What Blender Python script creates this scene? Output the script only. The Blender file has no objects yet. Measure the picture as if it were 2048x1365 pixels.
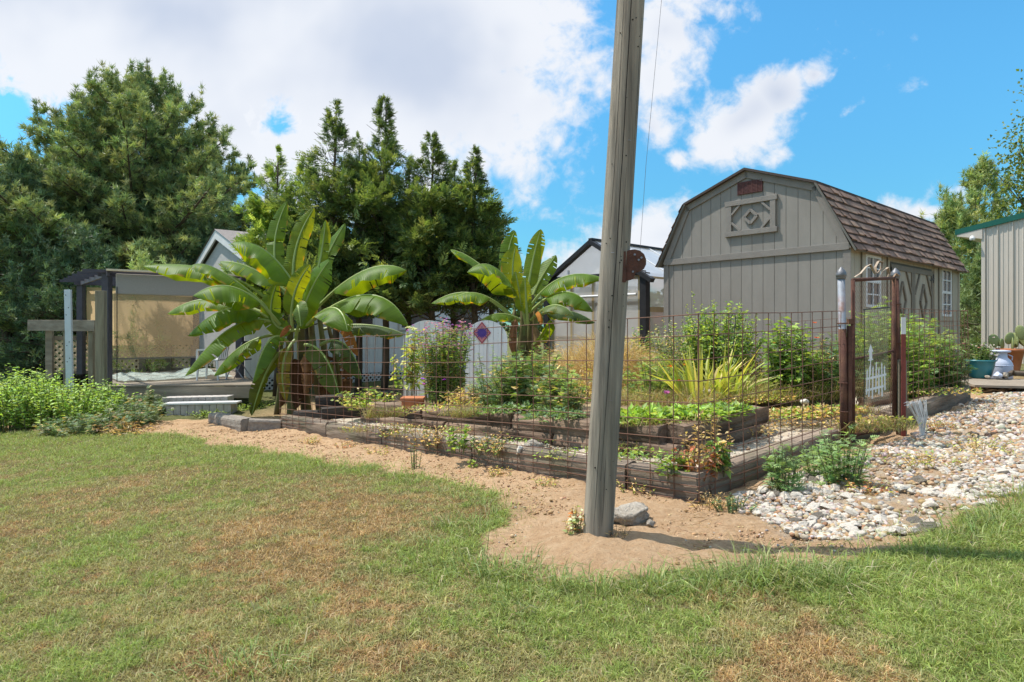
import bpy, math, random
import numpy as np
from mathutils import Vector, Matrix, noise as mnoise
S = bpy.context.scene
COL = S.collection
# ------------------------------------------------------------------ camera
F, HZ, ZC = 1251.0, 655.0, 1.18           # focal length and horizon in photo pixels, eye height in metres
cd = bpy.data.cameras.new('camera'); cam = bpy.data.objects.new('camera', cd); COL.objects.link(cam)
cam.location = (0, 0, ZC); cam.rotation_euler = (math.pi/2, 0, 0)
cd.sensor_width = 36; cd.lens = 36*F/2048; cd.shift_y = -(682.5-HZ)/2048; cd.clip_start = .05; cd.clip_end = 3000
S.camera = cam
# ------------------------------------------------------------------ sun, sky, exposure
SUN_EL, SUN_AZ = math.radians(62), math.atan2(-0.943, 0.333)     # azimuth from +Y towards +X
sd = Vector((math.sin(SUN_AZ)*math.cos(SUN_EL), math.cos(SUN_AZ)*math.cos(SUN_EL), math.sin(SUN_EL)))
ld = bpy.data.lights.new('sun', 'SUN'); ld.energy = 4.3; ld.angle = math.radians(.53); ld.color = (1, .95, .87)
lo = bpy.data.objects.new('sun', ld); COL.objects.link(lo); lo.rotation_euler = sd.to_track_quat('Z', 'Y').to_euler(); lo.location = (-30, 10, 60)
S.view_settings.view_transform = 'Standard'; S.view_settings.look = 'None'; S.view_settings.gamma = 1
S.view_settings.use_curve_mapping = False; S.view_settings.exposure = .54
S.cycles.use_denoising = True; S.cycles.max_bounces = 8; S.cycles.transparent_max_bounces = 16
S.cycles.diffuse_bounces = 4; S.cycles.caustics_reflective = False; S.cycles.caustics_refractive = False
W = bpy.data.worlds.new('World'); S.world = W; W.use_nodes = True
def build_sky():
    nt = W.node_tree; N = nt.nodes; L = nt.links; N.clear()
    def nd(t, **k):
        n = N.new(t)
        for a, b in k.items(): setattr(n, a, b)
        return n
    def m(op, a, b=None, c=None, clamp=False):
        n = nd('ShaderNodeMath', operation=op, use_clamp=clamp)
        for i, v in enumerate((a, b, c)):
            if v is None: continue
            if isinstance(v, (int, float)): n.inputs[i].default_value = v
            else: L.new(v, n.inputs[i])
        return n.outputs[0]
    out = nd('ShaderNodeOutputWorld'); bg = nd('ShaderNodeBackground'); bg.inputs[1].default_value = .1
    L.new(bg.outputs[0], out.inputs[0])
    sky = nd('ShaderNodeTexSky', sky_type='NISHITA'); sky.sun_disc = False
    sky.sun_elevation = SUN_EL; sky.sun_rotation = SUN_AZ; sky.air_density = 1.0; sky.dust_density = .3; sky.ozone_density = 2.0
    grade = nd('ShaderNodeMix', data_type='RGBA', blend_type='MULTIPLY'); grade.inputs[0].default_value = 1
    L.new(sky.outputs[0], grade.inputs[6]); grade.inputs[7].default_value = (.61, 1.39, 1.54, 1)
    tc = nd('ShaderNodeTexCoord'); sx = nd('ShaderNodeSeparateXYZ'); L.new(tc.outputs['Generated'], sx.inputs[0])
    ysafe = m('MAXIMUM', m('ABSOLUTE', sx.outputs[1]), .05)      # clouds lie on a far plane seen from the whole site
    u = m('DIVIDE', sx.outputs[0], ysafe); v = m('DIVIDE', sx.outputs[2], ysafe)
    cv = nd('ShaderNodeCombineXYZ'); L.new(u, cv.inputs[0]); L.new(v, cv.inputs[1])
    def noise(scale, detail, rough, dist=0., off=(0, 0, 0)):
        mp = nd('ShaderNodeMapping'); mp.inputs[1].default_value = off; L.new(cv.outputs[0], mp.inputs[0])
        n = nd('ShaderNodeTexNoise'); n.inputs['Scale'].default_value = scale; n.inputs['Detail'].default_value = detail
        n.inputs['Roughness'].default_value = rough; n.inputs['Distortion'].default_value = dist; L.new(mp.outputs[0], n.inputs['Vector'])
        return n.outputs[0]
    n1 = noise(5.5, 10, .6, .35); n2 = noise(2.6, 4, .5, 0, (3.1, 1.7, 0)); n3 = noise(24, 8, .6, .3, (7, 2, 0))
    # cloud banks: (u, v, half width, half height, tilt, strength)
    P = lambda x, y: ((x-1024)/F, (HZ-y)/F)
    banks = [(P(330, 20), .62, .21, 0, 1.5), (P(760, 120), .40, .25, 0, 1.5), (P(1000, 60), .17, .17, 0, 1), (P(1090, 200), .15, .10, .35, .9),
             (P(620, 250), .30, .11, 0, .8), (P(1070, 320), .035, .06, 0, .62), (P(1165, 125), .075, .06, 0, .72),
             (P(1330, 60), .11, .09, .5, .72), (P(1305, 255), .06, .06, 0, .85), (P(1300, 160), .08, .07, 0, .75),
             (P(1485, 242), .135, .062, .62, 1.0), (P(1556, 190), .062, .062, .3, 1.0), (P(1628, 150), .03, .028, .5, .75), (P(1355, 316), .032, .026, 0, .75),
             (P(1330, 470), .14, .075, .2, 1.0), (P(1190, 520), .13, .06, .3, .9), (P(1260, 560), .25, .05, 0, .9), (P(1400, 420), .06, .03, 0, .6), (P(1830, 425), .07, .022, -.1, .7), (P(1905, 380), .04, .022, .2, .6),
             (P(1690, 228), .035, .010, .6, .42), (P(1550, 315), .03, .014, .4, .45), (P(500, 420), .25, .05, 0, .6), (P(120, 480), .3, .06, 0, .6),
             ((-.5, 1.9), 2.2, 1.1, 0, 1.0), ((3.0, .9), 1.2, .6, .3, .9), ((-3, .8), 1.6, .7, 0, .9), ((0, 5), 6, 2.2, 0, 1.0)]  # unseen banks overhead and beside the view, added to whiten the fill light
    acc = None
    for (c, a, b, t, s) in banks:
        du = m('SUBTRACT', u, c[0]); dv = m('SUBTRACT', v, c[1])
        ct, st = math.cos(t), math.sin(t)
        e = m('DIVIDE', m('ADD', m('MULTIPLY', du, ct), m('MULTIPLY', dv, st)), a)
        f = m('DIVIDE', m('SUBTRACT', m('MULTIPLY', dv, ct), m('MULTIPLY', du, st)), b)
        d = m('SQRT', m('ADD', m('MULTIPLY', e, e), m('MULTIPLY', f, f)))
        w = m('MULTIPLY', m('SUBTRACT', 1.25, d), s)
        acc = w if acc is None else m('MAXIMUM', acc, w)
    # clear holes
    for (c, a, b) in [(P(10, 245), .13, .062), (P(545, 242), .030, .030)]:
        e = m('DIVIDE', m('SUBTRACT', u, c[0]), a); f = m('DIVIDE', m('SUBTRACT', v, c[1]), b)
        d = m('SQRT', m('ADD', m('MULTIPLY', e, e), m('MULTIPLY', f, f)))
        acc = m('SUBTRACT', acc, m('MULTIPLY', m('MAXIMUM', m('SUBTRACT', m('ADD', 1.2, m('MULTIPLY', m('SUBTRACT', n3, .5), 5.)), d), 0), .8))
    acc = m('MAXIMUM', acc, -.6)
    dens = m('ADD', m('ADD', m('MULTIPLY', acc, .75), m('MULTIPLY', m('SUBTRACT', n3, .5), 1.1)), m('MULTIPLY', m('SUBTRACT', n1, .5), 2.2))
    mr = nd('ShaderNodeMapRange', interpolation_type='SMOOTHSTEP'); L.new(dens, mr.inputs[0]); mr.inputs[1].default_value = .10; mr.inputs[2].default_value = .66
    shade = nd('ShaderNodeMapRange', interpolation_type='SMOOTHSTEP')
    L.new(m('ADD', m('MULTIPLY', acc, .55), m('MULTIPLY', m('SUBTRACT', n2, .5), 1.5)), shade.inputs[0]); shade.inputs[1].default_value = .42; shade.inputs[2].default_value = .98
    cc = nd('ShaderNodeMix', data_type='RGBA'); L.new(shade.outputs[0], cc.inputs[0])
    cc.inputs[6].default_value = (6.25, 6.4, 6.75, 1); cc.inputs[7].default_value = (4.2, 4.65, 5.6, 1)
    hi = nd('ShaderNodeMapRange', interpolation_type='SMOOTHSTEP'); L.new(v, hi.inputs[0]); hi.inputs[1].default_value = .6; hi.inputs[2].default_value = 1.7; hi.inputs[3].default_value = 1; hi.inputs[4].default_value = 2.1   # unseen clouds above the view are brightened as added fill light
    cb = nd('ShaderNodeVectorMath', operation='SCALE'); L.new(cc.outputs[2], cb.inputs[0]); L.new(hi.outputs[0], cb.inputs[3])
    mx = nd('ShaderNodeMix', data_type='RGBA'); L.new(m('MULTIPLY', mr.outputs[0], .96), mx.inputs[0])
    dim = nd('ShaderNodeMapRange', interpolation_type='SMOOTHSTEP'); L.new(v, dim.inputs[0]); dim.inputs[1].default_value = -.1; dim.inputs[2].default_value = .55; dim.inputs[3].default_value = .50; dim.inputs[4].default_value = 1.0
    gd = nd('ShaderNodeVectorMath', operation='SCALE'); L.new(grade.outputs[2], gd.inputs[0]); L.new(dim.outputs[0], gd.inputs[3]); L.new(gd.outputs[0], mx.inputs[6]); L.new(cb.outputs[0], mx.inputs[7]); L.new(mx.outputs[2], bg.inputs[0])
build_sky()

# ------------------------------------------------------------------ helpers
R = random.Random(7); G = np.random.default_rng(11)
def V3(*a): return Vector(a)
def at(px, py, d): return Vector(((px-1024)/F*d, d, ZC-(py-HZ)/F*d))
def tag(o, label=None, cat=None, group=None, kind=None):
    if label: o['label'] = label
    if cat: o['category'] = cat
    if group: o['group'] = group
    if kind: o['kind'] = kind
    return o
def empty(name, loc, label, cat, group=None, rot=0, rx=None):
    o = bpy.data.objects.new(name, None); COL.objects.link(o); o.location = loc; o.rotation_euler = (0, 0, rot); o.empty_display_size = .1
    return tag(o, label, cat, group)
def link(name, me, mat, parent=None, loc=(0, 0, 0)):
    o = bpy.data.objects.new(name, me); COL.objects.link(o); o.location = loc
    if mat is not None:
        for mm in (mat if isinstance(mat, (list, tuple)) else [mat]): me.materials.append(mm)
    if parent is not None: o.parent = parent
    return o
def wloc(o):
    v = Vector((0, 0, 0))
    while o is not None: v += o.location; o = o.parent
    return v
class MB:
    def __init__(s): s.v = []; s.f = []; s.c = []; s.mi = []; s.cur = None; s.m = 0
    def add(s, vs, fs):
        b = len(s.v); s.v += [tuple(p) for p in vs]
        for f in fs: s.f.append(tuple(b+i for i in f)); s.c.append(s.cur or (1, 1, 1)); s.mi.append(s.m)
        return s
    def hexa(s, p): return s.add(p, [(0, 3, 2, 1), (4, 5, 6, 7), (0, 1, 5, 4), (1, 2, 6, 5), (2, 3, 7, 6), (3, 0, 4, 7)])
    def box(s, x0, x1, y0, y1, z0, z1, M=None):
        p = [Vector(q) for q in ((x0, y0, z0), (x1, y0, z0), (x1, y1, z0), (x0, y1, z0), (x0, y0, z1), (x1, y0, z1), (x1, y1, z1), (x0, y1, z1))]
        if M is not None: p = [M @ q for q in p]
        return s.hexa(p)
    def bar(s, a, b, w, h, up=(0, 0, 1)):
        a = Vector(a); b = Vector(b); d = (b-a).normalized(); u = Vector(up)
        if abs(d.dot(u)) > .98: u = Vector((0, 1, 0))
        sd_ = d.cross(u).normalized(); u = sd_.cross(d)
        q = []
        for p in (a, b): q += [p-sd_*w/2-u*h/2, p+sd_*w/2-u*h/2, p+sd_*w/2+u*h/2, p-sd_*w/2+u*h/2]
        return s.add(q, [(0, 3, 2, 1), (4, 5, 6, 7), (0, 1, 5, 4), (1, 2, 6, 5), (2, 3, 7, 6), (3, 0, 4, 7)])
    def tube(s, pts, r, n=6, cap=True):
        pts = [Vector(p) for p in pts]; rs = r if isinstance(r, (list, tuple)) else [r]*len(pts); vs = []; fs = []
        u = None
        for i, p in enumerate(pts):
            d = (pts[min(i+1, len(pts)-1)]-pts[max(i-1, 0)]).normalized()
            if u is None:
                u = d.orthogonal().normalized()
            u = (u-d*u.dot(d)); u = u.normalized() if u.length > 1e-6 else d.orthogonal().normalized()
            w = d.cross(u)
            for k in range(n):
                a = 2*math.pi*k/n; vs.append(p+(u*math.cos(a)+w*math.sin(a))*rs[i])
        for i in range(len(pts)-1):
            for k in range(n): fs.append((i*n+k, i*n+(k+1) % n, (i+1)*n+(k+1) % n, (i+1)*n+k))
        if cap: fs.append(tuple(range(n-1, -1, -1))); fs.append(tuple((len(pts)-1)*n+k for k in range(n)))
        return s.add(vs, fs)
    def lathe(s, prof, c=(0, 0, 0), n=20):
        vs = []; fs = []
        for r, z in prof:
            for k in range(n): a = 2*math.pi*k/n; vs.append((c[0]+r*math.cos(a), c[1]+r*math.sin(a), c[2]+z))
        for i in range(len(prof)-1):
            for k in range(n): fs.append((i*n+k, i*n+(k+1) % n, (i+1)*n+(k+1) % n, (i+1)*n+k))
        fs.append(tuple(range(n-1, -1, -1))); fs.append(tuple((len(prof)-1)*n+k for k in range(n)))
        return s.add(vs, fs)
    def prism(s, poly, ext):
        e = Vector(ext); n = len(poly); a = [Vector(p) for p in poly]
        return s.add(a+[p+e for p in a], [tuple(range(n-1, -1, -1)), tuple(range(n, 2*n))]+[(i, (i+1) % n, n+(i+1) % n, n+i) for i in range(n)])
    def build(s, name, mat, parent=None, loc=None, world=True, smooth=False, bevel=0):
        off = Vector((0, 0, 0))
        if loc is not None: off = Vector(loc)
        elif parent is not None and world: off = wloc(parent)
        me = bpy.data.meshes.new(name)
        me.from_pydata([tuple(Vector(p)-off) for p in s.v], [], s.f)
        if any(c != (1, 1, 1) for c in s.c):
            at_ = me.attributes.new('col', 'FLOAT_COLOR', 'FACE'); at_.data.foreach_set('color', np.array([(*c, 1) for c in s.c], dtype=np.float32).ravel())
        if smooth: me.shade_smooth()
        o = link(name, me, mat, parent, loc if (loc is not None and parent is None) else (0, 0, 0))
        if any(s.mi): me.polygons.foreach_set('material_index', s.mi)
        if bevel:
            b = o.modifiers.new('bevel', 'BEVEL'); b.width = bevel; b.segments = 2; b.limit_method = 'ANGLE'
        me.update(); return o
def npmesh(name, V, polys, mat, parent=None, loc=None, col=None, smooth=False, extra=None):
    """V (n,3) world coords; polys list of int arrays (k,3) or (k,4)"""
    off = np.array(loc if loc is not None else (wloc(parent) if parent is not None else (0, 0, 0)), dtype=np.float32)
    me = bpy.data.meshes.new(name); V = np.asarray(V, dtype=np.float32)-off
    me.vertices.add(len(V)); me.vertices.foreach_set('co', V.ravel())
    idx = np.concatenate([p.ravel() for p in polys]).astype(np.int32)
    tot = np.concatenate([np.full(len(p), p.shape[1]) for p in polys]).astype(np.int32)
    me.loops.add(len(idx)); me.loops.foreach_set('vertex_index', idx)
    me.polygons.add(len(tot)); st = np.zeros(len(tot), np.int32); st[1:] = np.cumsum(tot)[:-1]
    me.polygons.foreach_set('loop_start', st)
    if smooth: me.polygons.foreach_set('use_smooth', np.ones(len(tot), bool))
    me.update(calc_edges=True)
    if col is not None:
        c = np.ones((len(V), 4), np.float32); c[:, :3] = col
        a = me.attributes.new('col', 'FLOAT_COLOR', 'POINT'); a.data.foreach_set('color', c.ravel())
    for k, e in (extra or {}).items():
        a = me.attributes.new(k, 'FLOAT_VECTOR', 'POINT'); a.data.foreach_set('vector', np.asarray(e, np.float32).ravel())
    return link(name, me, mat, parent, loc if (loc is not None and parent is None) else (0, 0, 0))
def nrm(a): return a/np.maximum(np.linalg.norm(a, axis=-1, keepdims=True), 1e-9)
def leafset(P, D, U, L, Wd, fold=.25, droop=.15):
    """kite-shaped leaves: base P, axis D, up U, length L, width Wd"""
    D = nrm(D); Sd = nrm(np.cross(D, U)+1e-6); Nn = np.cross(Sd, D); L = L[:, None]; Wd = Wd[:, None]
    a = P; b = P+D*L*.42+Sd*Wd/2+Nn*Wd*fold; c = P+D*L-Nn*L*droop; d = P+D*L*.42-Sd*Wd/2+Nn*Wd*fold
    n = len(P); V = np.stack([a, b, c, d], 1).reshape(-1, 3); i = np.arange(n)[:, None]*4
    return V, [np.concatenate([i+np.array([[0, 1, 2]]), i+np.array([[0, 2, 3]])])], 4
def needleset(P, D, L, Wd):
    D = nrm(D); Sd = nrm(np.cross(D, G.normal(size=D.shape))); n = len(P)
    V = np.stack([P-Sd*Wd[:, None]/2, P+Sd*Wd[:, None]/2, P+D*L[:, None]], 1).reshape(-1, 3)
    return V, [np.arange(3*n).reshape(-1, 3)], 3
def bladeset(P, D, L, Wd, bend):
    """grass blades: base P, direction D (unit, mostly up), bend = horizontal push at the tip"""
    D = nrm(D); B = nrm(np.c_[D[:, 0], D[:, 1], np.zeros(len(D))]+1e-5); Sd = nrm(np.cross(D, B)+G.normal(size=D.shape)*.4)
    L = L[:, None]; w = Wd[:, None]/2; bd = bend[:, None]
    m = P+D*L*.55+B*L*bd*.25; t = P+D*L*(1-bd*.35)+B*L*bd-np.array([0, 0, 1])*L*bd*.35
    n = len(P); V = np.stack([P-Sd*w, P+Sd*w, m+Sd*w*.8, m-Sd*w*.8, t], 1).reshape(-1, 3); i = np.arange(n)[:, None]*5
    return V, [i+np.array([[0, 1, 2, 3]]), i+np.array([[3, 2, 4]])], 5
def pick(cols, n, jit=.18):
    c = np.array(cols, float)[G.integers(0, len(cols), n)]
    return np.clip(c*(1+G.normal(size=(n, 1))*jit)*(1+G.normal(size=(n, 3))*.05), .004, .95)
def join(sets):
    V = []; PO = {3: [], 4: []}; C = []; b = 0
    for v, polys, col in sets:
        V.append(v); C.append(col)
        for p in polys: PO[p.shape[1]].append(p+b)
        b += len(v)
    return np.concatenate(V), [np.concatenate(q) for q in PO.values() if q], np.concatenate(C)
def vnoise(x, y, s=0):
    xi = np.floor(x).astype(np.int64); yi = np.floor(y).astype(np.int64); fx = x-xi; fy = y-yi
    fx = fx*fx*(3-2*fx); fy = fy*fy*(3-2*fy)
    def h(i, j):
        k = (i*374761393+j*668265263+s*974634721) & 0xffffffff; k = ((k ^ (k >> 13))*1274126177) & 0xffffffff
        return ((k ^ (k >> 16)) & 0xffff)/65535.
    return (h(xi, yi)*(1-fx)+h(xi+1, yi)*fx)*(1-fy)+(h(xi, yi+1)*(1-fx)+h(xi+1, yi+1)*fx)*fy
def fbm(x, y, s=0, o=4):
    r = 0; a = .5
    for k in range(o): r = r+a*vnoise(x*2**k, y*2**k, s+k*17); a *= .5
    return r/(1-.5**o)
def inpoly(x, y, poly):
    r = np.zeros(np.shape(x), bool); n = len(poly)
    for i in range(n):
        x0, y0 = poly[i]; x1, y1 = poly[(i+1) % n]
        if y0 == y1: continue
        r ^= ((y0 > y) != (y1 > y)) & (x < (x1-x0)*(y-y0)/(y1-y0)+x0)
    return r
# terrain: the yard tilts down to the left and away from the camera
def gz(x, y):
    x = np.asarray(x, float); y = np.asarray(y, float); a = .047*(x-1.25)
    xt = np.where(a < 0, .5*np.tanh(a/.5), .35*np.tanh(a/.35)); yt = -.18*np.tanh(.0185*(y-4.2)/.18)
    return xt+yt
def gzf(x, y): return float(gz(x, y))
def on_ground(px, py, h=0.):
    dx = (px-1024)/F; dz = -(py-HZ)/F; lo_, hi = .8, 60.
    f = lambda d: ZC+dz*d-(gzf(dx*d, d)+h)
    for _ in range(50):
        mid = (lo_+hi)/2
        if f(mid) > 0: lo_ = mid
        else: hi = mid
    return Vector((dx*lo_, lo_, gzf(dx*lo_, lo_)+h))
# garden enclosure axes: from the near fence corner along the left and the right runs
C0 = Vector((1.255, 4.21, 0)); UL = Vector((-.687, .727, 0)); UR = Vector((.746, .666, 0)); NL = Vector((.727, .687, 0)); NR = Vector((-.666, .746, 0))
def pz(x, y): return .047*(x-C0.x)-.0185*(y-C0.y)
def LP(t, off=0, h=0): p = C0+UL*t+NL*off; p.z = pz(p.x, p.y)+h; return p
def RP(t, off=0, h=0): p = C0+UR*t+NR*off; p.z = pz(p.x, p.y)+h; return p
def gp(px, py, h=0.):
    dx = (px-1024)/F; dz = -(py-HZ)/F
    # ZC+dz d = .047(dx d - cx) - .0185(d - cy) + h
    d = (ZC+.047*C0.x-.0185*C0.y-h)/(.047*dx-.0185-dz); return Vector((dx*d, d, ZC+dz*d))
# ------------------------------------------------------------------ materials
def pm(name, c1, c2=None, scale=6, stretch=(1, 1, 1), rough=.8, bump=.3, bscale=None, detail=7, spec=.3, metallic=0, attr=False, c3=None, c3scale=2., c3amt=.5, coords='Object', contrast=(.3, .7), bdist=.02, distort=0.):
    m = bpy.data.materials.new(name); m.use_nodes = True; nt = m.node_tree; N = nt.nodes; L = nt.links
    b = N['Principled BSDF']; b.inputs['Roughness'].default_value = rough; b.inputs['Specular IOR Level'].default_value = spec; b.inputs['Metallic'].default_value = metallic
    tc = N.new('ShaderNodeTexCoord'); mp = N.new('ShaderNodeMapping'); mp.inputs[3].default_value = stretch; L.new(tc.outputs[coords], mp.inputs[0])
    n = N.new('ShaderNodeTexNoise'); n.inputs['Scale'].default_value = scale; n.inputs['Detail'].default_value = detail; n.inputs['Roughness'].default_value = .62; n.inputs['Distortion'].default_value = distort
    L.new(mp.outputs[0], n.inputs['Vector'])
    r = N.new('ShaderNodeMapRange'); r.inputs[1].default_value = contrast[0]; r.inputs[2].default_value = contrast[1]; L.new(n.outputs[0], r.inputs[0])
    mx = N.new('ShaderNodeMix'); mx.data_type = 'RGBA'; L.new(r.outputs[0], mx.inputs[0])
    c2 = c2 or tuple(x*.7 for x in c1); mx.inputs[6].default_value = (*c1, 1); mx.inputs[7].default_value = (*c2, 1); o = mx.outputs[2]
    if c3:
        n3 = N.new('ShaderNodeTexNoise'); n3.inputs['Scale'].default_value = c3scale; n3.inputs['Detail'].default_value = 5; L.new(tc.outputs[coords], n3.inputs['Vector'])
        r3 = N.new('ShaderNodeMapRange'); r3.inputs[1].default_value = .5; r3.inputs[2].default_value = .68; r3.inputs[4].default_value = c3amt; L.new(n3.outputs[0], r3.inputs[0])
        m3 = N.new('ShaderNodeMix'); m3.data_type = 'RGBA'; L.new(r3.outputs[0], m3.inputs[0]); L.new(o, m3.inputs[6]); m3.inputs[7].default_value = (*c3, 1); o = m3.outputs[2]
    if attr:
        a = N.new('ShaderNodeAttribute'); a.attribute_name = 'col'; mm = N.new('ShaderNodeMix'); mm.data_type = 'RGBA'; mm.blend_type = 'MULTIPLY'; mm.inputs[0].default_value = 1
        L.new(o, mm.inputs[6]); L.new(a.outputs[0], mm.inputs[7]); o = mm.outputs[2]
    L.new(o, b.inputs['Base Color'])
    if bump:
        bn = N.new('ShaderNodeTexNoise'); bn.inputs['Scale'].default_value = bscale or scale*3; bn.inputs['Detail'].default_value = 6; bn.inputs['Roughness'].default_value = .65; L.new(mp.outputs[0], bn.inputs['Vector'])
        bp = N.new('ShaderNodeBump'); bp.inputs['Strength'].default_value = bump; bp.inputs['Distance'].default_value = bdist; L.new(bn.outputs[0], bp.inputs['Height']); L.new(bp.outputs[0], b.inputs['Normal'])
    return m
def leafmat(name, trans=.35, rough=.5, spec=.35, tint=(1.5, 1.35, .6), gain=1.):
    m = bpy.data.materials.new(name); m.use_nodes = True; nt = m.node_tree; N = nt.nodes; L = nt.links
    b = N['Principled BSDF']; b.inputs['Roughness'].default_value = rough; b.inputs['Specular IOR Level'].default_value = spec
    a = N.new('ShaderNodeAttribute'); a.attribute_name = 'col'; gn = N.new('ShaderNodeMix'); gn.data_type = 'RGBA'; gn.blend_type = 'MULTIPLY'; gn.inputs[0].default_value = 1; gn.inputs[7].default_value = (gain, gain, gain, 1); L.new(a.outputs[0], gn.inputs[6]); L.new(gn.outputs[2], b.inputs['Base Color'])
    t = N.new('ShaderNodeBsdfTranslucent'); mm = N.new('ShaderNodeMix'); mm.data_type = 'RGBA'; mm.blend_type = 'MULTIPLY'; mm.inputs[0].default_value = 1
    L.new(gn.outputs[2], mm.inputs[6]); mm.inputs[7].default_value = (*tint, 1); L.new(mm.outputs[2], t.inputs[0])
    x = N.new('ShaderNodeMixShader'); x.inputs[0].default_value = trans; L.new(b.outputs[0], x.inputs[1]); L.new(t.outputs[0], x.inputs[2]); L.new(x.outputs[0], N['Material Output'].inputs[0])
    return m
def sheetmat(name, color, transp=.3, transl=.4, rough=.3, weave=None):
    """thin see-through sheeting: part open, part translucent"""
    m = bpy.data.materials.new(name); m.use_nodes = True; nt = m.node_tree; N = nt.nodes; L = nt.links
    b = N['Principled BSDF']; b.inputs['Roughness'].default_value = rough
    tc = N.new('ShaderNodeTexCoord'); n = N.new('ShaderNodeTexNoise'); n.inputs['Scale'].default_value = 3; n.inputs['Detail'].default_value = 4; L.new(tc.outputs['Object'], n.inputs['Vector'])
    mc = N.new('ShaderNodeMix'); mc.data_type = 'RGBA'; L.new(n.outputs[0], mc.inputs[0]); mc.inputs[6].default_value = (*color, 1); mc.inputs[7].default_value = (*[c*.75 for c in color], 1)
    L.new(mc.outputs[2], b.inputs['Base Color'])
    t = N.new('ShaderNodeBsdfTranslucent'); L.new(mc.outputs[2], t.inputs[0]); tr = N.new('ShaderNodeBsdfTransparent')
    x = N.new('ShaderNodeMixShader'); x.inputs[0].default_value = transl; L.new(b.outputs[0], x.inputs[1]); L.new(t.outputs[0], x.inputs[2])
    y = N.new('ShaderNodeMixShader'); y.inputs[0].default_value = transp; L.new(x.outputs[0], y.inputs[1]); L.new(tr.outputs[0], y.inputs[2]); L.new(y.outputs[0], N['Material Output'].inputs[0])
    return m
M = {}
M['foliage'] = leafmat('foliage', gain=1.62); M['needles'] = leafmat('needles', .25, .55, .3, (1.25, 1.2, .65), 1.95); M['grass'] = leafmat('grass_blades', .35, .6, .2, (1.15, 1.1, .7)); M['petal'] = leafmat('petals', .35, .6, .2, (1.1, 1, 1))
M['bark'] = pm('bark', (.16, .12, .085), (.06, .045, .033), 9, (1, 1, .2), .9, .8, 20)
M['stem'] = pm('stems', (.12, .15, .05), (.2, .17, .09), 8, (1, 1, .3), .8, .2)
M['drystem'] = pm('dry_stems', (.34, .25, .13), (.2, .13, .07), 12, (1, 1, .3), .9, .2)
M['pole'] = pm('weathered_pole', (.375, .32, .25), (.125, .108, .088), 20, (1, 1, .045), .92, .9, 55, 9, .15, c3=(.24, .22, .185), c3scale=2.2, c3amt=.6, contrast=(.32, .66), bdist=.012)
M['crack'] = pm('wood_crack', (.025, .022, .02), (.015, .013, .012), 8, rough=1, bump=0)
M['tie'] = pm('dark_timber', (.30, .205, .145), (.07, .048, .036), 7, (.12, 1, 1), .95, 1., 26, 9, .15, c3=(.24, .18, .13), c3scale=1.6, c3amt=.55, contrast=(.34, .62), bdist=.03)
M['tie_grey'] = pm('grey_timber', (.31, .235, .175), (.11, .083, .066), 7, (.12, 1, 1), .95, .9, 28, 9, .15, c3=(.13, .13, .075), c3scale=2.6, c3amt=.45, contrast=(.33, .65), bdist=.025)
M['tie_black'] = pm('black_timber', (.075, .06, .05), (.03, .025, .022), 7, (.12, 1, 1), .95, .9, 28, bdist=.03)
M['plank'] = pm('grey_plank', (.34, .285, .22), (.17, .135, .1), 9, (.1, 1, 1), .88, .5, 40, 8, .2, c3=(.42, .36, .28), c3amt=.4)
M['plankz'] = pm('grey_post_wood', (.30, .265, .19), (.14, .115, .08), 9, (1, 1, .1), .88, .5, 40, 8, .2, distort=1.2)
M['concrete'] = pm('rough_concrete', (.33, .29, .24), (.19, .16, .14), 14, rough=.95, bump=.7, bscale=45, spec=.1)
M['rust'] = pm('rusty_steel', (.13, .058, .04), (.06, .03, .024), 14, rough=.85, bump=.5, bscale=60, spec=.25, c3=(.24, .125, .065), c3scale=7, c3amt=.5)
M['rustwire'] = pm('rusty_wire', (.19, .09, .055), (.10, .055, .04), 10, rough=.8, bump=0, spec=.3, c3=(.24, .14, .09), c3scale=5, c3amt=.6)
M['galv'] = pm('galvanised_steel', (.26, .28, .32), (.17, .185, .21), 12, rough=.62, bump=.15, metallic=.15, spec=.4, c3=(.22, .09, .045), c3scale=6, c3amt=.8)
M['castgrey'] = pm('cast_cap', (.2, .2, .21), (.12, .12, .125), 20, rough=.5, bump=.2, metallic=.5)
M['greypaint'] = pm('grey_siding_paint', (.262, .24, .212), (.23, .21, .186), 5, rough=.75, bump=.55, bscale=60, spec=.3, stretch=(1, 1, .35), bdist=.006, c3=(.2, .18, .155), c3scale=1.1, c3amt=.4)
M['greytrim'] = pm('grey_trim_paint', (.235, .212, .188), (.20, .18, .16), 6, (1, 1, 1), .75, .7, 55, spec=.3, bdist=.008)
M['tanpaint'] = pm('tan_siding_paint', (.42, .365, .285), (.36, .31, .24), 5, rough=.75, bump=.35, bscale=60, spec=.3, stretch=(1, 1, .35), bdist=.006)
M['brownpaint'] = pm('brown_trim_paint', (.20, .17, .13), (.165, .14, .11), 6, rough=.7, bump=.3, bscale=40)
M['groove'] = pm('groove_shadow_board', (.15, .145, .13), (.13, .125, .11), 6, rough=.9, bump=0)
M['shingle'] = pm('asphalt_shingle', (1, 1, 1), (.62, .6, .58), 60, rough=.95, bump=.8, bscale=160, spec=.15, attr=True, bdist=.008)
M['white'] = pm('white_paint', (.72, .72, .71), (.6, .6, .6), 5, rough=.55, bump=.15, bscale=40, c3=(.5, .49, .45), c3scale=3, c3amt=.35)
M['whiteblue'] = pm('white_weathered_siding', (.83, .83, .83), (.72, .72, .74), 4, (1, 1, .3), .7, .2, 40, c3=(.5, .5, .5), c3scale=1.2, c3amt=.35)
M['black'] = pm('black_paint', (.03, .03, .034), (.02, .02, .022), 8, rough=.5, bump=.15)
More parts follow.
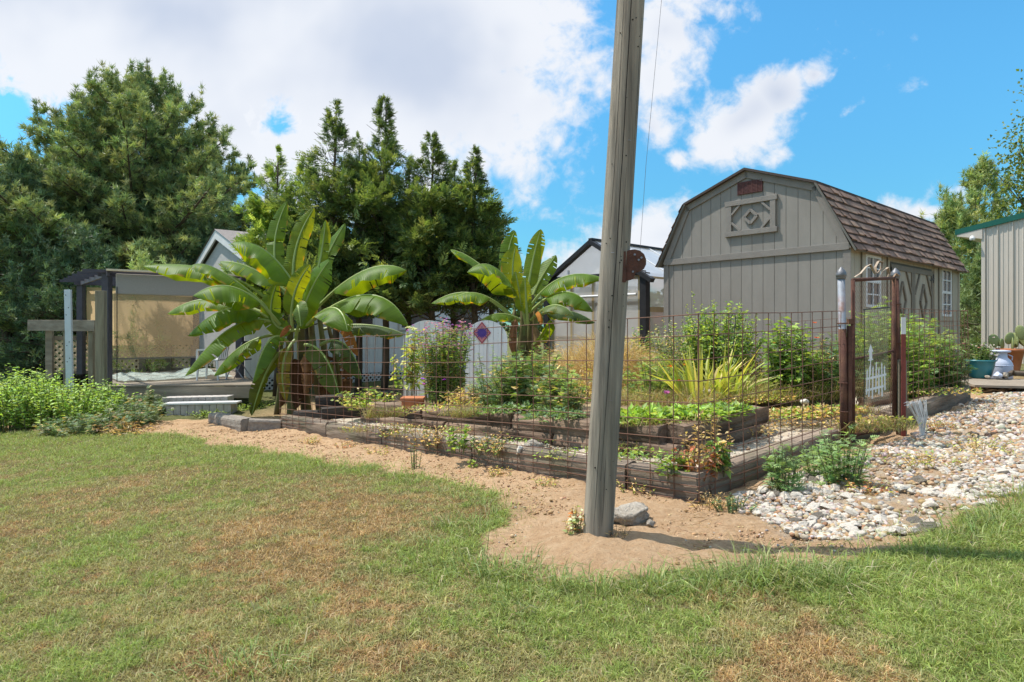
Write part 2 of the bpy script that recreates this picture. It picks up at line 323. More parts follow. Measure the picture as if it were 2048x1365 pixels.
M['charcoal'] = pm('charcoal_paint', (.085, .078, .095), (.06, .055, .068), 8, rough=.6, bump=.15)
M['tan_screen'] = sheetmat('tan_shade_cloth', (.86, .62, .36), .04, .75, .9)
M['sheer'] = sheetmat('sheer_brown_shade', (.42, .30, .18), .45, .5, .9)
M['greyfabric'] = pm('grey_fabric', (.36, .325, .29), (.3, .27, .24), 30, (1, 1, 4), .95, .2, 90)
M['lattice'] = pm('tan_lattice_wood', (.74, .62, .45), (.6, .49, .34), 10, rough=.85, bump=.2)
M['plastic'] = sheetmat('crumpled_plastic', (.62, .72, .66), .25, .3, .25)
M['poly'] = sheetmat('polycarbonate', (.80, .74, .70), .34, .5, .2)
M['polyroof'] = sheetmat('polycarbonate_roof', (.78, .82, .88), .1, .45, .2)
M['ochre'] = pm('greenhouse_lumber', (.44, .35, .2), (.34, .26, .15), 8, (1, 1, .2), .8, .2)
M['metalwall'] = pm('tan_metal_panel', (.56, .495, .42), (.52, .455, .385), 3, (1, 1, .2), .45, .05, 30, spec=.4)
M['green_trim'] = pm('green_trim_metal', (.03, .16, .12), (.025, .13, .1), 5, rough=.45, bump=.05)
M['glass'] = pm('window_glass', (.05, .055, .065), (.03, .03, .035), 3, rough=.08, bump=0, spec=.8)
M['roofgrey'] = pm('grey_roof_shingle', (.25, .22, .2), (.16, .14, .13), 12, rough=.95, bump=.5)
M['rock'] = pm('limestone', (.68, .625, .55), (.49, .43, .35), 9, rough=.92, bump=.6, bscale=30, spec=.15, c3=(.45, .36, .26), c3scale=4, c3amt=.6, coords='Object')
M['rockattr'] = pm('limestone_chip', (1, .97, .92), (.75, .68, .6), 14, rough=.92, bump=.5, bscale=40, spec=.15, attr=True)
M['greyrock'] = pm('grey_fieldstone', (.50, .44, .36), (.27, .22, .17), 14, rough=.95, bump=1, bscale=34, bdist=.04, c3=(.6, .55, .48), c3scale=9, c3amt=.7, spec=.12)
M['terracotta'] = pm('terracotta', (.46, .17, .075), (.36, .12, .05), 8, rough=.75, bump=.2)
M['teal'] = pm('teal_glaze', (.03, .21, .24), (.025, .15, .18), 4, (1, 1, .5), .35, .1, spec=.5)
M['milk'] = pm('blue_white_paint', (.50, .55, .68), (.43, .48, .6), 6, rough=.5, bump=.1, c3=(.36, .34, .34), c3scale=5, c3amt=.3)
M['redpaint'] = pm('red_post_paint', (.24, .055, .04), (.15, .04, .03), 10, rough=.65, bump=.2)
M['cactus'] = pm('cactus_skin', (.26, .29, .12), (.18, .23, .09), 9, rough=.6, bump=.3)
M['banner'] = sheetmat('faded_garden_flag', (.42, .42, .30), .78, .4, .9)
# ------------------------------------------------------------------ ground
edge_px = [(-700, 872), (-300, 869), (0, 868), (200, 866), (330, 868), (400, 880), (440, 894), (560, 908), (650, 927), (760, 937), (830, 950), (900, 965), (985, 992), (1012, 1015), (985, 1048), (945, 1085), (930, 1115),
           (990, 1135), (1060, 1152), (1200, 1170), (1330, 1167), (1430, 1150), (1560, 1142), (1700, 1135), (1800, 1115), (1870, 1090), (1950, 1055), (2048, 1015), (2500, 930)]
edge = np.array([on_ground(*p)[:2] for p in edge_px]); lawn_poly = [tuple(p) for p in edge]+[(9, .2), (-9, .2), (-14, 6)]
rock_px = [(1440, 1000), (1475, 1040), (1560, 1075), (1640, 1085), (1760, 1082), (1850, 1075), (1920, 1050), (1990, 1015), (2060, 985), (2400, 920), (2400, 775), (2048, 780), (1945, 800), (1815, 880), (1700, 905), (1560, 960)]
rock_poly = [tuple(on_ground(*p)[:2]) for p in rock_px]
def dedge(x, y):
    d = np.full(np.shape(x), 9.)
    for i in range(len(edge)-1):
        a, b = edge[i], edge[i+1]; ab = b-a; t = np.clip(((x-a[0])*ab[0]+(y-a[1])*ab[1])/(ab@ab), 0, 1)
        d = np.minimum(d, np.hypot(x-a[0]-t*ab[0], y-a[1]-t*ab[1]))
    return d
def soft(x, y, poly, jit=.09):
    jx = (fbm(x*3, y*3, 5)-.5)*jit*4; jy = (fbm(x*3+9, y*3+4, 6)-.5)*jit*4
    return inpoly(x+jx, y+jy, poly)
def ground():
    xs = np.concatenate([-np.geomspace(400, 14.5, 14), np.arange(-14, 14, .07), np.geomspace(14.5, 400, 14)])
    ys = np.concatenate([[-60, -20, -5, -1], np.arange(.2, 17, .07), np.geomspace(17.5, 900, 16)])
    X, Y = np.meshgrid(xs, ys); Z = gz(X, Y)
    soil = ~soft(X, Y, lawn_poly); near = (np.abs(X) < 13) & (Y > .3) & (Y < 16)
    Z = Z+near*((fbm(X*1.3, Y*1.3, 2)-.5)*.05+soil*(fbm(X*5, Y*5, 3)-.5)*.05+soil*(fbm(X*14, Y*14, 8)-.5)*.05)
    px_, py_ = on_ground(1200, 1085)[:2]; Z += .05*np.exp(-((X-px_)**2+(Y-py_)**2)/.12)     # soil heaped round the pole
    V = np.stack([X, Y, Z], -1).reshape(-1, 3); nx = len(xs); ny = len(ys)
    i = (np.arange(ny-1)[:, None]*nx+np.arange(nx-1)[None]).ravel(); F4 = np.stack([i, i+1, i+nx+1, i+nx], 1)
    rock = soft(X, Y, rock_poly)
    far = np.clip((np.maximum(np.maximum(np.abs(X)-9.5, Y-14), (-X-3.5)*(Y > 10.5)))*.7, 0, 1)
    c = np.stack([np.where(soil, 0, 1), np.where(rock, 1, 0), far], -1).reshape(-1, 3)
    m = bpy.data.materials.new('ground'); m.use_nodes = True; nt = m.node_tree; N = nt.nodes; L = nt.links; b = N['Principled BSDF']
    b.inputs['Roughness'].default_value = .97; b.inputs['Specular IOR Level'].default_value = .1
    tc = N.new('ShaderNodeTexCoord')
    def noi(s, d=8, r=.6):
        n = N.new('ShaderNodeTexNoise'); n.inputs['Scale'].default_value = s; n.inputs['Detail'].default_value = d; n.inputs['Roughness'].default_value = r; L.new(tc.outputs['Object'], n.inputs['Vector']); return n.outputs[0]
    def mix(f, a, c_):
        x = N.new('ShaderNodeMix'); x.data_type = 'RGBA'
        for k, v in ((0, f), (6, a), (7, c_)):
            if isinstance(v, tuple): x.inputs[k].default_value = (*v, 1)
            else: L.new(v, x.inputs[k])
        return x.outputs[2]
    def ramp(v, a, e):
        r = N.new('ShaderNodeMapRange'); r.inputs[1].default_value = a; r.inputs[2].default_value = e; L.new(v, r.inputs[0]); return r.outputs[0]
    soilc = mix(ramp(noi(1.1), .38, .66), (.50, .325, .185), (.39, .245, .135)); soilc = mix(ramp(noi(17, 10), .42, .7), soilc, (.54, .375, .23)); soilc = mix(ramp(noi(46, 6), .56, .75), soilc, (.30, .18, .10))
    lawnc = mix(ramp(noi(1.4), .36, .64), (.17, .135, .06), (.2, .12, .06)); lawnc = mix(ramp(noi(30, 8), .4, .7), lawnc, (.10, .09, .035))
    rockc = mix(ramp(noi(8, 8), .35, .65), (.44, .36, .27), (.42, .27, .15))
    farc = mix(ramp(noi(.35), .35, .65), (.11, .13, .045), (.2, .165, .08)); farc = mix(ramp(noi(9), .4, .7), farc, (.07, .09, .03))
    a = N.new('ShaderNodeAttribute'); a.attribute_name = 'col'; sp = N.new('ShaderNodeSeparateColor'); L.new(a.outputs[0], sp.inputs[0])
    o = mix(sp.outputs[0], soilc, lawnc); o = mix(sp.outputs[1], o, rockc); o = mix(sp.outputs[2], o, farc); L.new(o, b.inputs['Base Color'])
    bp = N.new('ShaderNodeBump'); bp.inputs['Strength'].default_value = .9; bp.inputs['Distance'].default_value = .05; L.new(noi(24, 10, .75), bp.inputs['Height']); L.new(bp.outputs[0], b.inputs['Normal'])
    tag(npmesh('ground', V, [F4], m, col=c, smooth=True), 'grassy yard ground with a bare soil border', kind='structure')
ground()
def zg(x, y): return gz(x, y)+(fbm(x*1.3, y*1.3, 2)-.5)*.05
# ------------------------------------------------------------------ lawn
GREEN = [(.19, .245, .055), (.225, .275, .07), (.155, .205, .05), (.26, .295, .10)]; OLIVE = [(.24, .23, .085), (.28, .25, .10), (.2, .2, .07), (.34, .30, .14)]; BROWN = [(.36, .25, .115), (.31, .195, .09), (.42, .31, .155), (.28, .185, .085)]
GREEN, OLIVE, BROWN = [[tuple(min(.8, c*1.3) for c in k) for k in q] for q in (GREEN, OLIVE, BROWN)]
def greenness(x, y):
    d = dedge(x, y)
    g = .60+(fbm(x*.9, y*.9, 21, 5)-.5)*1.5+(fbm(x*4, y*4, 22, 3)-.5)*.7+(vnoise(x*18, y*18, 23)-.5)*.5
    g = g+.45*np.clip(1-d/(.16+.5*(x < -.3)), 0, 1)*(x < 1.2)+.7*np.clip((x-1.12-.12*(y-2))/.55, 0, 1)+.35*np.clip((y-7.2)/1.5, 0, 1)-.28*np.exp(-((x+1.3)**2/1.2+(y-3.6)**2/1.1))+.16*np.clip((x-.2)/.6, 0, 1)
    return g
def lawn():
    n = 1050000; y = np.exp(G.uniform(np.log(1.25), np.log(12.5), n)); x = (G.uniform(-1, 1, n))*(y*.93+.55)+np.where(G.random(n) < .07, np.sign(G.uniform(-1, 1, n))*1.4, 0)
    k = soft(x, y, lawn_poly, .10)|((G.random(n) < .05)&(dedge(x, y) < .35)); x, y = x[k], y[k]; n = len(x); g = greenness(x, y)
    col = np.where((g > .62)[:, None], pick(GREEN, n, .22), np.where((g > .30)[:, None], pick(OLIVE, n, .22), pick(BROWN, n, .25)))
    straw = G.random(n) < .07; col[straw] = pick([(.5, .42, .25), (.42, .33, .18)], straw.sum())
    tall = np.clip((g-.55)*1.2, 0, .8); L = G.uniform(.014, .034, n)*(1+tall*1.3)*(1+.035*y)
    th = G.uniform(0, 2*np.pi, n); lean = G.uniform(.15, 1.1, n); D = np.stack([np.cos(th)*np.sin(lean), np.sin(th)*np.sin(lean), np.cos(lean)], -1)
    cl = vnoise(x*14, y*14, 61)*.6+vnoise(x*33, y*33, 62)*.4; L = L*(.55+1.0*cl); col = col*(.72+.56*cl)[:, None]       # clumps: taller lighter blades stand in tufts
    v, p, q = bladeset(np.stack([x, y, zg(x, y)-.003], -1), D, L, G.uniform(.0013, .0026, n)*(1+.17*y), G.uniform(.1, .7, n))
    S1 = (v, p, np.repeat(col, q, 0)); nt = 2600; ty = np.exp(G.uniform(np.log(1.3), np.log(11), nt)); tx = G.uniform(-1, 1, nt)*ty*.93; k = inpoly(tx, ty, lawn_poly); tx, ty = tx[k], ty[k]; nt = len(tx); m_ = 26; x = np.repeat(tx, m_)+G.normal(0, .022, nt*m_); y = np.repeat(ty, m_)+G.normal(0, .022, nt*m_); n = nt*m_
    th = G.uniform(0, 2*np.pi, n); lean = np.abs(G.normal(.5, .45, n)); D = np.stack([np.cos(th)*np.sin(lean), np.sin(th)*np.sin(lean), np.cos(lean)], -1); tg = np.repeat(greenness(tx, ty), m_); tl = np.repeat(G.uniform(.03, .065, nt), m_)*G.uniform(.6, 1.2, n)
    col = np.where((tg > .55)[:, None], pick(GREEN, n, .2), np.where((tg > .15)[:, None], pick(OLIVE+[(.42, .4, .2)], n, .2), pick(BROWN+[(.5, .42, .25)], n, .2))); v, p, q = bladeset(np.stack([x, y, zg(x, y)-.003], -1), D, tl, G.uniform(.0016, .0034, n)*(1+.13*y), G.uniform(.2, 1, n)); v, p, C_ = join([S1, (v, p, np.repeat(col, q, 0))])
    tag(npmesh('lawn_grass', v, p, M['grass'], col=C_), 'short dry lawn grass, brown in patches and green toward the right', 'grass', kind='stuff')
lawn()
def long_grass():
    sets = []
    spots = [(950, 1130, 1), (985, 1150, 1.2), (1040, 1150, 1.1), (1110, 1172, 1.1), (1200, 1180, 1.1), (1290, 1175, 1.2), (1330, 1185, .9), (1400, 1185, 1.0), (1440, 1170, 1.2), (1480, 1165, 1.5), (1520, 1160, 1.6), (1560, 1165, 1.4), (1600, 1160, 1.3),
             (1640, 1165, 1.1), (1680, 1170, 1.1), (1720, 1160, 1.0), (1020, 1190, .7),
             (1890, 1085, .9), (1930, 1070, 1.1), (1980, 1050, 1.2), (2030, 1030, 1.2), (1960, 1085, .9), (2010, 1060, 1), (1870, 1100, .7), (2046, 1000, 1.3),
             (890, 985, .6), (930, 1000, .6), (960, 1010, .6), (985, 1030, .7), (900, 1050, .7), (940, 1045, .7), (870, 1085, .6), (830, 965, .6), (960, 1060, .6), (780, 950, .5), (720, 945, .5), (650, 935, .4),
             (560, 1230, .5), (560, 1345, .7), (500, 1350, .7), (440, 1340, .6), (870, 1170, .5), (1060, 1230, .6)]
    for px, py, s in spots:
        p = on_ground(px, py); n = int(95*s+30); th = G.uniform(0, 2*np.pi, n); lean = np.abs(G.normal(0, .5, n)); r = np.abs(G.normal(0, .085*s**.5, n))
        x = p.x+np.cos(th)*r*1.5+G.normal(0, .03, n); y = p.y+np.sin(th)*r+G.normal(0, .02, n)
        D = np.stack([np.cos(th)*np.sin(lean), np.sin(th)*np.sin(lean), np.cos(lean)], -1)
        v, f, q = bladeset(np.stack([x, y, zg(x, y)-.005], -1), D, G.uniform(.04, .155, n)*s**.8, G.uniform(.0028, .006, n), G.uniform(.2, 1.05, n))
        c = pick([(.18, .25, .065), (.23, .30, .09), (.15, .21, .06), (.32, .35, .15), (.25, .31, .11)], n, .2); k = G.random(n) < .08; c[k] = pick([(.46, .4, .24)], k.sum())
        sets.append((v, f, np.repeat(c, q, 0)))
    # a loose fringe along the whole soil edge
    for i in range(6, len(edge)-1):
        a, b = edge[i], edge[i+1]; n = int(np.hypot(*(b-a))*260); t = G.random(n); x = a[0]+(b[0]-a[0])*t+G.normal(0, .06, n); y = a[1]+(b[1]-a[1])*t+G.normal(0, .06, n)
        th = G.uniform(0, 2*np.pi, n); lean = np.abs(G.normal(0, .55, n)); D = np.stack([np.cos(th)*np.sin(lean), np.sin(th)*np.sin(lean), np.cos(lean)], -1)
        v, f, q = bladeset(np.stack([x, y, zg(x, y)-.004], -1), D, G.uniform(.03, .1, n), G.uniform(.003, .006, n), G.uniform(.2, 1, n)); sets.append((v, f, np.repeat(pick(GREEN, n, .25), q, 0)))
    V, P_, C = join(sets); tag(npmesh('long_grass', V, P_, M['grass'], col=C), 'long unmown green grass along the bare soil edge', 'grass', kind='stuff')
long_grass()
# ------------------------------------------------------------------ stones
def ico(sub):
    import bmesh
    bm = bmesh.new(); bmesh.ops.create_icosphere(bm, subdivisions=sub, radius=1); v = np.array([t.co[:] for t in bm.verts]); f = np.array([[t.index for t in q.verts] for q in bm.faces]); bm.free(); return v, f
IV, IF = ico(3); IV1, IF1 = ico(1)
def rockshape(v, seed, rough=.35, flat=.6):
    rs = np.random.default_rng(seed); o = v.copy()
    for k in range(9):       # knock flat facets off the lump
        d = nrm(rs.normal(size=3)); h = rs.uniform(.45, .9); dot = o@d; o = o-np.where(dot > h, dot-h, 0)[:, None]*d
    o = o*(1+rough*.35*(np.sin(o[:, [1]]*7+seed)*np.cos(o[:, [2]]*6+seed*2)*.5+rs.normal(size=(len(v), 1))*.10))
    return o*np.array([rs.uniform(.85, 1.25), rs.uniform(.65, .95), flat*rs.uniform(.75, 1.15)])
def rock(name, p, sx, sy, sz, seed, mat, label, cat, rot=0, group=None, sink=.25):
    v = rockshape(IV, seed, .5, 1); v = v*(1+.09*np.sin(v[:, [2]]*17+3*v[:, [0]]+seed)*(1-np.abs(v[:, [2]])*.6)+np.array([[mnoise.noise(Vector(q)*3.1+Vector((seed, 0, 0)))*.22+mnoise.noise(Vector(q)*8)*.08] for q in v.tolist()])); v = v*np.array([sx, sy, sz]); c, s = math.cos(rot), math.sin(rot); v = v@np.array([[c, s, 0], [-s, c, 0], [0, 0, 1]])
    o = npmesh(name, v+np.array(p)+np.array([0, 0, sz*(1-sink*2)]), [IF], mat, loc=tuple(p)); return tag(o, label, cat, group)
def gravel():
    vs = []
    for k in range(12):
        me = bpy.data.meshes.new('limestone_rock'); v = rockshape(IV, 100+k, .45, .62); me.from_pydata(v.tolist(), [], IF.tolist()); me.materials.append(M['greyrock'] if k == 5 else M['rock']); vs.append(me)
    n = 16000; P_ = np.array(rock_poly); x = G.uniform(P_[:, 0].min(), P_[:, 0].max(), n); y = G.uniform(P_[:, 1].min(), P_[:, 1].max(), n)
    keep = soft(x, y, rock_poly, .10) & (x < y*.95); x, y = x[keep], y[keep]
    thin = fbm(x*1.3+3, y*1.3, 41, 3)+.10*np.sin(x*3); k2 = (thin < .58) | (G.random(len(x)) < .18); x, y = x[k2], y[k2]
    o = np.argsort(y+G.normal(0, .25, len(x)))
    big = []; used = np.zeros((0, 2))
    for i in o:
        s = min(.046, abs(R.gauss(.022, .010))+.011); q = np.array([x[i], y[i]])
        if len(used) and np.min(np.hypot(*(used-q).T)) < s*1.15: continue
        used = np.vstack([used, q]); big.append((x[i], y[i], s))
        if len(big) >= 285: break
    for x_, y_, s in big:
        ob = bpy.data.objects.new('limestone_rock', vs[R.randrange(12)]); COL.objects.link(ob); s2 = s*R.uniform(.85, 1.35)
        ob.location = (x_, y_, float(zg(x_, y_))+s2*.22); ob.scale = (s2*1.1, s2, s2*R.uniform(.7, 1.1)); ob.rotation_euler = (R.uniform(-.35, .35), R.uniform(-.35, .35), R.uniform(0, 6.28))
        tag(ob, 'loose pale limestone rock in the stony bed outside the garden gate', 'rock', 'loose limestone rocks by the fence corner')
    # the rest: uncounted chips
    n = 14000; y = np.exp(G.uniform(np.log(P_[:, 1].min()), np.log(P_[:, 1].max()), n*5)); x = G.uniform(.2, 1, n*5)*y; keep = soft(x, y, rock_poly, .12) & (x < y*.95); x, y = x[keep][:n], y[keep][:n]
    thin = fbm(x*1.3+3, y*1.3, 41, 3)+.10*np.sin(x*3); k2 = (thin < .60) | (G.random(len(x)) < .3); x, y = x[k2], y[k2]
    # a few rolled out onto the soil
    ex = [on_ground(R.uniform(1350, 1800), R.uniform(1040, 1110)) for _ in range(120)]+[on_ground(R.uniform(960, 1250), R.uniform(990, 1120)) for _ in range(60)]; x = np.r_[x, [e.x for e in ex]]; y = np.r_[y, [e.y for e in ex]]
    n = len(x); sz = np.where(y < 5.2, G.uniform(.006, .03, n), G.uniform(.014, .05, n)); sz[-180:] = G.uniform(.004, .013, 180); sh = [rockshape(IV1, 300+k, .4, .65) for k in range(8)]
    a = G.uniform(0, 6.28, n); ca, sa = np.cos(a), np.sin(a); B = np.stack([sh[i] for i in G.integers(0, 8, n)])*sz[:, None, None]
    Vx = B[..., 0]*ca[:, None]-B[..., 1]*sa[:, None]+x[:, None]; Vy = B[..., 0]*sa[:, None]+B[..., 1]*ca[:, None]+y[:, None]; Vz = B[..., 2]+(zg(x, y)+sz*.25)[:, None]
    V = np.stack([Vx, Vy, Vz], -1).reshape(-1, 3); Fc = (np.arange(n)[:, None, None]*len(IV1)+IF1[None]).reshape(-1, 3)
    col = np.repeat(pick([(.5, .47, .42), (.42, .38, .33), (.57, .53, .47), (.42, .31, .2), (.35, .33, .31), (.38, .25, .15)], n, .14), len(IV1), 0)
    tag(npmesh('limestone_gravel', V, [Fc], M['rockattr'], col=col), 'bed of small pale limestone chips', 'gravel', kind='stuff')
gravel()
def clods():
    n = 20000; x = G.uniform(-6, 4, n*3); y = G.uniform(2.6, 10, n*3); k = ~inpoly(x, y, lawn_poly) & ~inpoly(x, y, rock_poly); x, y = x[k], y[k]
    rel = (x-C0.x)*NL.x+(y-C0.y)*NL.y; k = (rel < -.02); x, y = x[k][:n], y[k][:n]; n = len(x)
    sz = np.abs(G.normal(0, .0055, n))+.0015; sh = [rockshape(IV1, 500+k, .6, .7) for k in range(6)]; B = np.stack([sh[i] for i in G.integers(0, 6, n)])*sz[:, None, None]
    V = (B+np.stack([x, y, zg(x, y)+sz*.3], -1)[:, None]).reshape(-1, 3); Fc = (np.arange(n)[:, None, None]*len(IV1)+IF1[None]).reshape(-1, 3)
    col = np.repeat(pick([(.51, .34, .20), (.44, .28, .16), (.56, .41, .26), (.38, .24, .14)], n, .12), len(IV1), 0)
    tag(npmesh('soil_clods', V, [Fc], M['rockattr'], col=col), 'crumbs of dry reddish soil on the bare border', 'soil', kind='stuff')
    # straw and dry roots lying about
    sets = []
    for px, py, n, r, L0 in [(1222, 1094, 460, .08, .075), (1290, 1098, 160, .1, .05), (1050, 1010, 120, .22, .045), (1110, 1095, 120, .16, .04), (1330, 1110, 110, .18, .04), (900, 945, 140, .3, .05), (780, 915, 120, .4, .05), (1480, 1090, 120, .2, .05), (1160, 1110, 40, .1, .06), (1330, 1090, 110, .14, .06), (1420, 1040, 160, .16, .06), (1250, 1075, 60, .05, .08), (700, 930, 90, .5, .07), (520, 895, 60, .4, .08), (1000, 960, 60, .3, .05), (1650, 990, 220, .25, .06), (1850, 950, 260, .4, .07), (1440, 1000, 90, .1, .06), (1900, 990, 90, .3, .06)]:
        p = on_ground(px, py); x = p.x+G.normal(0, r, n); y = p.y+G.normal(0, r*.8, n); th = G.uniform(0, 6.28, n); D = np.stack([np.cos(th), np.sin(th), G.uniform(-.05, .55, n)], -1)
        v, f, q = bladeset(np.stack([x, y, zg(x, y)+.006], -1), D, G.uniform(.4, 1.3, n)*L0, G.uniform(.0015, .004, n), G.uniform(0, .6, n)); sets.append((v, f, np.repeat(pick([(.5, .36, .18), (.38, .25, .13), (.25, .16, .09), (.55, .44, .26)], n), q, 0)))
    V, P_, C = join(sets); tag(npmesh('straw_litter', V, P_, M['grass'], col=C), 'dry straw and dead roots scattered on the bare soil', 'straw', kind='stuff')
clods()
b_ = on_ground(1262, 1047); rock('fieldstone', (b_.x+.02, b_.y+.05, b_.z), .19, .12, .075, 41, M['greyrock'], 'large rough fieldstone lying behind the foot of the utility pole', 'rock', .1)
b_ = on_ground(1299, 1054); rock('fieldstone', b_, .032, .03, .033, 43, M['greyrock'], 'fist-sized stone beside the large fieldstone near the pole foot', 'rock', .6)
# ------------------------------------------------------------------ utility pole
def pole():
    b = on_ground(1195, 1078); b = Vector((b.x, b.y, b.z)); top = at(1262, 0, b.y); d = (top-b).normalized(); end = b+d*6.4
    root = empty('utility_pole', b, 'tall weathered grey wooden utility pole leaning right in front of the fence', 'utility pole')
    mb = MB(); n = 44; rows = 120; vs = []; fs = []
    u = d.orthogonal().normalized(); w = d.cross(u)
    for i in range(rows+1):
        t = i/rows; c = b+d*(6.4*t-.25)
        for k in range(n):
            a = 2*math.pi*k/n; r = (.0855-.0085*min(t/.33, 3)*.6)*(1+.012*math.sin(3*a+t*3)+.035*(mnoise.noise(Vector((math.cos(a)*2.2, math.sin(a)*2.2, t*2.5))))+.012*mnoise.noise(Vector((math.cos(a)*14, math.sin(a)*14, t*9))))
            vs.append(c+(u*math.cos(a)+w*math.sin(a))*r)
    for i in range(rows):
        for k in range(n): fs.append((i*n+k, i*n+(k+1) % n, (i+1)*n+(k+1) % n, (i+1)*n+k))
    mb.add(vs, fs); mb.add([vs[rows*n+k] for k in range(n)], [tuple(range(n))]); mb.build('shaft', M['pole'], root, smooth=True)
    # drying cracks that run down the shaft
    cm = MB()
    for (a0, z0, z1, wd, drift) in [(-1.75, .35, 5.2, .0042, .10), (-1.35, 1.2, 2.1, .0025, -.04), (-2.2, 1.7, 3.4, .0025, .05), (-1.0, .1, 1.0, .003, .02), (-2.0, .05, .75, .0025, 0), (-.75, 2.1, 3.0, .002, .02), (-1.5, .1, .5, .002, 0)]:
        pts = []; m_ = 40
        for i in range(m_+1):
            t = i/m_; z = z0+(z1-z0)*t; a = a0+drift*math.sin(t*5)+.03*mnoise.noise(Vector((z*5, a0, 0)))
            rr = (.0855-.0085*min((z/6.4)/.33, 3)*.6)*1.004; dirv = Vector((math.cos(a), math.sin(a), 0)); dirv = (dirv-d*dirv.dot(d)).normalized(); side = d.cross(dirv).normalized()
            c = b+d*(z)+dirv*rr; ww = wd*.8*math.sin(math.pi*min(max(t, .02), .98))**.5*(.6+.6*abs(mnoise.noise(Vector((z*7, 3, a0)))))
            pts.append((c-side*ww+dirv*.0006, c+side*ww+dirv*.0006, c-dirv*.012))
        for i in range(m_):
            p, q = pts[i], pts[i+1]; cm.add([p[0], p[1], q[1], q[0]], [(0, 1, 2, 3)])
    cm.build('drying_crack', M['crack'], root)
    nm = MB(); rs = random.Random(12)
    for k in range(26):
        z = rs.uniform(.3, 3.0); a = rs.uniform(-2.6, -.6); dirv = Vector((math.cos(a), math.sin(a), 0)); dirv = (dirv-d*dirv.dot(d)).normalized(); rr = (.0855-.0085*min((z/6.4)/.33, 3)*.6)*1.0; c = b+d*z+dirv*rr; nm.tube([c-dirv*.01, c+dirv*.0022], rs.choice((.0022, .003, .0045)), 7)
    nm.build('nail_heads', M['crack'], root)
    st = MB()
    for z, a in ((1.62, -1.9), (2.25, -1.25), (.8, -1.45)):
        dirv = Vector((math.cos(a), math.sin(a), 0)); dirv = (dirv-d*dirv.dot(d)).normalized(); sdv = d.cross(dirv).normalized(); c = b+d*z+dirv*.083; st.tube([c-sdv*.008-dirv*.01, c-sdv*.008+dirv*.006, c+sdv*.008+dirv*.006, c+sdv*.008-dirv*.01], .0016, 5)
    st.build('wire_staples', M['galv'], root)
    # rusty sheave bracket on the right flank
    y0 = b.y-.03; s = y0/F
    def pp(px, py, y): p = at(px, py, y0); p.y = y; return p
    prof = [(1243, 512), (1249, 505), (1258, 501.5), (1268, 500.5), (1278, 503), (1286, 510), (1290, 520), (1290, 530), (1286, 539), (1279, 544), (1270, 545), (1265, 559), (1252, 562.5), (1244, 563)]
    br = empty('sheave_bracket', wloc(root), None, None); br.parent = root; br.location = (0, 0, 0)
    pl = MB()
    for yy in (y0-.03, y0+.03): pl.prism([pp(x, y, yy) for x, y in prof], (0, .007, 0))
    pl.box(*[pp(1241, 0, 0).x, pp(1249, 0, 0).x], y0-.045, y0+.045, pp(0, 566, 0).z, pp(0, 505, 0).z)
    pl.build('cheek_plate', M['rust'], br)
    wh = MB(); c = pp(1269, 522, y0+.003)
    for k in range(24):
        a0, a1 = 2*math.pi*k/24, 2*math.pi*(k+1)/24
        for (r0, ya, r1, yb) in ((.05, -.014, .04, 0), (.04, 0, .05, .014)):
            wh.add([c+Vector((math.cos(a0)*r0, ya, math.sin(a0)*r0)), c+Vector((math.cos(a1)*r0, ya, math.sin(a1)*r0)), c+Vector((math.cos(a1)*r1, yb, math.sin(a1)*r1)), c+Vector((math.cos(a0)*r1, yb, math.sin(a0)*r1))], [(0, 1, 2, 3)])
    wh.build('pulley_wheel', M['rust'], br)
    bo = MB()
    for x, y in ((1280.5, 517), (1275, 521.5), (1263.5, 545), (1267, 511)):
        p = pp(x, y, y0-.031); bo.tube([p, p+Vector((0, -.006, 0))], .0062, 8)
    bo.build('bolt', M['galv'], br)
    cb = MB(); cb.tube([pp(1280, 503, y0), at(1292, 330, y0), at(1308, 160, y0), at(1326, -30, y0), at(1400, -700, y0)], .0011, 5); cb.build('cable', M['galv'], root)
pole()
# ------------------------------------------------------------------ timbers
def beam(name, a, b, w, h, mat, label, cat='timber', group=None, seed=0, rough=.012, tilt=0):
    """squared timber from a to b (bottom centre line) with worn, split faces"""
    a = Vector(a); b = Vector(b); Lg = (b-a).length; d = (b-a).normalized(); nseg = max(8, int(Lg/.07)); sec = []
    m = 7
    for i in range(m): sec.append((-w/2+w*i/m, 0))
    for i in range(m): sec.append((w/2, h*i/m))
    for i in range(m): sec.append((w/2-w*i/m, h))
    for i in range(m): sec.append((-w/2, h-h*i/m))
    n = len(sec); V = []; Fq = []
    for i in range(nseg+1):
        x = Lg*i/nseg
        for (y, z) in sec:
            cx = 1-.10*(abs(y)/(w/2))**6*(abs(z-h/2)/(h/2))**6
            q = Vector((x*1.3+seed*7, y*11, z*11)); dn = mnoise.noise(q)*rough+mnoise.noise(q*2.7)*rough*.6+mnoise.noise(Vector((x*.6+seed, y*45, z*45)))*rough*.7
            V.append((x+(0 if 0 < i < nseg else mnoise.noise(Vector((y*20, z*20, seed+i)))*.012), y*cx*(1+dn/(w/2)), (z-h/2)*cx*(1+dn/(h/2))+h/2))
    for i in range(nseg):
        for k in range(n): Fq.append((i*n+k, i*n+(k+1) % n, (i+1)*n+(k+1) % n, (i+1)*n+k))
    Fq.append(tuple(range(n-1, -1, -1))); Fq.append(tuple(nseg*n+k for k in range(n)))
    me = bpy.data.meshes.new(name); me.from_pydata(V, [], Fq); o = link(name, me, mat, None, a)
    o.rotation_euler = (tilt, -math.asin(max(-1, min(1, d.z))), math.atan2(d.y, d.x)); return tag(o, label, cat, group)
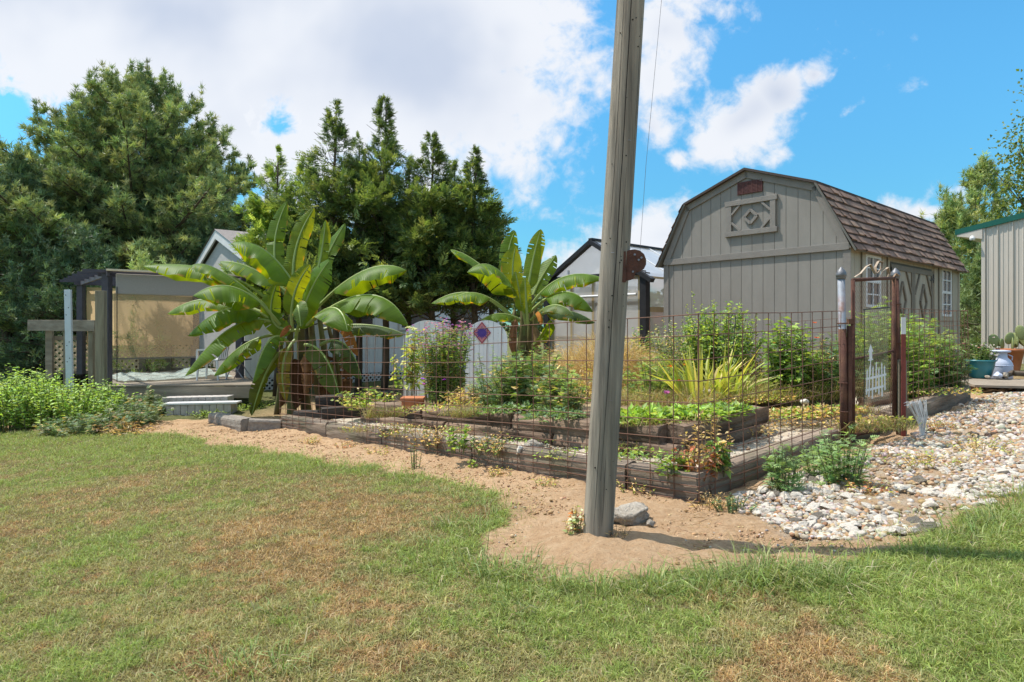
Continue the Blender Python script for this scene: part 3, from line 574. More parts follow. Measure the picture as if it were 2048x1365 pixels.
def outer():
    g = 'timbers edging the fence line'
    cuts = [.0, .6, 2.4, 4.0, 5.35, 6.75]; lab = ['short dark mossy timber end at the near fence corner', 'long grey timber under the wire fence behind the utility pole', 'weathered timber under the fence left of the pole, in front of the gravel path',
            'weathered grey timber under the fence below the flower bed', 'grey timber under the fence in front of the big banana plant']
    for i in range(len(cuts)-1):
        beam('edging_timber', LP(cuts[i]+.012+(.0 if i else .0), .10, -.05), LP(cuts[i+1]-.012, .10, -.055+.02*math.sin(i*2)), .17, .235, M['tie_grey'], lab[i], group=g, seed=i+1, rough=.010)
    rc = [.19, 2.35]; beam('edging_timber', RP(.19, .10, -.05), RP(2.42, .10, -.05), .17, .225, M['tie_grey'], 'mossy grey timber under the fence right of the near corner', group=g, seed=9, rough=.010)
    beam('edging_timber', RP(3.62, .02, -.05), RP(6.95, .05, -.04), .17, .25, M['tie_grey'], 'grey timber under the far fence panel right of the gate', group=g, seed=12)
    # concrete blocks at the far left end
    gl = 'rough concrete edging blocks'
    P0 = on_ground(430, 846); ends = [P0, on_ground(497, 860), LP(6.8, .04, -.03)]
    labs = ['leftmost rough concrete edging block on bare soil', 'rough concrete edging block touching the fence end timber']
    for i in range(2): beam('edging_block', ends[i]+Vector((0, 0, -.06)), ends[i]+(ends[i+1]-ends[i])*.97+Vector((0, 0, -.06)), .2, .225, M['concrete'], labs[i], 'block', gl, 20+i, .008)
outer()
def beds():
    g = 'stacked timbers of the front raised bed'
    lower = [(.57, 1.9), (1.92, 3.6), (3.62, 5.5)]; upper = [(.73, 2.5), (2.52, 4.1), (4.12, 5.42)]
    ll = ['lower dark timber of the raised bed, at its near corner behind the pole', 'lower dark timber of the raised bed, middle of the front', 'lower dark timber of the raised bed, far left end of the front']
    ul_ = ['upper dark cracked timber of the raised bed behind the pole', 'upper dark cracked timber of the raised bed under the green bush', 'upper brown timber of the raised bed under the pink flowers']
    for i, (a, b) in enumerate(lower): beam('bed_timber', LP(a, .70, .07), LP(b-.015, .70, .07), .19, .155, M['tie'], ll[i], group=g, seed=30+i, rough=.016)
    for i, (a, b) in enumerate(upper): beam('bed_timber', LP(a, .72, .225), LP(b-.02, .72+.01*i, .225), .19, .155, M['tie'], ul_[i], group=g, seed=40+i, rough=.018)
    beam('bed_timber', RP(.80, .66, .07), RP(2.05, .66, .07), .19, .155, M['tie'], 'lower dark timber on the right side of the front bed', group=g, seed=50, rough=.016)
    beam('bed_timber', RP(.74, .67, .225), RP(2.2, .68, .225), .19, .155, M['tie'], 'upper dark timber on the right side of the front bed, ending in the path', group=g, seed=51, rough=.016)
    a = gp(1406, 815, .36); b = gp(1500, 813, .36); beam('bed_timber', a-Vector((0, 0, .14)), b-Vector((0, 0, .14)), .16, .15, M['tie'], 'short dark timber lying behind the right side of the front bed', group=g, seed=52)
    a = Vector((2.55, 7.55, .2)); b = Vector((4.25, 7.95, .27)); beam('bed_timber', a-Vector((0, 0, .05)), b-Vector((0, 0, .05)), .18, .19, M['tie'], 'dark timber of the rear bed left of the gate', group='timbers of the rear bed', seed=53, rough=.016)
    a = Vector((4.35, 7.7, .2)); b = Vector((5.6, 8.6, .27)); beam('bed_timber', a-Vector((0, 0, .05)), b-Vector((0, 0, .05)), .18, .17, M['tie'], 'dark timber behind the gate under the feathery bush', group='timbers of the rear bed', seed=54, rough=.016)
    # banana bed: black timbers
    g2 = 'black timbers round the banana bed'
    for i, (a, b, h, w_) in enumerate([((-2.75, 9.05), (-1.9, 9.35), .06, .18), ((-2.9, 9.25), (-1.85, 9.6), .22, .17), ((-3.25, 9.45), (-2.72, 9.25), .0, .15)]):
        p = Vector((*a, pz(*a)+h+.06)); q = Vector((*b, pz(*b)+h+.06)); beam('bed_timber', p, q, w_, .17, M['tie_black'], ['lower black timber in front of the big banana plant', 'upper black timber right of the banana stems', 'black timber at the foot of the banana stems'][i], group=g2, seed=60+i)
    beam('threshold_timber', RP(2.47, .10, -.04), RP(3.6, .06, -.04), .15, .2, M['tie_grey'], 'mossy grey threshold timber below the rusty gate', seed=70)
    # soil and gravel inside the fence
    def sheet(name, inside, h, mat, label, jit=.03, kind='structure'):
        xs = np.arange(-5, 8, .06); ys = np.arange(4, 16, .06); X, Y = np.meshgrid(xs, ys); a = (X-C0.x)*NL.x+(Y-C0.y)*NL.y; b = (X-C0.x)*NR.x+(Y-C0.y)*NR.y
        Z = pz(X, Y)+h+(fbm(X*4, Y*4, 70)-.5)*jit+(fbm(X*15, Y*15, 71)-.5)*jit*.5
        k = inside(a, b); cell = k[:-1, :-1] & k[1:, :-1] & k[:-1, 1:] & k[1:, 1:]; nx = len(xs); i = (np.arange(len(ys)-1)[:, None]*nx+np.arange(nx-1)[None])[cell]
        F4 = np.stack([i, i+1, i+nx+1, i+nx], 1); u, inv = np.unique(F4, return_inverse=True)
        tag(npmesh(name, np.stack([X, Y, Z], -1).reshape(-1, 3)[u], [inv.reshape(-1, 4)], mat, smooth=True), label, kind=kind)
    M['path'] = pm('pale_gravel_path', (.52, .46, .37), (.40, .33, .25), 5, rough=.95, bump=.8, bscale=60, c3=(.34, .25, .16), c3scale=2.2, c3amt=.7)
    M['bedsoil'] = pm('bed_soil', (.21, .14, .085), (.30, .21, .125), 6, rough=.97, bump=1, bscale=30, c3=(.36, .28, .15), c3scale=2, c3amt=.6)
    sheet('gravel_path', lambda a, b: (a > .08) & (b > .06) & (a < 7) & (b < 6.9), .12, M['path'], 'pale gravel path inside the fence')
    sheet('bed_soil', lambda a, b: (a > .72) & (b > .72) & (a < 2.15) & (b < 5.4), .345, M['bedsoil'], 'dry soil of the front raised bed', .05)
    sheet('rear_bed_soil', lambda a, b: (a > 2.75) & (b > 1.2) & (a < 6.9) & (b < 7.6) & ~((a > 3.2) & (b < 1.3)), .27, M['bedsoil'], 'dry soil of the rear beds', .08)
    # fine stones on the path
    n = 5200; a = G.uniform(.18, 2.6, n); b = G.uniform(.18, 6.7, n); k = ((a < .62) | (b < .60) | (a > 2.2)); a, b = a[k], b[k]; n = len(a)
    Mi = np.linalg.inv(np.array([[NL.x, NL.y], [NR.x, NR.y]])); xy = np.stack([a, b], 1)@Mi.T+np.array([C0.x, C0.y]); x, y = xy[:, 0], xy[:, 1]
    sz = np.abs(G.normal(0, .008, n))+.004; sh = [rockshape(IV1, 700+k, .5, .7) for k in range(6)]; B = np.stack([sh[i] for i in G.integers(0, 6, n)])*sz[:, None, None]
    V = (B+np.stack([x, y, pz(x, y)+.125], -1)[:, None]).reshape(-1, 3); Fc = (np.arange(n)[:, None, None]*len(IV1)+IF1[None]).reshape(-1, 3)
    tag(npmesh('path_gravel', V, [Fc], M['rockattr'], col=np.repeat(pick([(.58, .54, .48), (.48, .42, .34), (.62, .6, .56), (.4, .3, .2)], n, .12), len(IV1), 0)), 'fine pale gravel of the garden path', 'gravel', kind='stuff')
beds()
# ------------------------------------------------------------------ welded wire fence
HZW = [0, .055, .10, .155, .23, .305, .415, .54, .665, .817, .963, 1.127, 1.27]
def panel(a, b, label, h0=0, rev=False, heights=HZW, step=.2, lean=0):
    a = Vector(a); b = Vector(b); L_ = (b-a).length; n = max(2, round(L_/step)); mb = MB(); d = (b-a).normalized(); side = Vector((-d.y, d.x, 0)); seed = R.random()*50
    def P_(t, z): return a+(b-a)*t+Vector((0, 0, z+h0+.010*mnoise.noise(Vector((t*L_*.9, z*1.2, seed)))))+side*(.028*mnoise.noise(Vector((t*L_*.6, z*1.5, seed+9)))+lean*z)
    for i in range(n+1):
        t = i/n; mb.tube([P_(t, z) for z in np.linspace(0, heights[-1], 7)], .0036, 5)
    for z in heights: mb.tube([P_(t, z)+side*.004 for t in np.linspace(0, 1, 2*n+1)], .0036, 5)
    return tag(mb.build('wire_fence_panel', M['rustwire'], None, loc=tuple(a)), label, 'fence panel', 'rusty welded wire fence panels')
panel(LP(.0, 0, 0), LP(4.3, 0, .0), 'rusty welded wire fence panel passing behind the pole to the near corner')
panel(LP(4.3, .02, 0), LP(6.75, 0, .0), 'rusty welded wire fence panel in front of the big banana plant')
panel(RP(.01, 0, 0), RP(2.40, 0, .0), 'rusty welded wire fence panel between the near corner and the gate')
FE = Vector((6.47, 8.87, .14))
panel(RP(3.7, -.02, .03), FE, 'rusty welded wire fence panel right of the gate')
RB = FE+UL*2.75+Vector((0, 0, -.13)); panel(FE+Vector((0, .01, .03)), RB, 'rusty wire fence panel running along the shed gable', step=.26, heights=[.1, .3, .5, .7, .87, 1.04, 1.25])
t_ = at(1470, 629, 5.5); gl_ = MB(); gl_.tube([t_+Vector((-.035, 0, -.02)), t_+Vector((-.01, 0, .012)), t_, at(1471, 640, 5.5), at(1466, 700, 5.5), at(1470, 706, 5.5)], .004, 6); tag(gl_.build('hook_rod', M['black'], None, loc=tuple(t_)), 'thin black hooked rod hanging on the fence top wire', 'rod')
# ------------------------------------------------------------------ gate
def gate():
    dl, dr = 5.89, 6.45
    A = at(1690, 655, dl); A.z = pz(A.x, A.y)-.02; Bp = at(1799, 655, dr); Bp.z = pz(Bp.x, Bp.y)-.02
    cap = [(.0, .115), (.009, .11), (.016, .098), (.032, .082), (.043, .06), (.046, .042), (.046, .027), (.041, .024), (.041, .01), (.038, .0)][::-1]
    for nm, base, top, lab, r in (('gate_post', A, at(1690, 556, dl).z, 'left pipe gate post, rusty below and galvanised above, with acorn cap', .032), ('gate_post', Bp, at(1793, 556, dr).z, 'right pipe gate post with acorn cap, rusty with a grey board', .031)):
        root = empty(nm, base, lab, 'gate post', 'acorn capped gate posts'); left = base is A; h = top-base.z; leanx = -.03 if left else -.035
        z1 = h*.44 if left else h*.93
        T = lambda z: base+Vector((leanx*z/h*1.2, 0, z))
        MB().tube([T(-.1), T(h)], r, 14).build('pipe', M['galv'] if left else M['rust'], root, smooth=True)
        c = T(h-.012); MB().lathe([(q, z) for q, z in cap], c, 16).build('acorn_cap', M['castgrey'], root, smooth=True)
        if left:
            MB().box(base.x+.010, base.x+.044, base.y-.046, base.y-.012, base.z-.02, T(h*.72).z).build('steel_angle', M['rust'], root)
            MB().tube([T(0)+Vector((0, -.002, 0)), T(h*.70)], r+.003, 14).build('rusty_sleeve', M['rust'], root, smooth=True)
        else:
            MB().box(base.x-.05, base.x+.032, base.y-.075, base.y-.04, base.z+.02, base.z+.78).build('board', M['plankz'], root, bevel=.004)
        bd = MB()
        for z in ((.35, .62, 1.18) if left else (.55, .95, 1.35)):
            c = T(z); bd.tube([c+Vector((.043*math.cos(a), .043*math.sin(a), 0)) for a in np.linspace(0, 6.2832, 14)], .006, 5)
        bd.build('tie_band', M['rust'], root)
    # leaf of the gate
    p0 = at(1706, 655, dl+.03); p1 = at(1788, 655, dr-.03); z0 = lambda t: (1-t)*(at(0, 872, dl).z)+t*at(0, 852, dr).z
    zt = lambda t: (1-t)*at(0, 560, dl).z+t*at(0, 557, dr).z; zm = lambda t: (1-t)*at(0, 719, dl).z+t*at(0, 702, dr).z
    def Q(t, z): p = p0.lerp(p1, t); return Vector((p.x, p.y, z))
    g = empty('garden_gate', Q(.5, z0(.5)), 'rusty chain link garden gate standing closed between the two capped posts', 'gate')
    f = MB()
    for t in (0, 1): f.tube([Q(t, z0(t)), Q(t, zt(t))], .019, 10)
    for z in (z0, zt): f.tube([Q(0, z(0)), Q(1, z(1))], .018, 10)
    f.tube([Q(.02, zm(0)), Q(.98, zm(1))], .011, 8); f.build('frame', M['rust'], g, smooth=True)
    c = MB(); Wd = (p1-p0).length; n = 19
    for i in range(n):
        for ph in (0, 1):
            pts = []; k = 0; z = z0(.5)+.01
            while z < zt(.5)-.01:
                s = ((k+ph) % 2); t = (i+s)/n*.98+.01; pts.append(Q(t, z+(z0(t)-z0(.5)))+Vector((0, .004*(s*2-1), 0))); z += .052; k += 1
            c.tube(pts, .001, 4, False)
    c.build('chain_link_mesh', M['rustwire'], g)
    h = MB()
    for z in (.3, 1.05): h.box(Q(0, 0).x-.05, Q(0, 0).x, Q(0, 0).y-.02, Q(0, 0).y+.02, z0(0)+z, z0(0)+z+.05)
    h.build('hinge', M['rust'], g)
    # faded garden flag hung on the mesh: a white picket fence and bird house
    fl = empty('garden_flag', Q(.25, 1.3), 'faded see-through garden flag with a white picket fence print hung on the gate', 'flag')
    off = Vector((-.02, -.035, 0)); ta, tb = .26, .86; za = at(0, 620, 6.1).z; zb = at(0, 808, 6.1).z
    FQ = lambda s, v: Q(ta+(tb-ta)*s, za+(zb-za)*v+.03*s)+off+Vector((0, .008*math.sin(v*7+s*4), 0))
    mb = MB(); nu, nv = 8, 20; vs = [FQ(i/nu, j/nv) for j in range(nv+1) for i in range(nu+1)]; mb.add(vs, [(j*(nu+1)+i, j*(nu+1)+i+1, (j+1)*(nu+1)+i+1, (j+1)*(nu+1)+i) for j in range(nv) for i in range(nu)]); mb.build('cloth', M['banner'], fl)
    pr = MB(); e = Vector((0, -.004, 0))
    def quad(s0, v0, s1, v1): pr.add([FQ(s0, v0)+e, FQ(s1, v0)+e, FQ(s1, v1)+e, FQ(s0, v1)+e], [(0, 1, 2, 3)])
    for i, (s, top) in enumerate([(.06, .66), (.16, .63), (.3, .64), (.44, .6), (.56, .67), (.68, .62), (.8, .66)]): quad(s, top, s+.055, .9+.03*((i*7) % 3)); pr.add([FQ(s-.01, top)+e, FQ(s+.065, top)+e, FQ(s+.0275, top-.035)+e], [(0, 1, 2)])
    quad(.04, .72, .9, .745); quad(.04, .84, .78, .865); quad(.205, .5, .245, .7); pr.add([FQ(.13, .455)+e*1.3, FQ(.33, .455)+e*1.3, FQ(.228, .37)+e*1.3], [(0, 1, 2)]); quad(.17, .455, .285, .53); quad(.13, .53, .32, .545)
    pr.build('picket_print', M['white'], fl); rd = MB(); rd.tube([FQ(-.02, 0), FQ(1.02, 0)], .006, 6); rd.build('hanging_rod', M['black'], fl); st = MB(); st.tube([FQ(0, .0), FQ(.0, .5), FQ(0, 1)], .004, 5); st.build('dark_hem', M['black'], fl)
    # metal ribbon ornament on the top bar
    o = MB(); c = Q(.52, zt(.52)+.02)
    def strip(pts, w): 
        for i in range(len(pts)-1): a, b = c+Vector(pts[i]), c+Vector(pts[i+1]); yv = Vector((0, w, 0)); o.add([a-yv, a+yv, b+yv, b-yv, a-yv+Vector((.004, 0, .006)), a+yv+Vector((.004, 0, .006)), b+yv+Vector((.004, 0, .006)), b-yv+Vector((.004, 0, .006))], [(0, 1, 2, 3), (7, 6, 5, 4), (0, 4, 5, 1), (1, 5, 6, 2), (2, 6, 7, 3), (3, 7, 4, 0)])
    strip([(-.2, 0, .0), (-.15, 0, .03), (-.09, 0, .10), (-.05, 0, .12), (-.02, 0, .06), (0, 0, .03)], .02); strip([(0, 0, .03), (.0, 0, .10), (.03, 0, .155), (.07, 0, .14), (.06, 0, .08), (.03, 0, .04)], .022); strip([(.05, 0, .0), (.08, 0, .05), (.12, 0, .09), (.14, 0, .03), (.13, 0, 0)], .02); strip([(.18, 0, 0), (.2, 0, .03), (.23, 0, .01)], .015)
    tag(o.build('ribbon_ornament', pm('faded_ribbon_metal', (.42, .35, .27), (.3, .2, .13), 8, rough=.7, bump=.2), None, loc=tuple(c)), 'faded curled metal bow sitting on top of the gate', 'ornament')
    # red T-post and the bundle of white strips
    b = at(1807, 655, 6.35); b.z = pz(b.x, b.y)-.03; zt_ = at(0, 635, 6.35).z; tp = empty('steel_post', b, 'red painted steel T-post with a white top right of the gate', 'post')
    hh = zt_-b.z
    for nm, za_, zb_, mt in (('red_shank', -.05, hh*.86, 'redpaint'), ('white_tip', hh*.86, hh, 'white')):
        q = MB(); q.box(b.x-.022, b.x+.022, b.y-.004, b.y+.004, b.z+za_, b.z+zb_); q.box(b.x-.004, b.x+.004, b.y+.0045, b.y+.036, b.z+za_, b.z+zb_); q.build(nm, M[mt], tp)
    q = MB(); base = at(1844, 872, 6.2); rs = random.Random(3)
    for k in range(46):
        t = rs.random(); tip = at(1815+34*t, 797+6*rs.random()+8*(1-t), 6.2); tip.y += rs.uniform(-.05, .05); m_ = base.lerp(tip, .55)+Vector((.02+rs.uniform(-.012, .012), rs.uniform(-.015, .015), .0)); q.tube([base+Vector((rs.uniform(-.02, .02), rs.uniform(-.02, .02), 0)), m_, tip, tip+Vector((-.03*(1-t), 0, -.012))], .0022, 4)
    tag(q.build('white_strip_bundle', M['white'], None, loc=tuple(base)), 'flared bundle of thin white plastic strips tied beside the red post', 'plastic strips')
gate()
# ------------------------------------------------------------------ barn shed (local: x along its length, y across the gable)
def shed():
    Wd, Lg, EZ, KZ, RZ, KY = 3.68, 6.5, 2.42, 3.52, 4.0, .53; pos = Vector((5.67, 10.5, .15)); rot = math.radians(41.2)
    root = empty('barn_shed', pos, 'grey gambrel roofed barn shed with brown shingles and double doors', 'shed', rot=rot)
    B = lambda mb, n, m, p=root, **k: mb.build(n, m, p, world=False, **k)
    def top(y):
        y = min(y, Wd-y); return EZ+(KZ-EZ)*(y/KY) if y < KY else KZ+(RZ-KZ)*((y-KY)/(Wd/2-KY))
    brk = [0, KY, Wd/2, Wd-KY, Wd]
    # gable boards with grooves
    MB().prism([(.012, 0, 0), (.012, Wd, 0), (.012, Wd, EZ), (.012, Wd-KY, KZ), (.012, Wd/2, RZ), (.012, KY, KZ), (.012, 0, EZ)], (.08, 0, 0)); gb = MB(); n = 17; s = Wd/n
    bk = MB(); bk.prism([(.012, 0, 0), (.012, Wd, 0), (.012, Wd, EZ), (.012, Wd-KY, KZ), (.012, Wd/2, RZ), (.012, KY, KZ), (.012, 0, EZ)], (.08, 0, 0)); B(bk, 'gable_backing', M['groove'])
    for i in range(n):
        a, b = i*s+.004, (i+1)*s-.004; ys = [a]+[k for k in brk if a < k < b]+[b]
        for lo_, hi_ in ((0, EZ-.02), (EZ-.01, None)):
            if hi_: poly = [(0, a, lo_), (0, b, lo_), (0, b, hi_), (0, a, hi_)]
            else: poly = [(0, a, lo_), (0, b, lo_)]+[(0, y, top(y)-.01) for y in reversed(ys)]
            if hi_ is None and top(a)-lo_ < .02 and top(b)-lo_ < .02: continue
            gb.prism(poly, (.014, 0, 0))
    B(gb, 'gable_wall', M['greypaint'])
    tr = MB(); pts = [(-.03, EZ-.05), (KY-.02, KZ), (Wd/2, RZ), (Wd-KY+.02, KZ), (Wd+.03, EZ-.05)]
    for (a, b) in zip(pts[:-1], pts[1:]):
        d = Vector((b[0]-a[0], b[1]-a[1])).normalized(); nn = Vector((-d.y, d.x)); nn = nn if nn.y < 0 or True else nn; w = .125
        ins = Vector((d.y, -d.x))*w
        tr.prism([(-.03, a[0], a[1]), (-.03, b[0], b[1]), (-.03, b[0]+ins.x, b[1]+ins.y), (-.03, a[0]+ins.x, a[1]+ins.y)], (.028, 0, 0))
    B(tr, 'rake_trim', M['greytrim'])
    bt = MB(); bt.box(-.036, -.001, .0, Wd, EZ-.085, EZ+.035); B(bt, 'belt_board', M['greytrim'], bevel=.004)
    for ya, yb in ((-.022, .10), (Wd-.10, Wd+.02)): ct = MB(); ct.box(-.02, -.001, ya, yb, 0, EZ-.09); B(ct, 'corner_board', M['greytrim'])
    # loft door ornament: y from px 1452..1556, z from px 385..476
    y0, y1, z0, z1 = 1.29, 2.21, 2.78, 3.46
    ld = MB(); w = .095; zc = (z0+z1)/2; yc = (y0+y1)/2
    ld.box(-.05, -.001, y0-.06, y1+.06, z0, z0+w); ld.box(-.05, -.001, y0-.06, y1+.06, z1-w, z1); ld.box(-.045, -.001, y0-.03, y0+w-.02, z0+w, z1-w); ld.box(-.045, -.001, y1-w+.02, y1+.03, z0+w, z1-w)
    for (ya, sa) in ((y0+w-.02, 1), (y1-w+.02, -1)):
        for (za, sz_) in ((z0+w, 1), (z1-w, -1)):
            ld.bar((-.022, ya+sa*.17, za), (-.022, ya, za+sz_*.17), .04, .04, up=(1, 0, 0))
    lo_ = B(ld, 'loft_door', M['greytrim'], bevel=.004)
    dm = MB(); q = [(0, -.13), (.13, 0), (0, .13), (-.13, 0)]
    for i in range(4): a, b = q[i], q[(i+1) % 4]; dm.bar((-.022, yc+a[0], zc+a[1]), (-.022, yc+b[0], zc+b[1]), .05, .042, up=(1, 0, 0))
    B(dm, 'diamond', M['greytrim'], lo_)
    vt = MB(); vt.box(-.02, -.001, 1.52, 2.02, 3.56, 3.80); 
    for k in range(9): vt.box(-.03, -.02, 1.535, 2.005, 3.575+k*.025, 3.587+k*.025)
    for k in range(6): vt.box(-.034, -.03, 1.52+k*.095, 1.53+k*.095, 3.56, 3.80)
    B(vt, 'gable_vent', pm('brown_vent', (.13, .05, .045), (.1, .04, .035), 10, rough=.6, bump=.1))
    # long wall
    lw = MB(); lw.box(.10, Lg, .012, .09, 0, EZ+.02); B(lw, 'side_backing', M['groove']); sb = MB(); n = 32; s = (Lg)/n
    holes = [(.62, 1.36, 1.36, 2.33), (1.86, 4.44, .0, 2.27), (5.06, 5.80, 1.25, 2.37)]
    for i in range(n):
        a, b = i*s+.005, (i+1)*s-.005; mid = (a+b)/2; hs = [h for h in holes if h[0] < mid < h[1]]
        for (z0_, z1_) in ([(0, EZ)] if not hs else [(0, hs[0][2]), (hs[0][3], EZ)]):
            if z1_-z0_ > .03: sb.box(a, b, .0, .012, z0_, z1_)
    B(sb, 'side_wall', M['tanpaint'])
    far = MB(); far.box(.02, Lg, Wd-.08, Wd-.01, 0, EZ); far.prism([(Lg, 0, 0), (Lg, Wd, 0), (Lg, Wd, EZ), (Lg, Wd-KY, KZ), (Lg, Wd/2, RZ), (Lg, KY, KZ), (Lg, 0, EZ)], (.06, 0, 0)); B(far, 'rear_wall', M['greypaint'])
    sk = MB(); sk.box(.05, Lg-.05, .12, .24, -.16, -.003); sk.box(.05, Lg-.05, Wd-.3, Wd-.18, -.16, -.003); B(sk, 'skid', M['tie_grey'])
    st = MB()
    for x in (.0, .50, 1.46, 1.74, 4.55, 4.92, 5.93, Lg-.10): st.box(x+.001, x+.095, -.02, -.001, 0, EZ-.06)
    B(st, 'side_batten', M['tanpaint'])
    for x in (.47, 1.72, 4.88): sh = MB(); sh.box(x+.002, x+.028, -.023, -.001, 0, EZ-.06); B(sh, 'dark_trim_strip', M['brownpaint'])
    # windows
    for (xa, xb, za, zb) in ((.64, 1.34, 1.38, 2.31), (5.08, 5.78, 1.27, 2.35)):
        f = MB(); t = .05; f.box(xa, xa+t, -.035, -.001, za, zb); f.box(xb-t, xb, -.035, -.001, za, zb); f.box(xa+t, xb-t, -.035, -.001, za, za+t); f.box(xa+t, xb-t, -.035, -.001, zb-t, zb); zm = (za+zb)/2; f.box(xa+t, xb-t, -.033, -.001, zm-.03, zm+.03); xm = (xa+xb)/2
        f.box(xm-.013, xm+.013, -.030, -.001, za+t, zm-.03); f.box(xm-.013, xm+.013, -.030, -.001, zm+.03, zb-t)
        for q in (.5,): f.box(xa+t, xm-.013, -.028, -.001, zm+(zb-zm)*q-.012, zm+(zb-zm)*q+.012); f.box(xm+.013, xb-t, -.028, -.001, zm+(zb-zm)*q-.012, zm+(zb-zm)*q+.012); f.box(xa+t, xm-.013, -.028, -.001, za+(zm-za)*q-.012, za+(zm-za)*q+.012); f.box(xm+.013, xb-t, -.028, -.001, za+(zm-za)*q-.012, za+(zm-za)*q+.012)
        wf = B(f, 'window', M['white'], bevel=.002); p = MB(); p.box(xa+.02, xb-.02, -.008, .006, za+.02, zb-.02); B(p, 'pane', M['glass'], wf)
        sr = MB(); sr.box(xa-.09, xa-.003, -.022, -.001, za-.09, zb+.09); sr.box(xb+.003, xb+.09, -.022, -.001, za-.09, zb+.09); sr.box(xa-.003, xb+.003, -.02, -.001, zb+.003, zb+.09); sr.box(xa-.003, xb+.003, -.02, -.001, za-.09, za-.003); B(sr, 'window_surround', M['tanpaint'], wf)
    # double doors
    for k, (xa, xb) in enumerate(((1.88, 3.145), (3.155, 4.42))):
        d = MB(); nb = 6; s = (xb-xa)/nb
        for i in range(nb): d.box(xa+i*s+.004, xa+(i+1)*s-.004, -.012, .006, .04, 2.22)
        dr = B(d, 'door', M['tanpaint']); t = .10; dt = MB(); dt.box(xa, xa+t, -.034, -.0125, .04, 2.22); dt.box(xb-t, xb, -.034, -.0125, .04, 2.22); dt.box(xa+t, xb-t, -.034, -.0125, 2.12, 2.22); dt.box(xa+t, xb-t, -.034, -.0125, .04, .14)
        for (px_, s1) in ((xa+t, 1), (xb-t, -1)):
            for (pz_, s2) in ((2.12, -1), (.14, 1)): dt.bar((px_+s1*.30, -.026, pz_), (px_, -.026, pz_+s2*.42), .05, .024, up=(0, 1, 0))
        B(dt, 'door_frame', M['brownpaint'], dr); dd = MB(); xc, zc = (xa+xb)/2, 1.55; q = [(0, -.36), (.2, 0), (0, .36), (-.2, 0)]
        for i in range(4): a, b = q[i], q[(i+1) % 4]; dd.bar((xc+a[0], -.028, zc+a[1]), (xc+b[0], -.028, zc+b[1]), .055, .03, up=(0, 1, 0))
        B(dd, 'diamond', M['brownpaint'], dr); h = MB(); hx = xa if k == 0 else xb; h.box(hx-.025, hx+.025, -.045, -.0345, 1.98, 2.16); h.bar((hx, -.05, 2.07), (hx+(.22 if k == 0 else -.22), -.045, 2.02), .012, .03); h.box(hx-.025, hx+.025, -.045, -.0345, .3, .48); B(h, 'hinge', M['black'], dr)
    # roof: upper slopes, then lower slopes with shingle tabs
    ur_ = MB(); oh = .10
    for (a, b) in (((KY-.02, KZ+.0), (Wd/2, RZ)), ((Wd/2, RZ), (Wd-KY+.02, KZ))):
        ur_.prism([(-oh, a[0], a[1]+.004), (-oh, b[0], b[1]+.004), (-oh, b[0], b[1]+.05), (-oh, a[0], a[1]+.05)], (Lg+2*oh, 0, 0))
    ur_.cur = (.10, .072, .06); B(ur_, 'upper_roof', pm('roof_edge', (.085, .065, .058), (.06, .048, .042), 30, rough=.95, bump=.5))
    for side in (0, 1):
        A_ = Vector((0, KY-.02, KZ+.03)); E_ = Vector((0, -.15, EZ-.10)); 
        if side: A_.y = Wd-A_.y; E_.y = Wd-E_.y
        d = (E_-A_); ln = d.length; d.normalize(); nn = Vector((0, -d.z, d.y)) if not side else Vector((0, d.z, -d.y)); nn = nn if nn.z > 0 else -nn
        dk = MB(); dk.prism([(-oh, *(A_-nn*.006)[1:]), (-oh, *(E_-nn*.006)[1:]), (-oh, *(E_-nn*.04)[1:]), (-oh, *(A_-nn*.04)[1:])], (Lg+2*oh, 0, 0)); B(dk, 'roof_deck', M['groove'])
        rf = MB(); rows = 8; ex = ln/rows
        for r in range(rows):
            x = -oh-.02; rr = random.Random(r*5+side)
            while x < Lg+oh:
                w = rr.choice((.13, .17, .21, .26)); xb = min(x+w, Lg+oh+.02); thick = rr.choice((.012, .012, .024)); base = rr.choice([(.30, .195, .15), (.35, .23, .175), (.24, .16, .125), (.41, .275, .205), (.32, .21, .165)]); drop = rr.choice((0, 0, .02))
                p0 = A_+d*(ex*r)+nn*.003; p1 = A_+d*(ex*(r+.30)); p2 = A_+d*(min(ex*(r+1)+.012-drop, ln+.03))
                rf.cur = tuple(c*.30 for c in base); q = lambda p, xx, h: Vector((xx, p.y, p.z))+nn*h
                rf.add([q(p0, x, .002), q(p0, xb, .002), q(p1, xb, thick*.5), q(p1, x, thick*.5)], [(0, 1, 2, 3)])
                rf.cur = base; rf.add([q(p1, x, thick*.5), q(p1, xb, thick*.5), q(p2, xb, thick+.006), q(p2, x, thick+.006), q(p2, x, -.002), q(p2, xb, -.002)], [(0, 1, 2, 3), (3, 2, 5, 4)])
                x = xb
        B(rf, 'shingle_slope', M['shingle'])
    return root
shed()
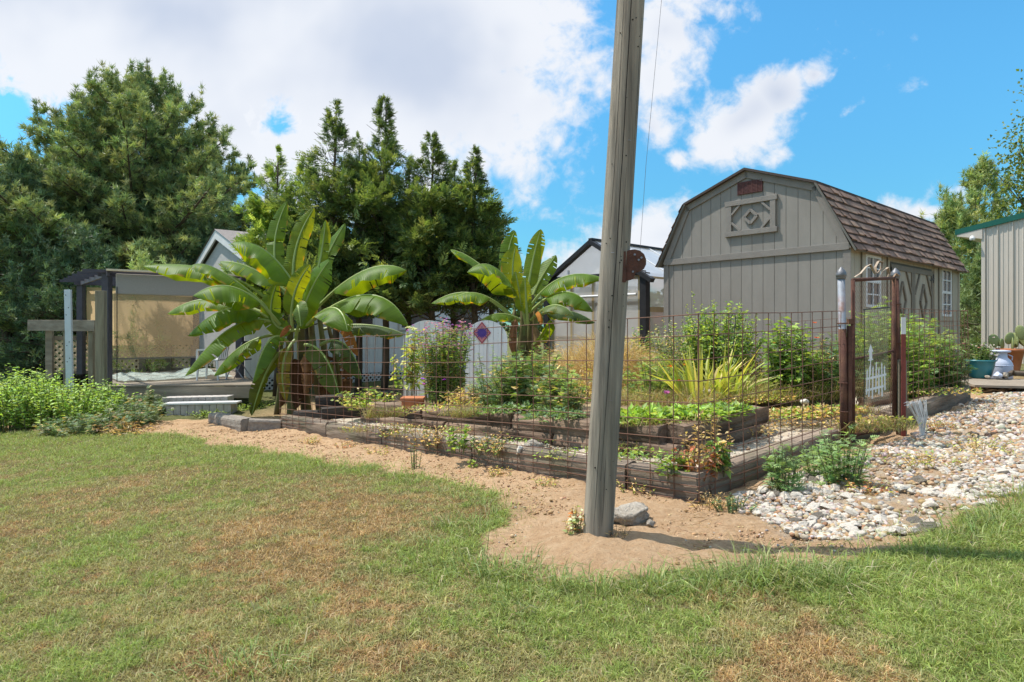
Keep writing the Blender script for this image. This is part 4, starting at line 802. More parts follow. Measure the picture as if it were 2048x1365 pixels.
# ------------------------------------------------------------------ metal building on the right
def metal_building():
    p = Vector((13.55, 18.0, .12)); ul = Vector((.625, -.781, 0)); nr = Vector((-.781, -.625, 0)); back = Vector((.781, .625, 0)); EZ = 4.0; root = empty('metal_building', p, 'tall tan metal building with green roof trim at the right edge', 'building')
    L_ = 9.; mid = L_/2; top = lambda t: p.z+EZ-.1+.18*min(t, L_-t); Q = lambda t, z, o=0: Vector((p.x, p.y, 0))+ul*t+nr*o+Vector((0, 0, z))
    w = MB(); w.add([Q(0, p.z-.3), Q(L_, p.z-.3), Q(L_, top(L_)), Q(mid, top(mid)), Q(0, top(0))], [(0, 1, 2, 3, 4)])
    o2 = back*14; w.add([Q(0, p.z-.3), Q(0, top(0)), Q(0, top(0))+o2, Q(0, p.z-.3)+o2], [(0, 1, 2, 3)]); w.add([Q(L_, p.z-.3), Q(L_, top(L_)), Q(L_, top(L_))+o2, Q(L_, p.z-.3)+o2], [(0, 1, 2, 3)])
    w.build('wall', M['metalwall'], root); rb = MB(); k = 0; t = .0
    while t < L_-.05:
        if k % 3 == 0: prof = ((-.022, 0), (-.012, .03), (.012, .03), (.022, 0))
        else: prof = ((-.018, 0), (-.008, .009), (.008, .009), (.018, 0))
        t_ = max(t, .03); lo_ = [Q(t_+a, p.z-.3, b+.002) for a, b in prof]; hi_ = [Q(t_+a, top(t_)-.02, b+.002) for a, b in prof]; rb.add(lo_+hi_, [(0, 1, 5, 4), (1, 2, 6, 5), (2, 3, 7, 6)]); t += .115; k += 1
    rb.build('rib', M['metalwall'], root); ct = MB(); ct.add([Q(-.03, p.z-.3, .035), Q(.06, p.z-.3, .035), Q(.06, top(0), .035), Q(-.03, top(0), .035), Q(-.03, p.z-.3, -.08), Q(-.03, top(0), -.08)], [(0, 1, 2, 3), (0, 3, 5, 4)]); ct.build('corner_trim', M['metalwall'], root)
    tr = MB()
    for (a, b, za, zb) in ((-.66, mid, top(0)-.18*.66, top(mid)), (mid, L_+.66, top(mid), top(0)-.18*.66)):
        tr.add([Q(a, za+.0, .07), Q(b, zb+.0, .07), Q(b, zb+.15, .09), Q(a, za+.15, .09), Q(a, za, 0), Q(b, zb, 0), Q(b, zb+.15, 0), Q(a, za+.15, 0)], [(0, 1, 2, 3), (0, 4, 5, 1), (3, 2, 6, 7), (0, 3, 7, 4)])
    tr.build('fascia', M['green_trim'], root); rf = MB()
    for (a, b, za, zb) in ((-.66, mid, top(0)-.18*.66+.15, top(mid)+.15), (mid, L_+.66, top(mid)+.15, top(0)-.18*.66+.15)): rf.add([Q(a, za, .08), Q(b, zb, .08), Q(b, zb, .08)+o2, Q(a, za, .08)+o2], [(0, 1, 2, 3)])
    rf.build('roof', M['green_trim'], root); sf = MB(); sf.add([Q(-.62, top(0)-.12, .06), Q(0, top(0)-.005, .06), Q(0, top(0)-.30, .06), Q(-.62, top(0)-.16, .06)], [(0, 1, 2, 3)]); sf.add([Q(-.62, top(0)-.16, .06), Q(0, top(0)-.3, .06), Q(0, top(0)-.3, .06)+o2, Q(-.62, top(0)-.16, .06)+o2], [(0, 1, 2, 3)]); sf.build('soffit', M['metalwall'], root)
    lm = MB(); c = Q(-.22, top(0)-.32, .12); lm.lathe([(.06, .0), (.075, .05), (.05, .1), (.02, .13)], tuple(c), 12); lm.build('floodlight', M['white'], root)
metal_building()
# ------------------------------------------------------------------ greenhouse
def greenhouse():
    p = Vector((3.08, 14.5, .0)); ul = Vector((-.67, .742, 0)); ur = Vector((.742, .67, 0)); root = empty('greenhouse', p, 'small greenhouse with dark frame and cloudy plastic panels behind the banana plant', 'greenhouse')
    Wd, Lg, EZ, RZ = 3.15, 4.6, 2.45, 3.29; Q = lambda y, z, x=0: p+ul*y+ur*x+Vector((0, 0, z))
    fr = MB()
    for y in (.0, Wd): fr.bar(Q(y, -.3), Q(y, EZ), .17, .17, up=ur)
    fr.bar(Q(-.25, EZ-.2, -.06), Q(Wd/2, RZ+.02, -.06), .10, .16, up=ur); fr.bar(Q(Wd/2, RZ+.02, -.06), Q(Wd+.25, EZ-.2, -.06), .10, .16, up=ur)
    fr.bar(Q(0, EZ, -.02), Q(Wd, EZ, -.02), .13, .10); fr.bar(Q(0, -.1, 0), Q(Wd, -.1, 0), .12, .3)
    fr.bar(Q(Wd/2, RZ+.09, -.1), Q(Wd/2, RZ+.09, Lg), .12, .05); fr.bar(Q(0, -.3, Lg), Q(0, EZ, Lg), .14, .14, up=ur); fr.build('frame', M['black'], root)
    pn = MB(); pn.add([Q(.08, .05), Q(Wd-.08, .05), Q(Wd-.08, EZ-.03), Q(.08, EZ-.03)], [(0, 1, 2, 3)]); pn.add([Q(.05, EZ), Q(Wd-.05, EZ), Q(Wd/2, RZ)], [(0, 1, 2)]); pn.add([Q(0, .05, .1), Q(0, .05, Lg), Q(0, EZ, Lg), Q(0, EZ, .1)], [(0, 1, 2, 3)]); pn.add([Q(Wd, .05, .1), Q(Wd, .05, Lg), Q(Wd, EZ, Lg), Q(Wd, EZ, .1)], [(0, 1, 2, 3)]); pn.build('wall_panel', M['poly'], root)
    rp = MB()
    for y in (-.22, Wd+.22): rp.add([Q(y, EZ-.1, -.1), Q(y, EZ-.1, Lg), Q(Wd/2, RZ+.06, Lg), Q(Wd/2, RZ+.06, -.1)], [(0, 1, 2, 3)])
    rp.build('roof_panel', M['polyroof'], root); rl = MB()
    for x in (.9, 2.1, 3.3): rl.bar(Q(-.22, EZ-.08, x), Q(Wd/2, RZ+.08, x+.2), .03, .02)
    rl.build('roof_rail', M['white'], root); lm = MB()
    for y in (.16, .75, Wd/2, 2.3, 2.95): lm.bar(Q(y, .0, .03), Q(y, EZ-.05, .03), .07, .06, up=ur)
    for z in (.9, 1.75, EZ-.09): lm.bar(Q(.1, z, .04), Q(Wd-.1, z, .04), .06, .09)
    for z in (EZ-.06, 1.6): lm.bar(Q(-.012, z, .1), Q(-.012, z, Lg), .03, .12)
    lm.build('stud', M['ochre'], root); pp_ = MB(); pp_.tube([Q(.2, 1.95, -.06), Q(2.5, 1.95, -.06)], .035, 8); pp_.tube([Q(2.35, 1.95, -.05), Q(2.35, EZ+.2, -.05)], .03, 8); pp_.build('white_pipe', M['white'], root)
    # shelves and pots seen dimly through the panels
    sv = MB()
    for z in (.7, 1.25): sv.box(*[0, 0, 0, 0, 0, 0]) if False else sv.bar(Q(.35, z, .8), Q(.35, z, 4.2), .5, .04)
    sv.build('shelf', M['ochre'], root)
    for i, x in enumerate((1.0, 1.8, 2.7)):
        q = MB(); q.lathe([(.1, 0), (.14, .26), (.15, .3)], tuple(Q(.35, 1.27, x)), 12); tag(q.build('plant_pot', M['terracotta'], None, loc=tuple(Q(.35, 1.27, x))), 'clay pot on the shelf inside the cloudy greenhouse', 'pot', 'clay pots inside the greenhouse')
    bl = MB(); bl.lathe([(.05, 0), (.09, .06), (.09, .12), (.03, .18)], tuple(Q(-.08, 1.66, 1.5)), 12); bl.build('lamp', M['white'], root)
greenhouse()
# ------------------------------------------------------------------ white house behind the trees
def house():
    p = Vector((-6.83, 16.0, -.45)); ul = Vector((-.625, .781, 0)); ur = Vector((.781, .625, 0)); root = empty('white_house', p, 'low white sided house half hidden behind the evergreen row', 'house')
    Wd, Lg, EZ, RZ = 5.0, 8.2, 3.35, 4.12; Q = lambda x, y, z: p+ur*x+ul*y+Vector((0, 0, z))
    gs = MB(); gs.add([Q(0, 0, .32), Q(0, Wd, .32), Q(0, Wd, EZ), Q(0, Wd/2, RZ), Q(0, 0, EZ)], [(0, 1, 2, 3, 4)]); gs.build('gable_siding', pm('grey_gable_siding', (.50, .475, .45), (.42, .4, .38), 4, (1, 1, 6), .75, .2, 30), root); w = MB(); n = 62
    for i in range(n):
        a, b = i*Lg/n+.004, (i+1)*Lg/n; w.add([Q(a, 0, .32), Q(b, 0, .32), Q(b, 0, EZ), Q(a, 0, EZ), Q(a, .03, .32), Q(a, .03, EZ)], [(0, 1, 2, 3), (0, 3, 5, 4)])
    w.add([Q(Lg, 0, .32), Q(Lg, Wd, .32), Q(Lg, Wd, EZ), Q(Lg, Wd/2, RZ), Q(Lg, 0, EZ)], [(0, 1, 2, 3, 4)]); w.add([Q(0, .04, .3), Q(Lg, .04, .3), Q(Lg, .04, EZ), Q(0, .04, EZ)], [(0, 1, 2, 3)]); w.build('wall', M['whiteblue'], root)
    fs = MB(); o = -.12
    for (a, za, b, zb) in ((-.35, EZ-.02, Wd/2, RZ+.1), (Wd/2, RZ+.1, Wd+.35, EZ-.02)): fs.prism([Q(o, a, za-.06), Q(o, b, zb-.06), Q(o, b, zb+.2), Q(o, a, za+.2)], ur*.05)
    fs.build('fascia', M['white'], root); rf = MB()
    for (a, za) in ((-.4, EZ+.16), (Wd+.4, EZ+.16)): rf.add([Q(o-.03, a, za), Q(o-.03, Wd/2, RZ+.32), Q(Lg+.3, Wd/2, RZ+.32), Q(Lg+.3, a, za)], [(0, 1, 2, 3)])
    rf.build('roof', M['roofgrey'], root)
    for (x0, x1, z0, z1) in ((.9, 1.7, 1.5, 2.55), (2.7, 3.6, 1.55, 2.5), (4.4, 5.5, 1.55, 2.5), (6.3, 7.3, 1.5, 2.5)):
        f = MB(); t = .07; 
        for q in ((x0, x0+t, z0, z1), (x1-t, x1, z0, z1), (x0+t, x1-t, z0, z0+t), (x0+t, x1-t, z1-t, z1)): f.prism([Q(q[0], -.02, q[2]), Q(q[1], -.02, q[2]), Q(q[1], -.02, q[3]), Q(q[0], -.02, q[3])], -ul*.03)
        fo = f.build('window', M['white'], root); g = MB(); g.add([Q(x0, -.025, z0), Q(x1, -.025, z0), Q(x1, -.025, z1), Q(x0, -.025, z1)], [(0, 1, 2, 3)]); g.build('pane', M['glass'], fo)
    sk = MB(); 
    for k in range(int(Lg/.13)):
        for s in (1, -1): sk.bar(Q(k*.13+.02, -.03-(.008 if s > 0 else 0), -.1), Q(k*.13+.02+s*.4, -.03-(.008 if s > 0 else 0), .32), .04, .008, up=tuple(ul))
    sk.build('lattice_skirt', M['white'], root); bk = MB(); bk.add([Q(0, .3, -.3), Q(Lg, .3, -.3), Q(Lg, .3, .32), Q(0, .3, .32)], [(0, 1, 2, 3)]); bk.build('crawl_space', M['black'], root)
house()
def arched(px0, px1, d, ytop, ybot, label, quilt=None):
    a = at(px0, ybot, d); b = at(px1, ybot, d); w = b.x-a.x; top = at(0, ytop, d).z; c = Vector(((a.x+b.x)/2, d, gzf(a.x, d)-.02)); root = empty('arched_board', c, label, 'board', 'white arch topped boards')
    n = 9; mb = MB(); r = w/2; sp = top-r*.92
    for i in range(n):
        x0 = a.x+w*i/n+.003; x1 = a.x+w*(i+1)/n-.003; pts = [(x0, c.z), (x1, c.z)]+[(x, sp+math.sqrt(max(0, 1-((x-c.x)/r)**2))*r*.92) for x in np.linspace(x1, x0, 5)]
        mb.prism([(x, d, z) for x, z in pts], (0, .03, 0))
    mb.build('planks', M['whiteblue'], root); bt = MB(); bt.box(a.x+.03, b.x-.03, d+.031, d+.07, c.z+.3, c.z+.4); bt.box(a.x+.03, b.x-.03, d+.031, d+.07, sp-.1, sp); bt.build('batten', M['white'], root)
    if quilt:
        cx, cz, hw, hh = at(quilt[0], 0, d).x, at(0, quilt[1], d).z, quilt[2]/F*d, quilt[3]/F*d; y = d-.004
        q = empty('quilt_square', (cx, y, cz), 'small diamond wooden quilt sign with a purple star on a pink field', 'sign')
        def dia(s, dy): return [(cx, y+dy, cz+hh*s), (cx+hw*s, y+dy, cz), (cx, y+dy, cz-hh*s), (cx-hw*s, y+dy, cz)]
        MB().prism(dia(1, 0), (0, -.018, 0)).build('border', pm('quilt_red', (.36, .06, .09), (.3, .05, .08), 8, rough=.6, bump=.05), q)
        MB().add(dia(.86, -.0205), [(0, 1, 2, 3)]).build('pink_field', pm('quilt_pink', (.62, .25, .25), (.5, .17, .2), 8, rough=.6, bump=.05), q)
        st = MB()
        for rot_, ro, ri, dy in ((0, .84, .34, -.023), (math.pi/8, .72, .3, -.0255)):
            pts = [(cx+hw*(ro if k % 2 == 0 else ri)*math.sin(rot_+k*math.pi/8)*1.0, y+dy, cz+hh*.78*(ro if k % 2 == 0 else ri)*math.cos(rot_+k*math.pi/8)) for k in range(16)]
            st.add(pts+[(cx, y+dy, cz)], [(i, (i+1) % 16, 16) for i in range(16)])
        st.build('purple_star', pm('quilt_purple', (.075, .04, .22), (.11, .06, .3), 20, rough=.6, bump=.05), q)
arched(930, 1015, 10.9, 641, 790, 'white arch topped plank board carrying a purple star quilt sign', (964, 666, 18, 22))
arched(806, 903, 11.2, 641, 790, 'white arch topped plank board behind the pale flowered tall plant')
# ------------------------------------------------------------------ deck, pergola and what stands round them
def deck():
    d = 12.0; a = at(205, 772, d); b = at(512, 766, d); z = a.z; root = empty('wooden_deck', ((a.x+b.x)/2, d+1.4, z-.35), 'low weathered wooden deck under the pergola', 'deck')
    r = MB(); r.bar((a.x, d, z-.145), (b.x, d, z-.12), .045, .22); r.bar((a.x, d, z-.15), (a.x-2.6, d+4.6, z-.15), .045, .22); r.bar((b.x, d, z-.12), (b.x-2.6, d+4.6, z-.12), .045, .22); r.build('rim_board', M['plank'], root)
    bd = MB()
    for k in range(32): y = d-.02+k*.147; off = -2.6*(k*.147)/4.6; bd.bar((a.x+off-.02, y+.07, z-.012), (b.x+off+.02, y+.07, z+.013), .14, .028)
    bd.build('deck_board', M['plank'], root); pt = MB()
    for x in (a.x+.1, (a.x+b.x)/2, b.x-.1): pt.box(x-.05, x+.05, d+.05, d+.15, z-.6, z-.03)
    pt.build('support_post', M['plank'], root)
    return z
def pergola(z):
    dA = 12.35; A = at(214, 0, dA); A = Vector((A.x, dA, z)); wv = Vector((2.08, 1.25, 0)); dv = Vector((-2.3, 2.6, 0)); top = at(0, 540, dA).z; h = top-z
    root = empty('pergola', A+(wv+dv)/2, 'dark pergola frame with tan roller shades standing on the deck', 'pergola'); Q = lambda u, v, zz: A+wv*u+dv*v+Vector((0, 0, zz))
    for (u, v) in ((0, 0), (1, 0), (0, 1), (1, 1)): MB().bar(Q(u, v, 0), Q(u, v, h-.02), .135, .135, up=(0, 1, 0)).build('post', M['charcoal'], root, bevel=.004)
    bm_ = MB()
    for u in (0, 1): bm_.bar(Q(u, -.05, h-.06), Q(u, 1.05, h-.06), .05, .14)
    bm_.bar(Q(-.06, .02, h-.07), Q(1.06, .02, h-.07), .045, .12); bm_.bar(Q(-.06, .98, h-.07), Q(1.06, .98, h-.07), .045, .12); bm_.build('beam', M['charcoal'], root)
    for k in range(6): rf = MB(); v = -.02+k*.207; rf.bar(Q(-.17, v, h-.035), Q(1.02, v, h-.035), .04, .06); rf.build('rafter', M['charcoal'], root)
    def shade(u0, u1, v0, v1, z0, z1, mat, name):
        m = MB(); n = 14; vs = []
        for j in range(9):
            for i in range(n+1):
                t = i/n; q = Q(u0+(u1-u0)*t, v0+(v1-v0)*t, z0+(z1-z0)*j/8); q.y += .012*math.sin(t*5+j*.8); vs.append(q)
        m.add(vs, [(j*(n+1)+i, j*(n+1)+i+1, (j+1)*(n+1)+i+1, (j+1)*(n+1)+i) for j in range(8) for i in range(n)]); return m.build(name, mat, root, smooth=True)
    shade(.04, .97, .97, .97, h*.30, h*.92, M['tan_screen'], 'rear_roller_shade'); shade(.04, .66, -.035, -.035, at(0, 716, dA).z-z, h*.8, M['sheer'], 'front_roller_shade')
    c = MB(); c.bar(Q(.05, -.045, h*.875), Q(.99, -.045, h*.87), .07, h*.18); c.build('shade_roll', M['greyfabric'], root, bevel=.02); cp = MB(); cp.bar(Q(-.02, -.07, h*.992), Q(1.03, -.07, h*.988), .12, .035); cp.build('top_rail', M['lattice'], root)
    hb = MB(); hb.bar(Q(.03, -.035, at(0, 718, dA).z-z), Q(.67, -.035, at(0, 718, dA).z-z), .02, .03); hb.build('hem_bar', M['brownpaint'], root); cc = MB(); cc.tube([Q(.055, -.06, .05), Q(.055, -.06, h*.85)], .008, 5); cc.build('shade_cord', M['black'], root)
    # lattice fence at the back of the deck
    L0 = Q(-.25, 1.08, 0); L1 = Q(1.05, 1.08, 0); zt = .78; lr = empty('lattice_fence', (L0+L1)/2, 'tan diamond lattice fence panel at the back of the deck', 'lattice fence'); lt = MB(); w = (L1-L0).length; dd = (L1-L0).normalized(); P_ = lambda s, zz: L0+dd*s+Vector((0, 0, zz)); k = -zt
    while k < w:
        for s in (1, -1):
            s0, s1 = (k, k+zt) if s > 0 else (k+zt, k); z0, z1 = .0, zt
            if s0 < 0: z0 = -s0; s0 = 0
            if s1 < 0: z1 = zt+s1; s1 = 0
            if s0 > w: z0 = (s0-w); s0 = w
            if s1 > w: z1 = zt-(s1-w); s1 = w
            if z1-z0 > .03: lt.bar(P_(s0, z0+.04)+Vector((0, .008*s, 0)), P_(s1, z1+.04)+Vector((0, .008*s, 0)), .058, .008, up=(0, 1, 0))
        k += .15
    lt.build('lattice', M['lattice'], lr); fr = MB(); fr.bar(P_(0, .03), P_(w, .03), .06, .07); fr.bar(P_(0, zt+.08), P_(w, zt+.08), .06, .10); fr.build('rail', M['plank'], lr)
    for s in (.05, w*.62, w*.8, w-.05): MB().bar(P_(s, -.1)+Vector((0, -.05, 0)), P_(s, 1.15)+Vector((0, -.05, 0)), .16, .06, up=(0, 1, 0)).build('upright', M['plank'], lr)
    # crumpled sheet on the deck boards
    n = 34; m_ = 12; vs = []; rs = random.Random(4)
    for j in range(m_+1):
        for i in range(n+1):
            u = .1+.85*i/n; v = .02+.55*j/m_; q = Q(u, v, .03+.11*abs(mnoise.noise(Vector((u*7, v*6, 3))))+.13*max(0, mnoise.noise(Vector((u*3.2, v*3, 8))))+.03*abs(mnoise.noise(Vector((u*22, v*18, 1))))); vs.append(q)
    mb = MB().add(vs, [(j*(n+1)+i, j*(n+1)+i+1, (j+1)*(n+1)+i+1, (j+1)*(n+1)+i) for j in range(m_) for i in range(n)]); tag(mb.build('plastic_sheet', M['plastic'], None, loc=tuple(Q(.5, .2, .02))), 'crumpled pale green plastic sheet spread over the deck', 'plastic sheet')
    # white chair on the deck
    cpos = at(424, 763, 13.2); cpos.z = z+.01; ch = empty('deck_chair', cpos, 'white plastic chair standing on the right end of the deck', 'chair'); cx, cy, cz = cpos
    for sx_, sy_ in ((-1, -1), (1, -1), (-1, 1), (1, 1)): MB().tube([(cx+sx_*.22, cy+sy_*.2, cz), (cx+sx_*.19, cy+sy_*.18, cz+.42)], [.02, .028], 8).build('leg', M['white'], ch)
    MB().box(cx-.22, cx+.22, cy-.21, cy+.21, cz+.41, cz+.45).build('seat', M['white'], ch, bevel=.015); bk = MB()
    for k in range(5): bk.bar((cx+.22, cy-.17+k*.085, cz+.45), (cx+.29, cy-.17+k*.085, cz+.85), .05, .02, up=(1, 0, 0))
    bk.bar((cx+.29, cy-.2, cz+.86), (cx+.29, cy+.2, cz+.86), .03, .08); bk.build('backrest', M['white'], ch); ar = MB()
    for s in (-1, 1): ar.bar((cx-.2, cy+s*.23, cz+.64), (cx+.25, cy+s*.23, cz+.66), .05, .03); ar.bar((cx-.2, cy+s*.23, cz+.42), (cx-.2, cy+s*.23, cz+.63), .04, .03, up=(1, 0, 0))
    ar.build('armrest', M['white'], ch)
    pc = at(470, 765, 13.0); pc.z = z+.01; sc = empty('folding_chair', pc, 'dark folding chair leaning by the right pergola post on the deck', 'chair'); x, y, zz = pc; f = MB(); f.tube([(x-.2, y, zz), (x+.15, y, zz+.8)], .012, 6); f.tube([(x+.2, y, zz), (x-.15, y, zz+.5)], .012, 6); f.tube([(x-.2, y+.4, zz), (x+.15, y+.4, zz+.8)], .012, 6); f.tube([(x+.2, y+.4, zz), (x-.15, y+.4, zz+.5)], .012, 6); f.build('frame', M['galv'], sc); MB().box(x-.18, x+.18, y, y+.4, zz+.42, zz+.445).build('seat', M['black'], sc); MB().bar((x+.1, y+.2, zz+.62), (x+.15, y+.2, zz+.82), .4, .02, up=(1, 0, 0)).build('backrest', M['black'], sc)
    # posts and plank that stand free of the frame
    q = at(203, 792, 11.6); tp = at(202, 582, 11.6); tag(MB().bar(q+Vector((0, 0, -.2)), tp, .17, .09, up=(0, 1, 0)).build('wooden_post', M['plankz'], None, loc=tuple(q), bevel=.005), 'weathered grey wooden post standing in front of the pergola', 'post')
    q = at(140, 760, 12.6); tp = at(136, 580, 12.6); mp = empty('metal_post', q, 'white perforated metal post left of the pergola', 'post'); m = MB(); m.bar(q+Vector((0, 0, -.25)), tp, .13, .05, up=(0, 1, 0)); m.bar(q+Vector((-.065, .05, -.25)), tp+Vector((-.065, .05, 0)), .02, .12, up=(0, 1, 0)); m.build('channel', M['galv'] if False else pm('pale_zinc', (.6, .64, .68), (.5, .54, .58), 8, rough=.4, bump=.05, metallic=.2), mp, bevel=.003); ho = MB()
    for k, zf in enumerate((.94, .8, .72, .42, .38, .24, .20)):
        c = q.lerp(tp, zf)+Vector((-.03+.05*(k % 2), -.027, 0)); ho.tube([c, c+Vector((0, .003, 0))], .011, 8)
    ho.build('bolt_hole', M['black'], mp)
    a = at(57, 651, 14.6); b = at(190, 652, 14.0); pk = empty('plank_rail', (a+b)/2+Vector((0, 0, -.8)), 'grey horizontal plank rail sticking out left of the pergola', 'rail'); MB().bar(a, b, .05, .25).build('plank', M['plank'], pk, bevel=.004)
    pq = MB()
    for t in (.55, .92): c = a.lerp(b, t); pq.bar(Vector((c.x, c.y+.08, c.z+.1)), Vector((c.x, c.y+.08, gzf(c.x, c.y)-.1)), .1, .1, up=(0, 1, 0))
    pq.build('support_post', M['plankz'], pk)
    # block steps
    for i, (x0, x1, yt, yb, dd_) in enumerate(((323, 455, 796, 808, 11.55), (332, 462, 811, 826, 11.15))):
        a = at(x0, yt, dd_); b = at(x1, yt-3, dd_); mb = MB(); n = 9; h = (yb-yt)/F*dd_
        for k in range(n):
            for c in range(2): x = a.x+(b.x-a.x)*k/n; mb.box(x+.003, x+(b.x-a.x)/n-.003, dd_+c*.14, dd_+c*.14+.135, a.z-h-.08, a.z+(b.z-a.z)*k/n)
        root2 = empty('block_step', ((a.x+b.x)/2, dd_+.14, a.z-h), ['upper step of whitish blocks in front of the deck', 'lower step of whitish blocks with a white board on top'][i], 'step', 'block steps up to the deck'); mb.build('blocks', pm('pale_block', (.52, .48, .44), (.36, .32, .29), 9, rough=.9, bump=.4), root2, bevel=.006)
        if i == 1: MB().bar((a.x-.05, dd_+.1, a.z+.018), (b.x+.1, dd_+.1, b.z+.018), .24, .03).build('board', M['white'], root2)
zdeck = deck(); pergola(zdeck)
# ------------------------------------------------------------------ pots, milk can and boards on the right
def right_things():
    d = 11.6; a = at(1945, 783, 10.4); bdk = MB(); o = Vector((1.6, -.55, 0)).normalized(); n = Vector((.55, 1.6, 0)).normalized(); base = at(1945, 790, 10.0); base.z = gzf(base.x, base.y)+.0
    root = empty('boardwalk', base+o*1.2+n*.5, 'weathered board platform laid on the gravel by the milk can', 'boardwalk')
    for k in range(7): bdk.bar(base+n*(k*.235)+Vector((0, 0, .11)), base+n*(k*.235)+o*2.6+Vector((0, 0, .11)), .225, .035)
    bdk.build('board', M['plank'], root); jb = MB()
    for t in (.1, 1.3, 2.5): jb.bar(base+o*t+Vector((0, 0, .045)), base+o*t+n*1.5+Vector((0, 0, .045)), .08, .09)
    jb.build('joist', M['tie'], root)
    g = lambda x, y: gzf(x, y)
    p = at(2001, 768, 11.5); p.z = g(p.x, p.y)+.02; k = 1.0; mc = empty('milk_can', p, 'old pale blue milk can on the boards right of the teal pot', 'milk can'); s = .60/.62
    MB().lathe([(.17*k, 0), (.185*k, .02), (.185*k, .30), (.18*k, .34), (.15*k, .40), (.105*k, .45), (.10*k, .53), (.11*k, .54)], tuple(p), 28).build('body', M['milk'], mc, smooth=True); MB().lathe([(.14*k, .54), (.155*k, .555), (.155*k, .575), (.10*k, .58), (.06, .585)], tuple(p), 28).build('lid', M['milk'], mc, smooth=True); hd = MB()
    for s_ in (-1, 1): hd.tube([p+Vector((s_*.10, -.05, .50)), p+Vector((s_*.165, -.07, .47)), p+Vector((s_*.165, -.06, .40))], .009, 6)
    hd.build('handle', M['milk'], mc); bd = MB(); bd.lathe([(.186, .29), (.19, .295), (.19, .305), (.186, .31)], tuple(p), 28); bd.build('band', M['milk'], mc)
    p = at(1960, 764, 11.2); p.z = g(p.x, p.y)+.12; tp = empty('glazed_pot', p, 'wide teal glazed planter left of the milk can', 'planter'); MB().lathe([(.13, 0), (.16, .02), (.21, .20), (.225, .30), (.24, .305), (.24, .33), (.21, .33), (.2, .27)], tuple(p), 26).build('pot', M['teal'], tp, smooth=True); global TEAL; TEAL = p+Vector((0, 0, .28))
    p = at(2021, 731, 13.3); p.z = at(0, 731, 13.3).z; p.z = g(p.x, p.y)+.16; cp = empty('cactus_pot', p, 'tapered terracotta pot holding a prickly pear behind the milk can', 'planter'); MB().lathe([(.14, -.2), (.17, 0), (.23, .34), (.25, .345), (.25, .40), (.22, .40), (.2, .33)], tuple(p), 26).build('pot', M['terracotta'], cp, smooth=True)
    ct = empty('prickly_pear', p+Vector((0, 0, .36)), 'prickly pear cactus with flat pads growing in the terracotta pot', 'cactus')
    for i, (dx, dz, r, a, el) in enumerate([(-.30, .18, .13, -.5, 1.25), (-.16, .12, .11, -.2, 1.1), (.0, .10, .15, .1, 1.1), (.12, .20, .13, .3, 1.3), (.26, .22, .16, .75, 1.3), (.16, .36, .11, .2, 1.5), (-.05, .24, .11, -.3, 1.2), (.42, .30, .14, 1.0, 1.2), (-.4, .20, .09, -.6, 1.2)]):
        mb = MB(); n = 16; m_ = 8; c = p+Vector((dx, R.uniform(-.08, .08), .38+dz)); vs = []
        for j in range(m_+1):
            ph = math.pi*j/m_
            for q in range(n):
                th = 2*math.pi*q/n; v = Vector((r*math.sin(ph)*math.cos(th)*.85, .022*math.sin(ph)*math.sin(th), r*el*-math.cos(ph))); v.rotate(Matrix.Rotation(a, 3, 'Y')); v.rotate(Matrix.Rotation(R.uniform(-.02, .02)+i*.5, 3, 'Z')); vs.append(c+v)
        mb.add(vs, [(j*n+q, j*n+(q+1) % n, (j+1)*n+(q+1) % n, (j+1)*n+q) for j in range(m_) for q in range(n)]); mb.build('pad', M['cactus'], ct, smooth=True)
    for i, (px, py, s, lab) in enumerate([(1996, 770, .09, 'bluish grey stone at the foot of the milk can'), (2012, 772, .10, 'grey stone right of the bluish one below the milk can'), (1975, 768, .05, 'small white stone between teal pot and milk can')]):
        q = at(px, py, 10.9); q.z = g(q.x, q.y)+.13; rock('stone', q, s, s*.7, s*.75, 80+i, M['greyrock'] if i else M['milk'], lab, 'rock', i, sink=.1)
    q = at(2040, 772, 11.0); q.z = g(q.x, q.y)+.12; w = MB(); w.tube([q+Vector((-.3, 0, .02)), q+Vector((-.1, .05, .09)), q+Vector((.15, 0, .07)), q+Vector((.35, -.05, .1)), q+Vector((.6, 0, .05))], [.03, .05, .045, .04, .02], 9); w.tube([q+Vector((.1, 0, .08)), q+Vector((.2, .05, .2)), q+Vector((.27, .08, .23))], [.03, .02, .01], 7); w.tube([q+Vector((-.1, 0, .08)), q+Vector((-.18, -.08, .15))], [.025, .01], 7); tag(w.build('driftwood', M['bark'], None, loc=tuple(q), smooth=True), 'gnarled piece of driftwood lying on the boards at the right edge', 'driftwood')
right_things()
p_ = gp(826, 816, .35); MB_ = MB(); tpz = empty('flower_pot', p_, 'square orange clay pot at the front edge of the flower bed', 'flower pot')
MB_.prism([p_+Vector((-.13, -.1, 0)), p_+Vector((.13, -.1, 0)), p_+Vector((.13, .12, 0)), p_+Vector((-.13, .12, 0))], (0, 0, .10)).build('body', M['terracotta'], tpz, bevel=.008); q = MB(); q.box(p_.x-.145, p_.x+.145, p_.y-.115, p_.y+.135, p_.z+.101, p_.z+.135); q.build('rim', M['terracotta'], tpz, bevel=.006)
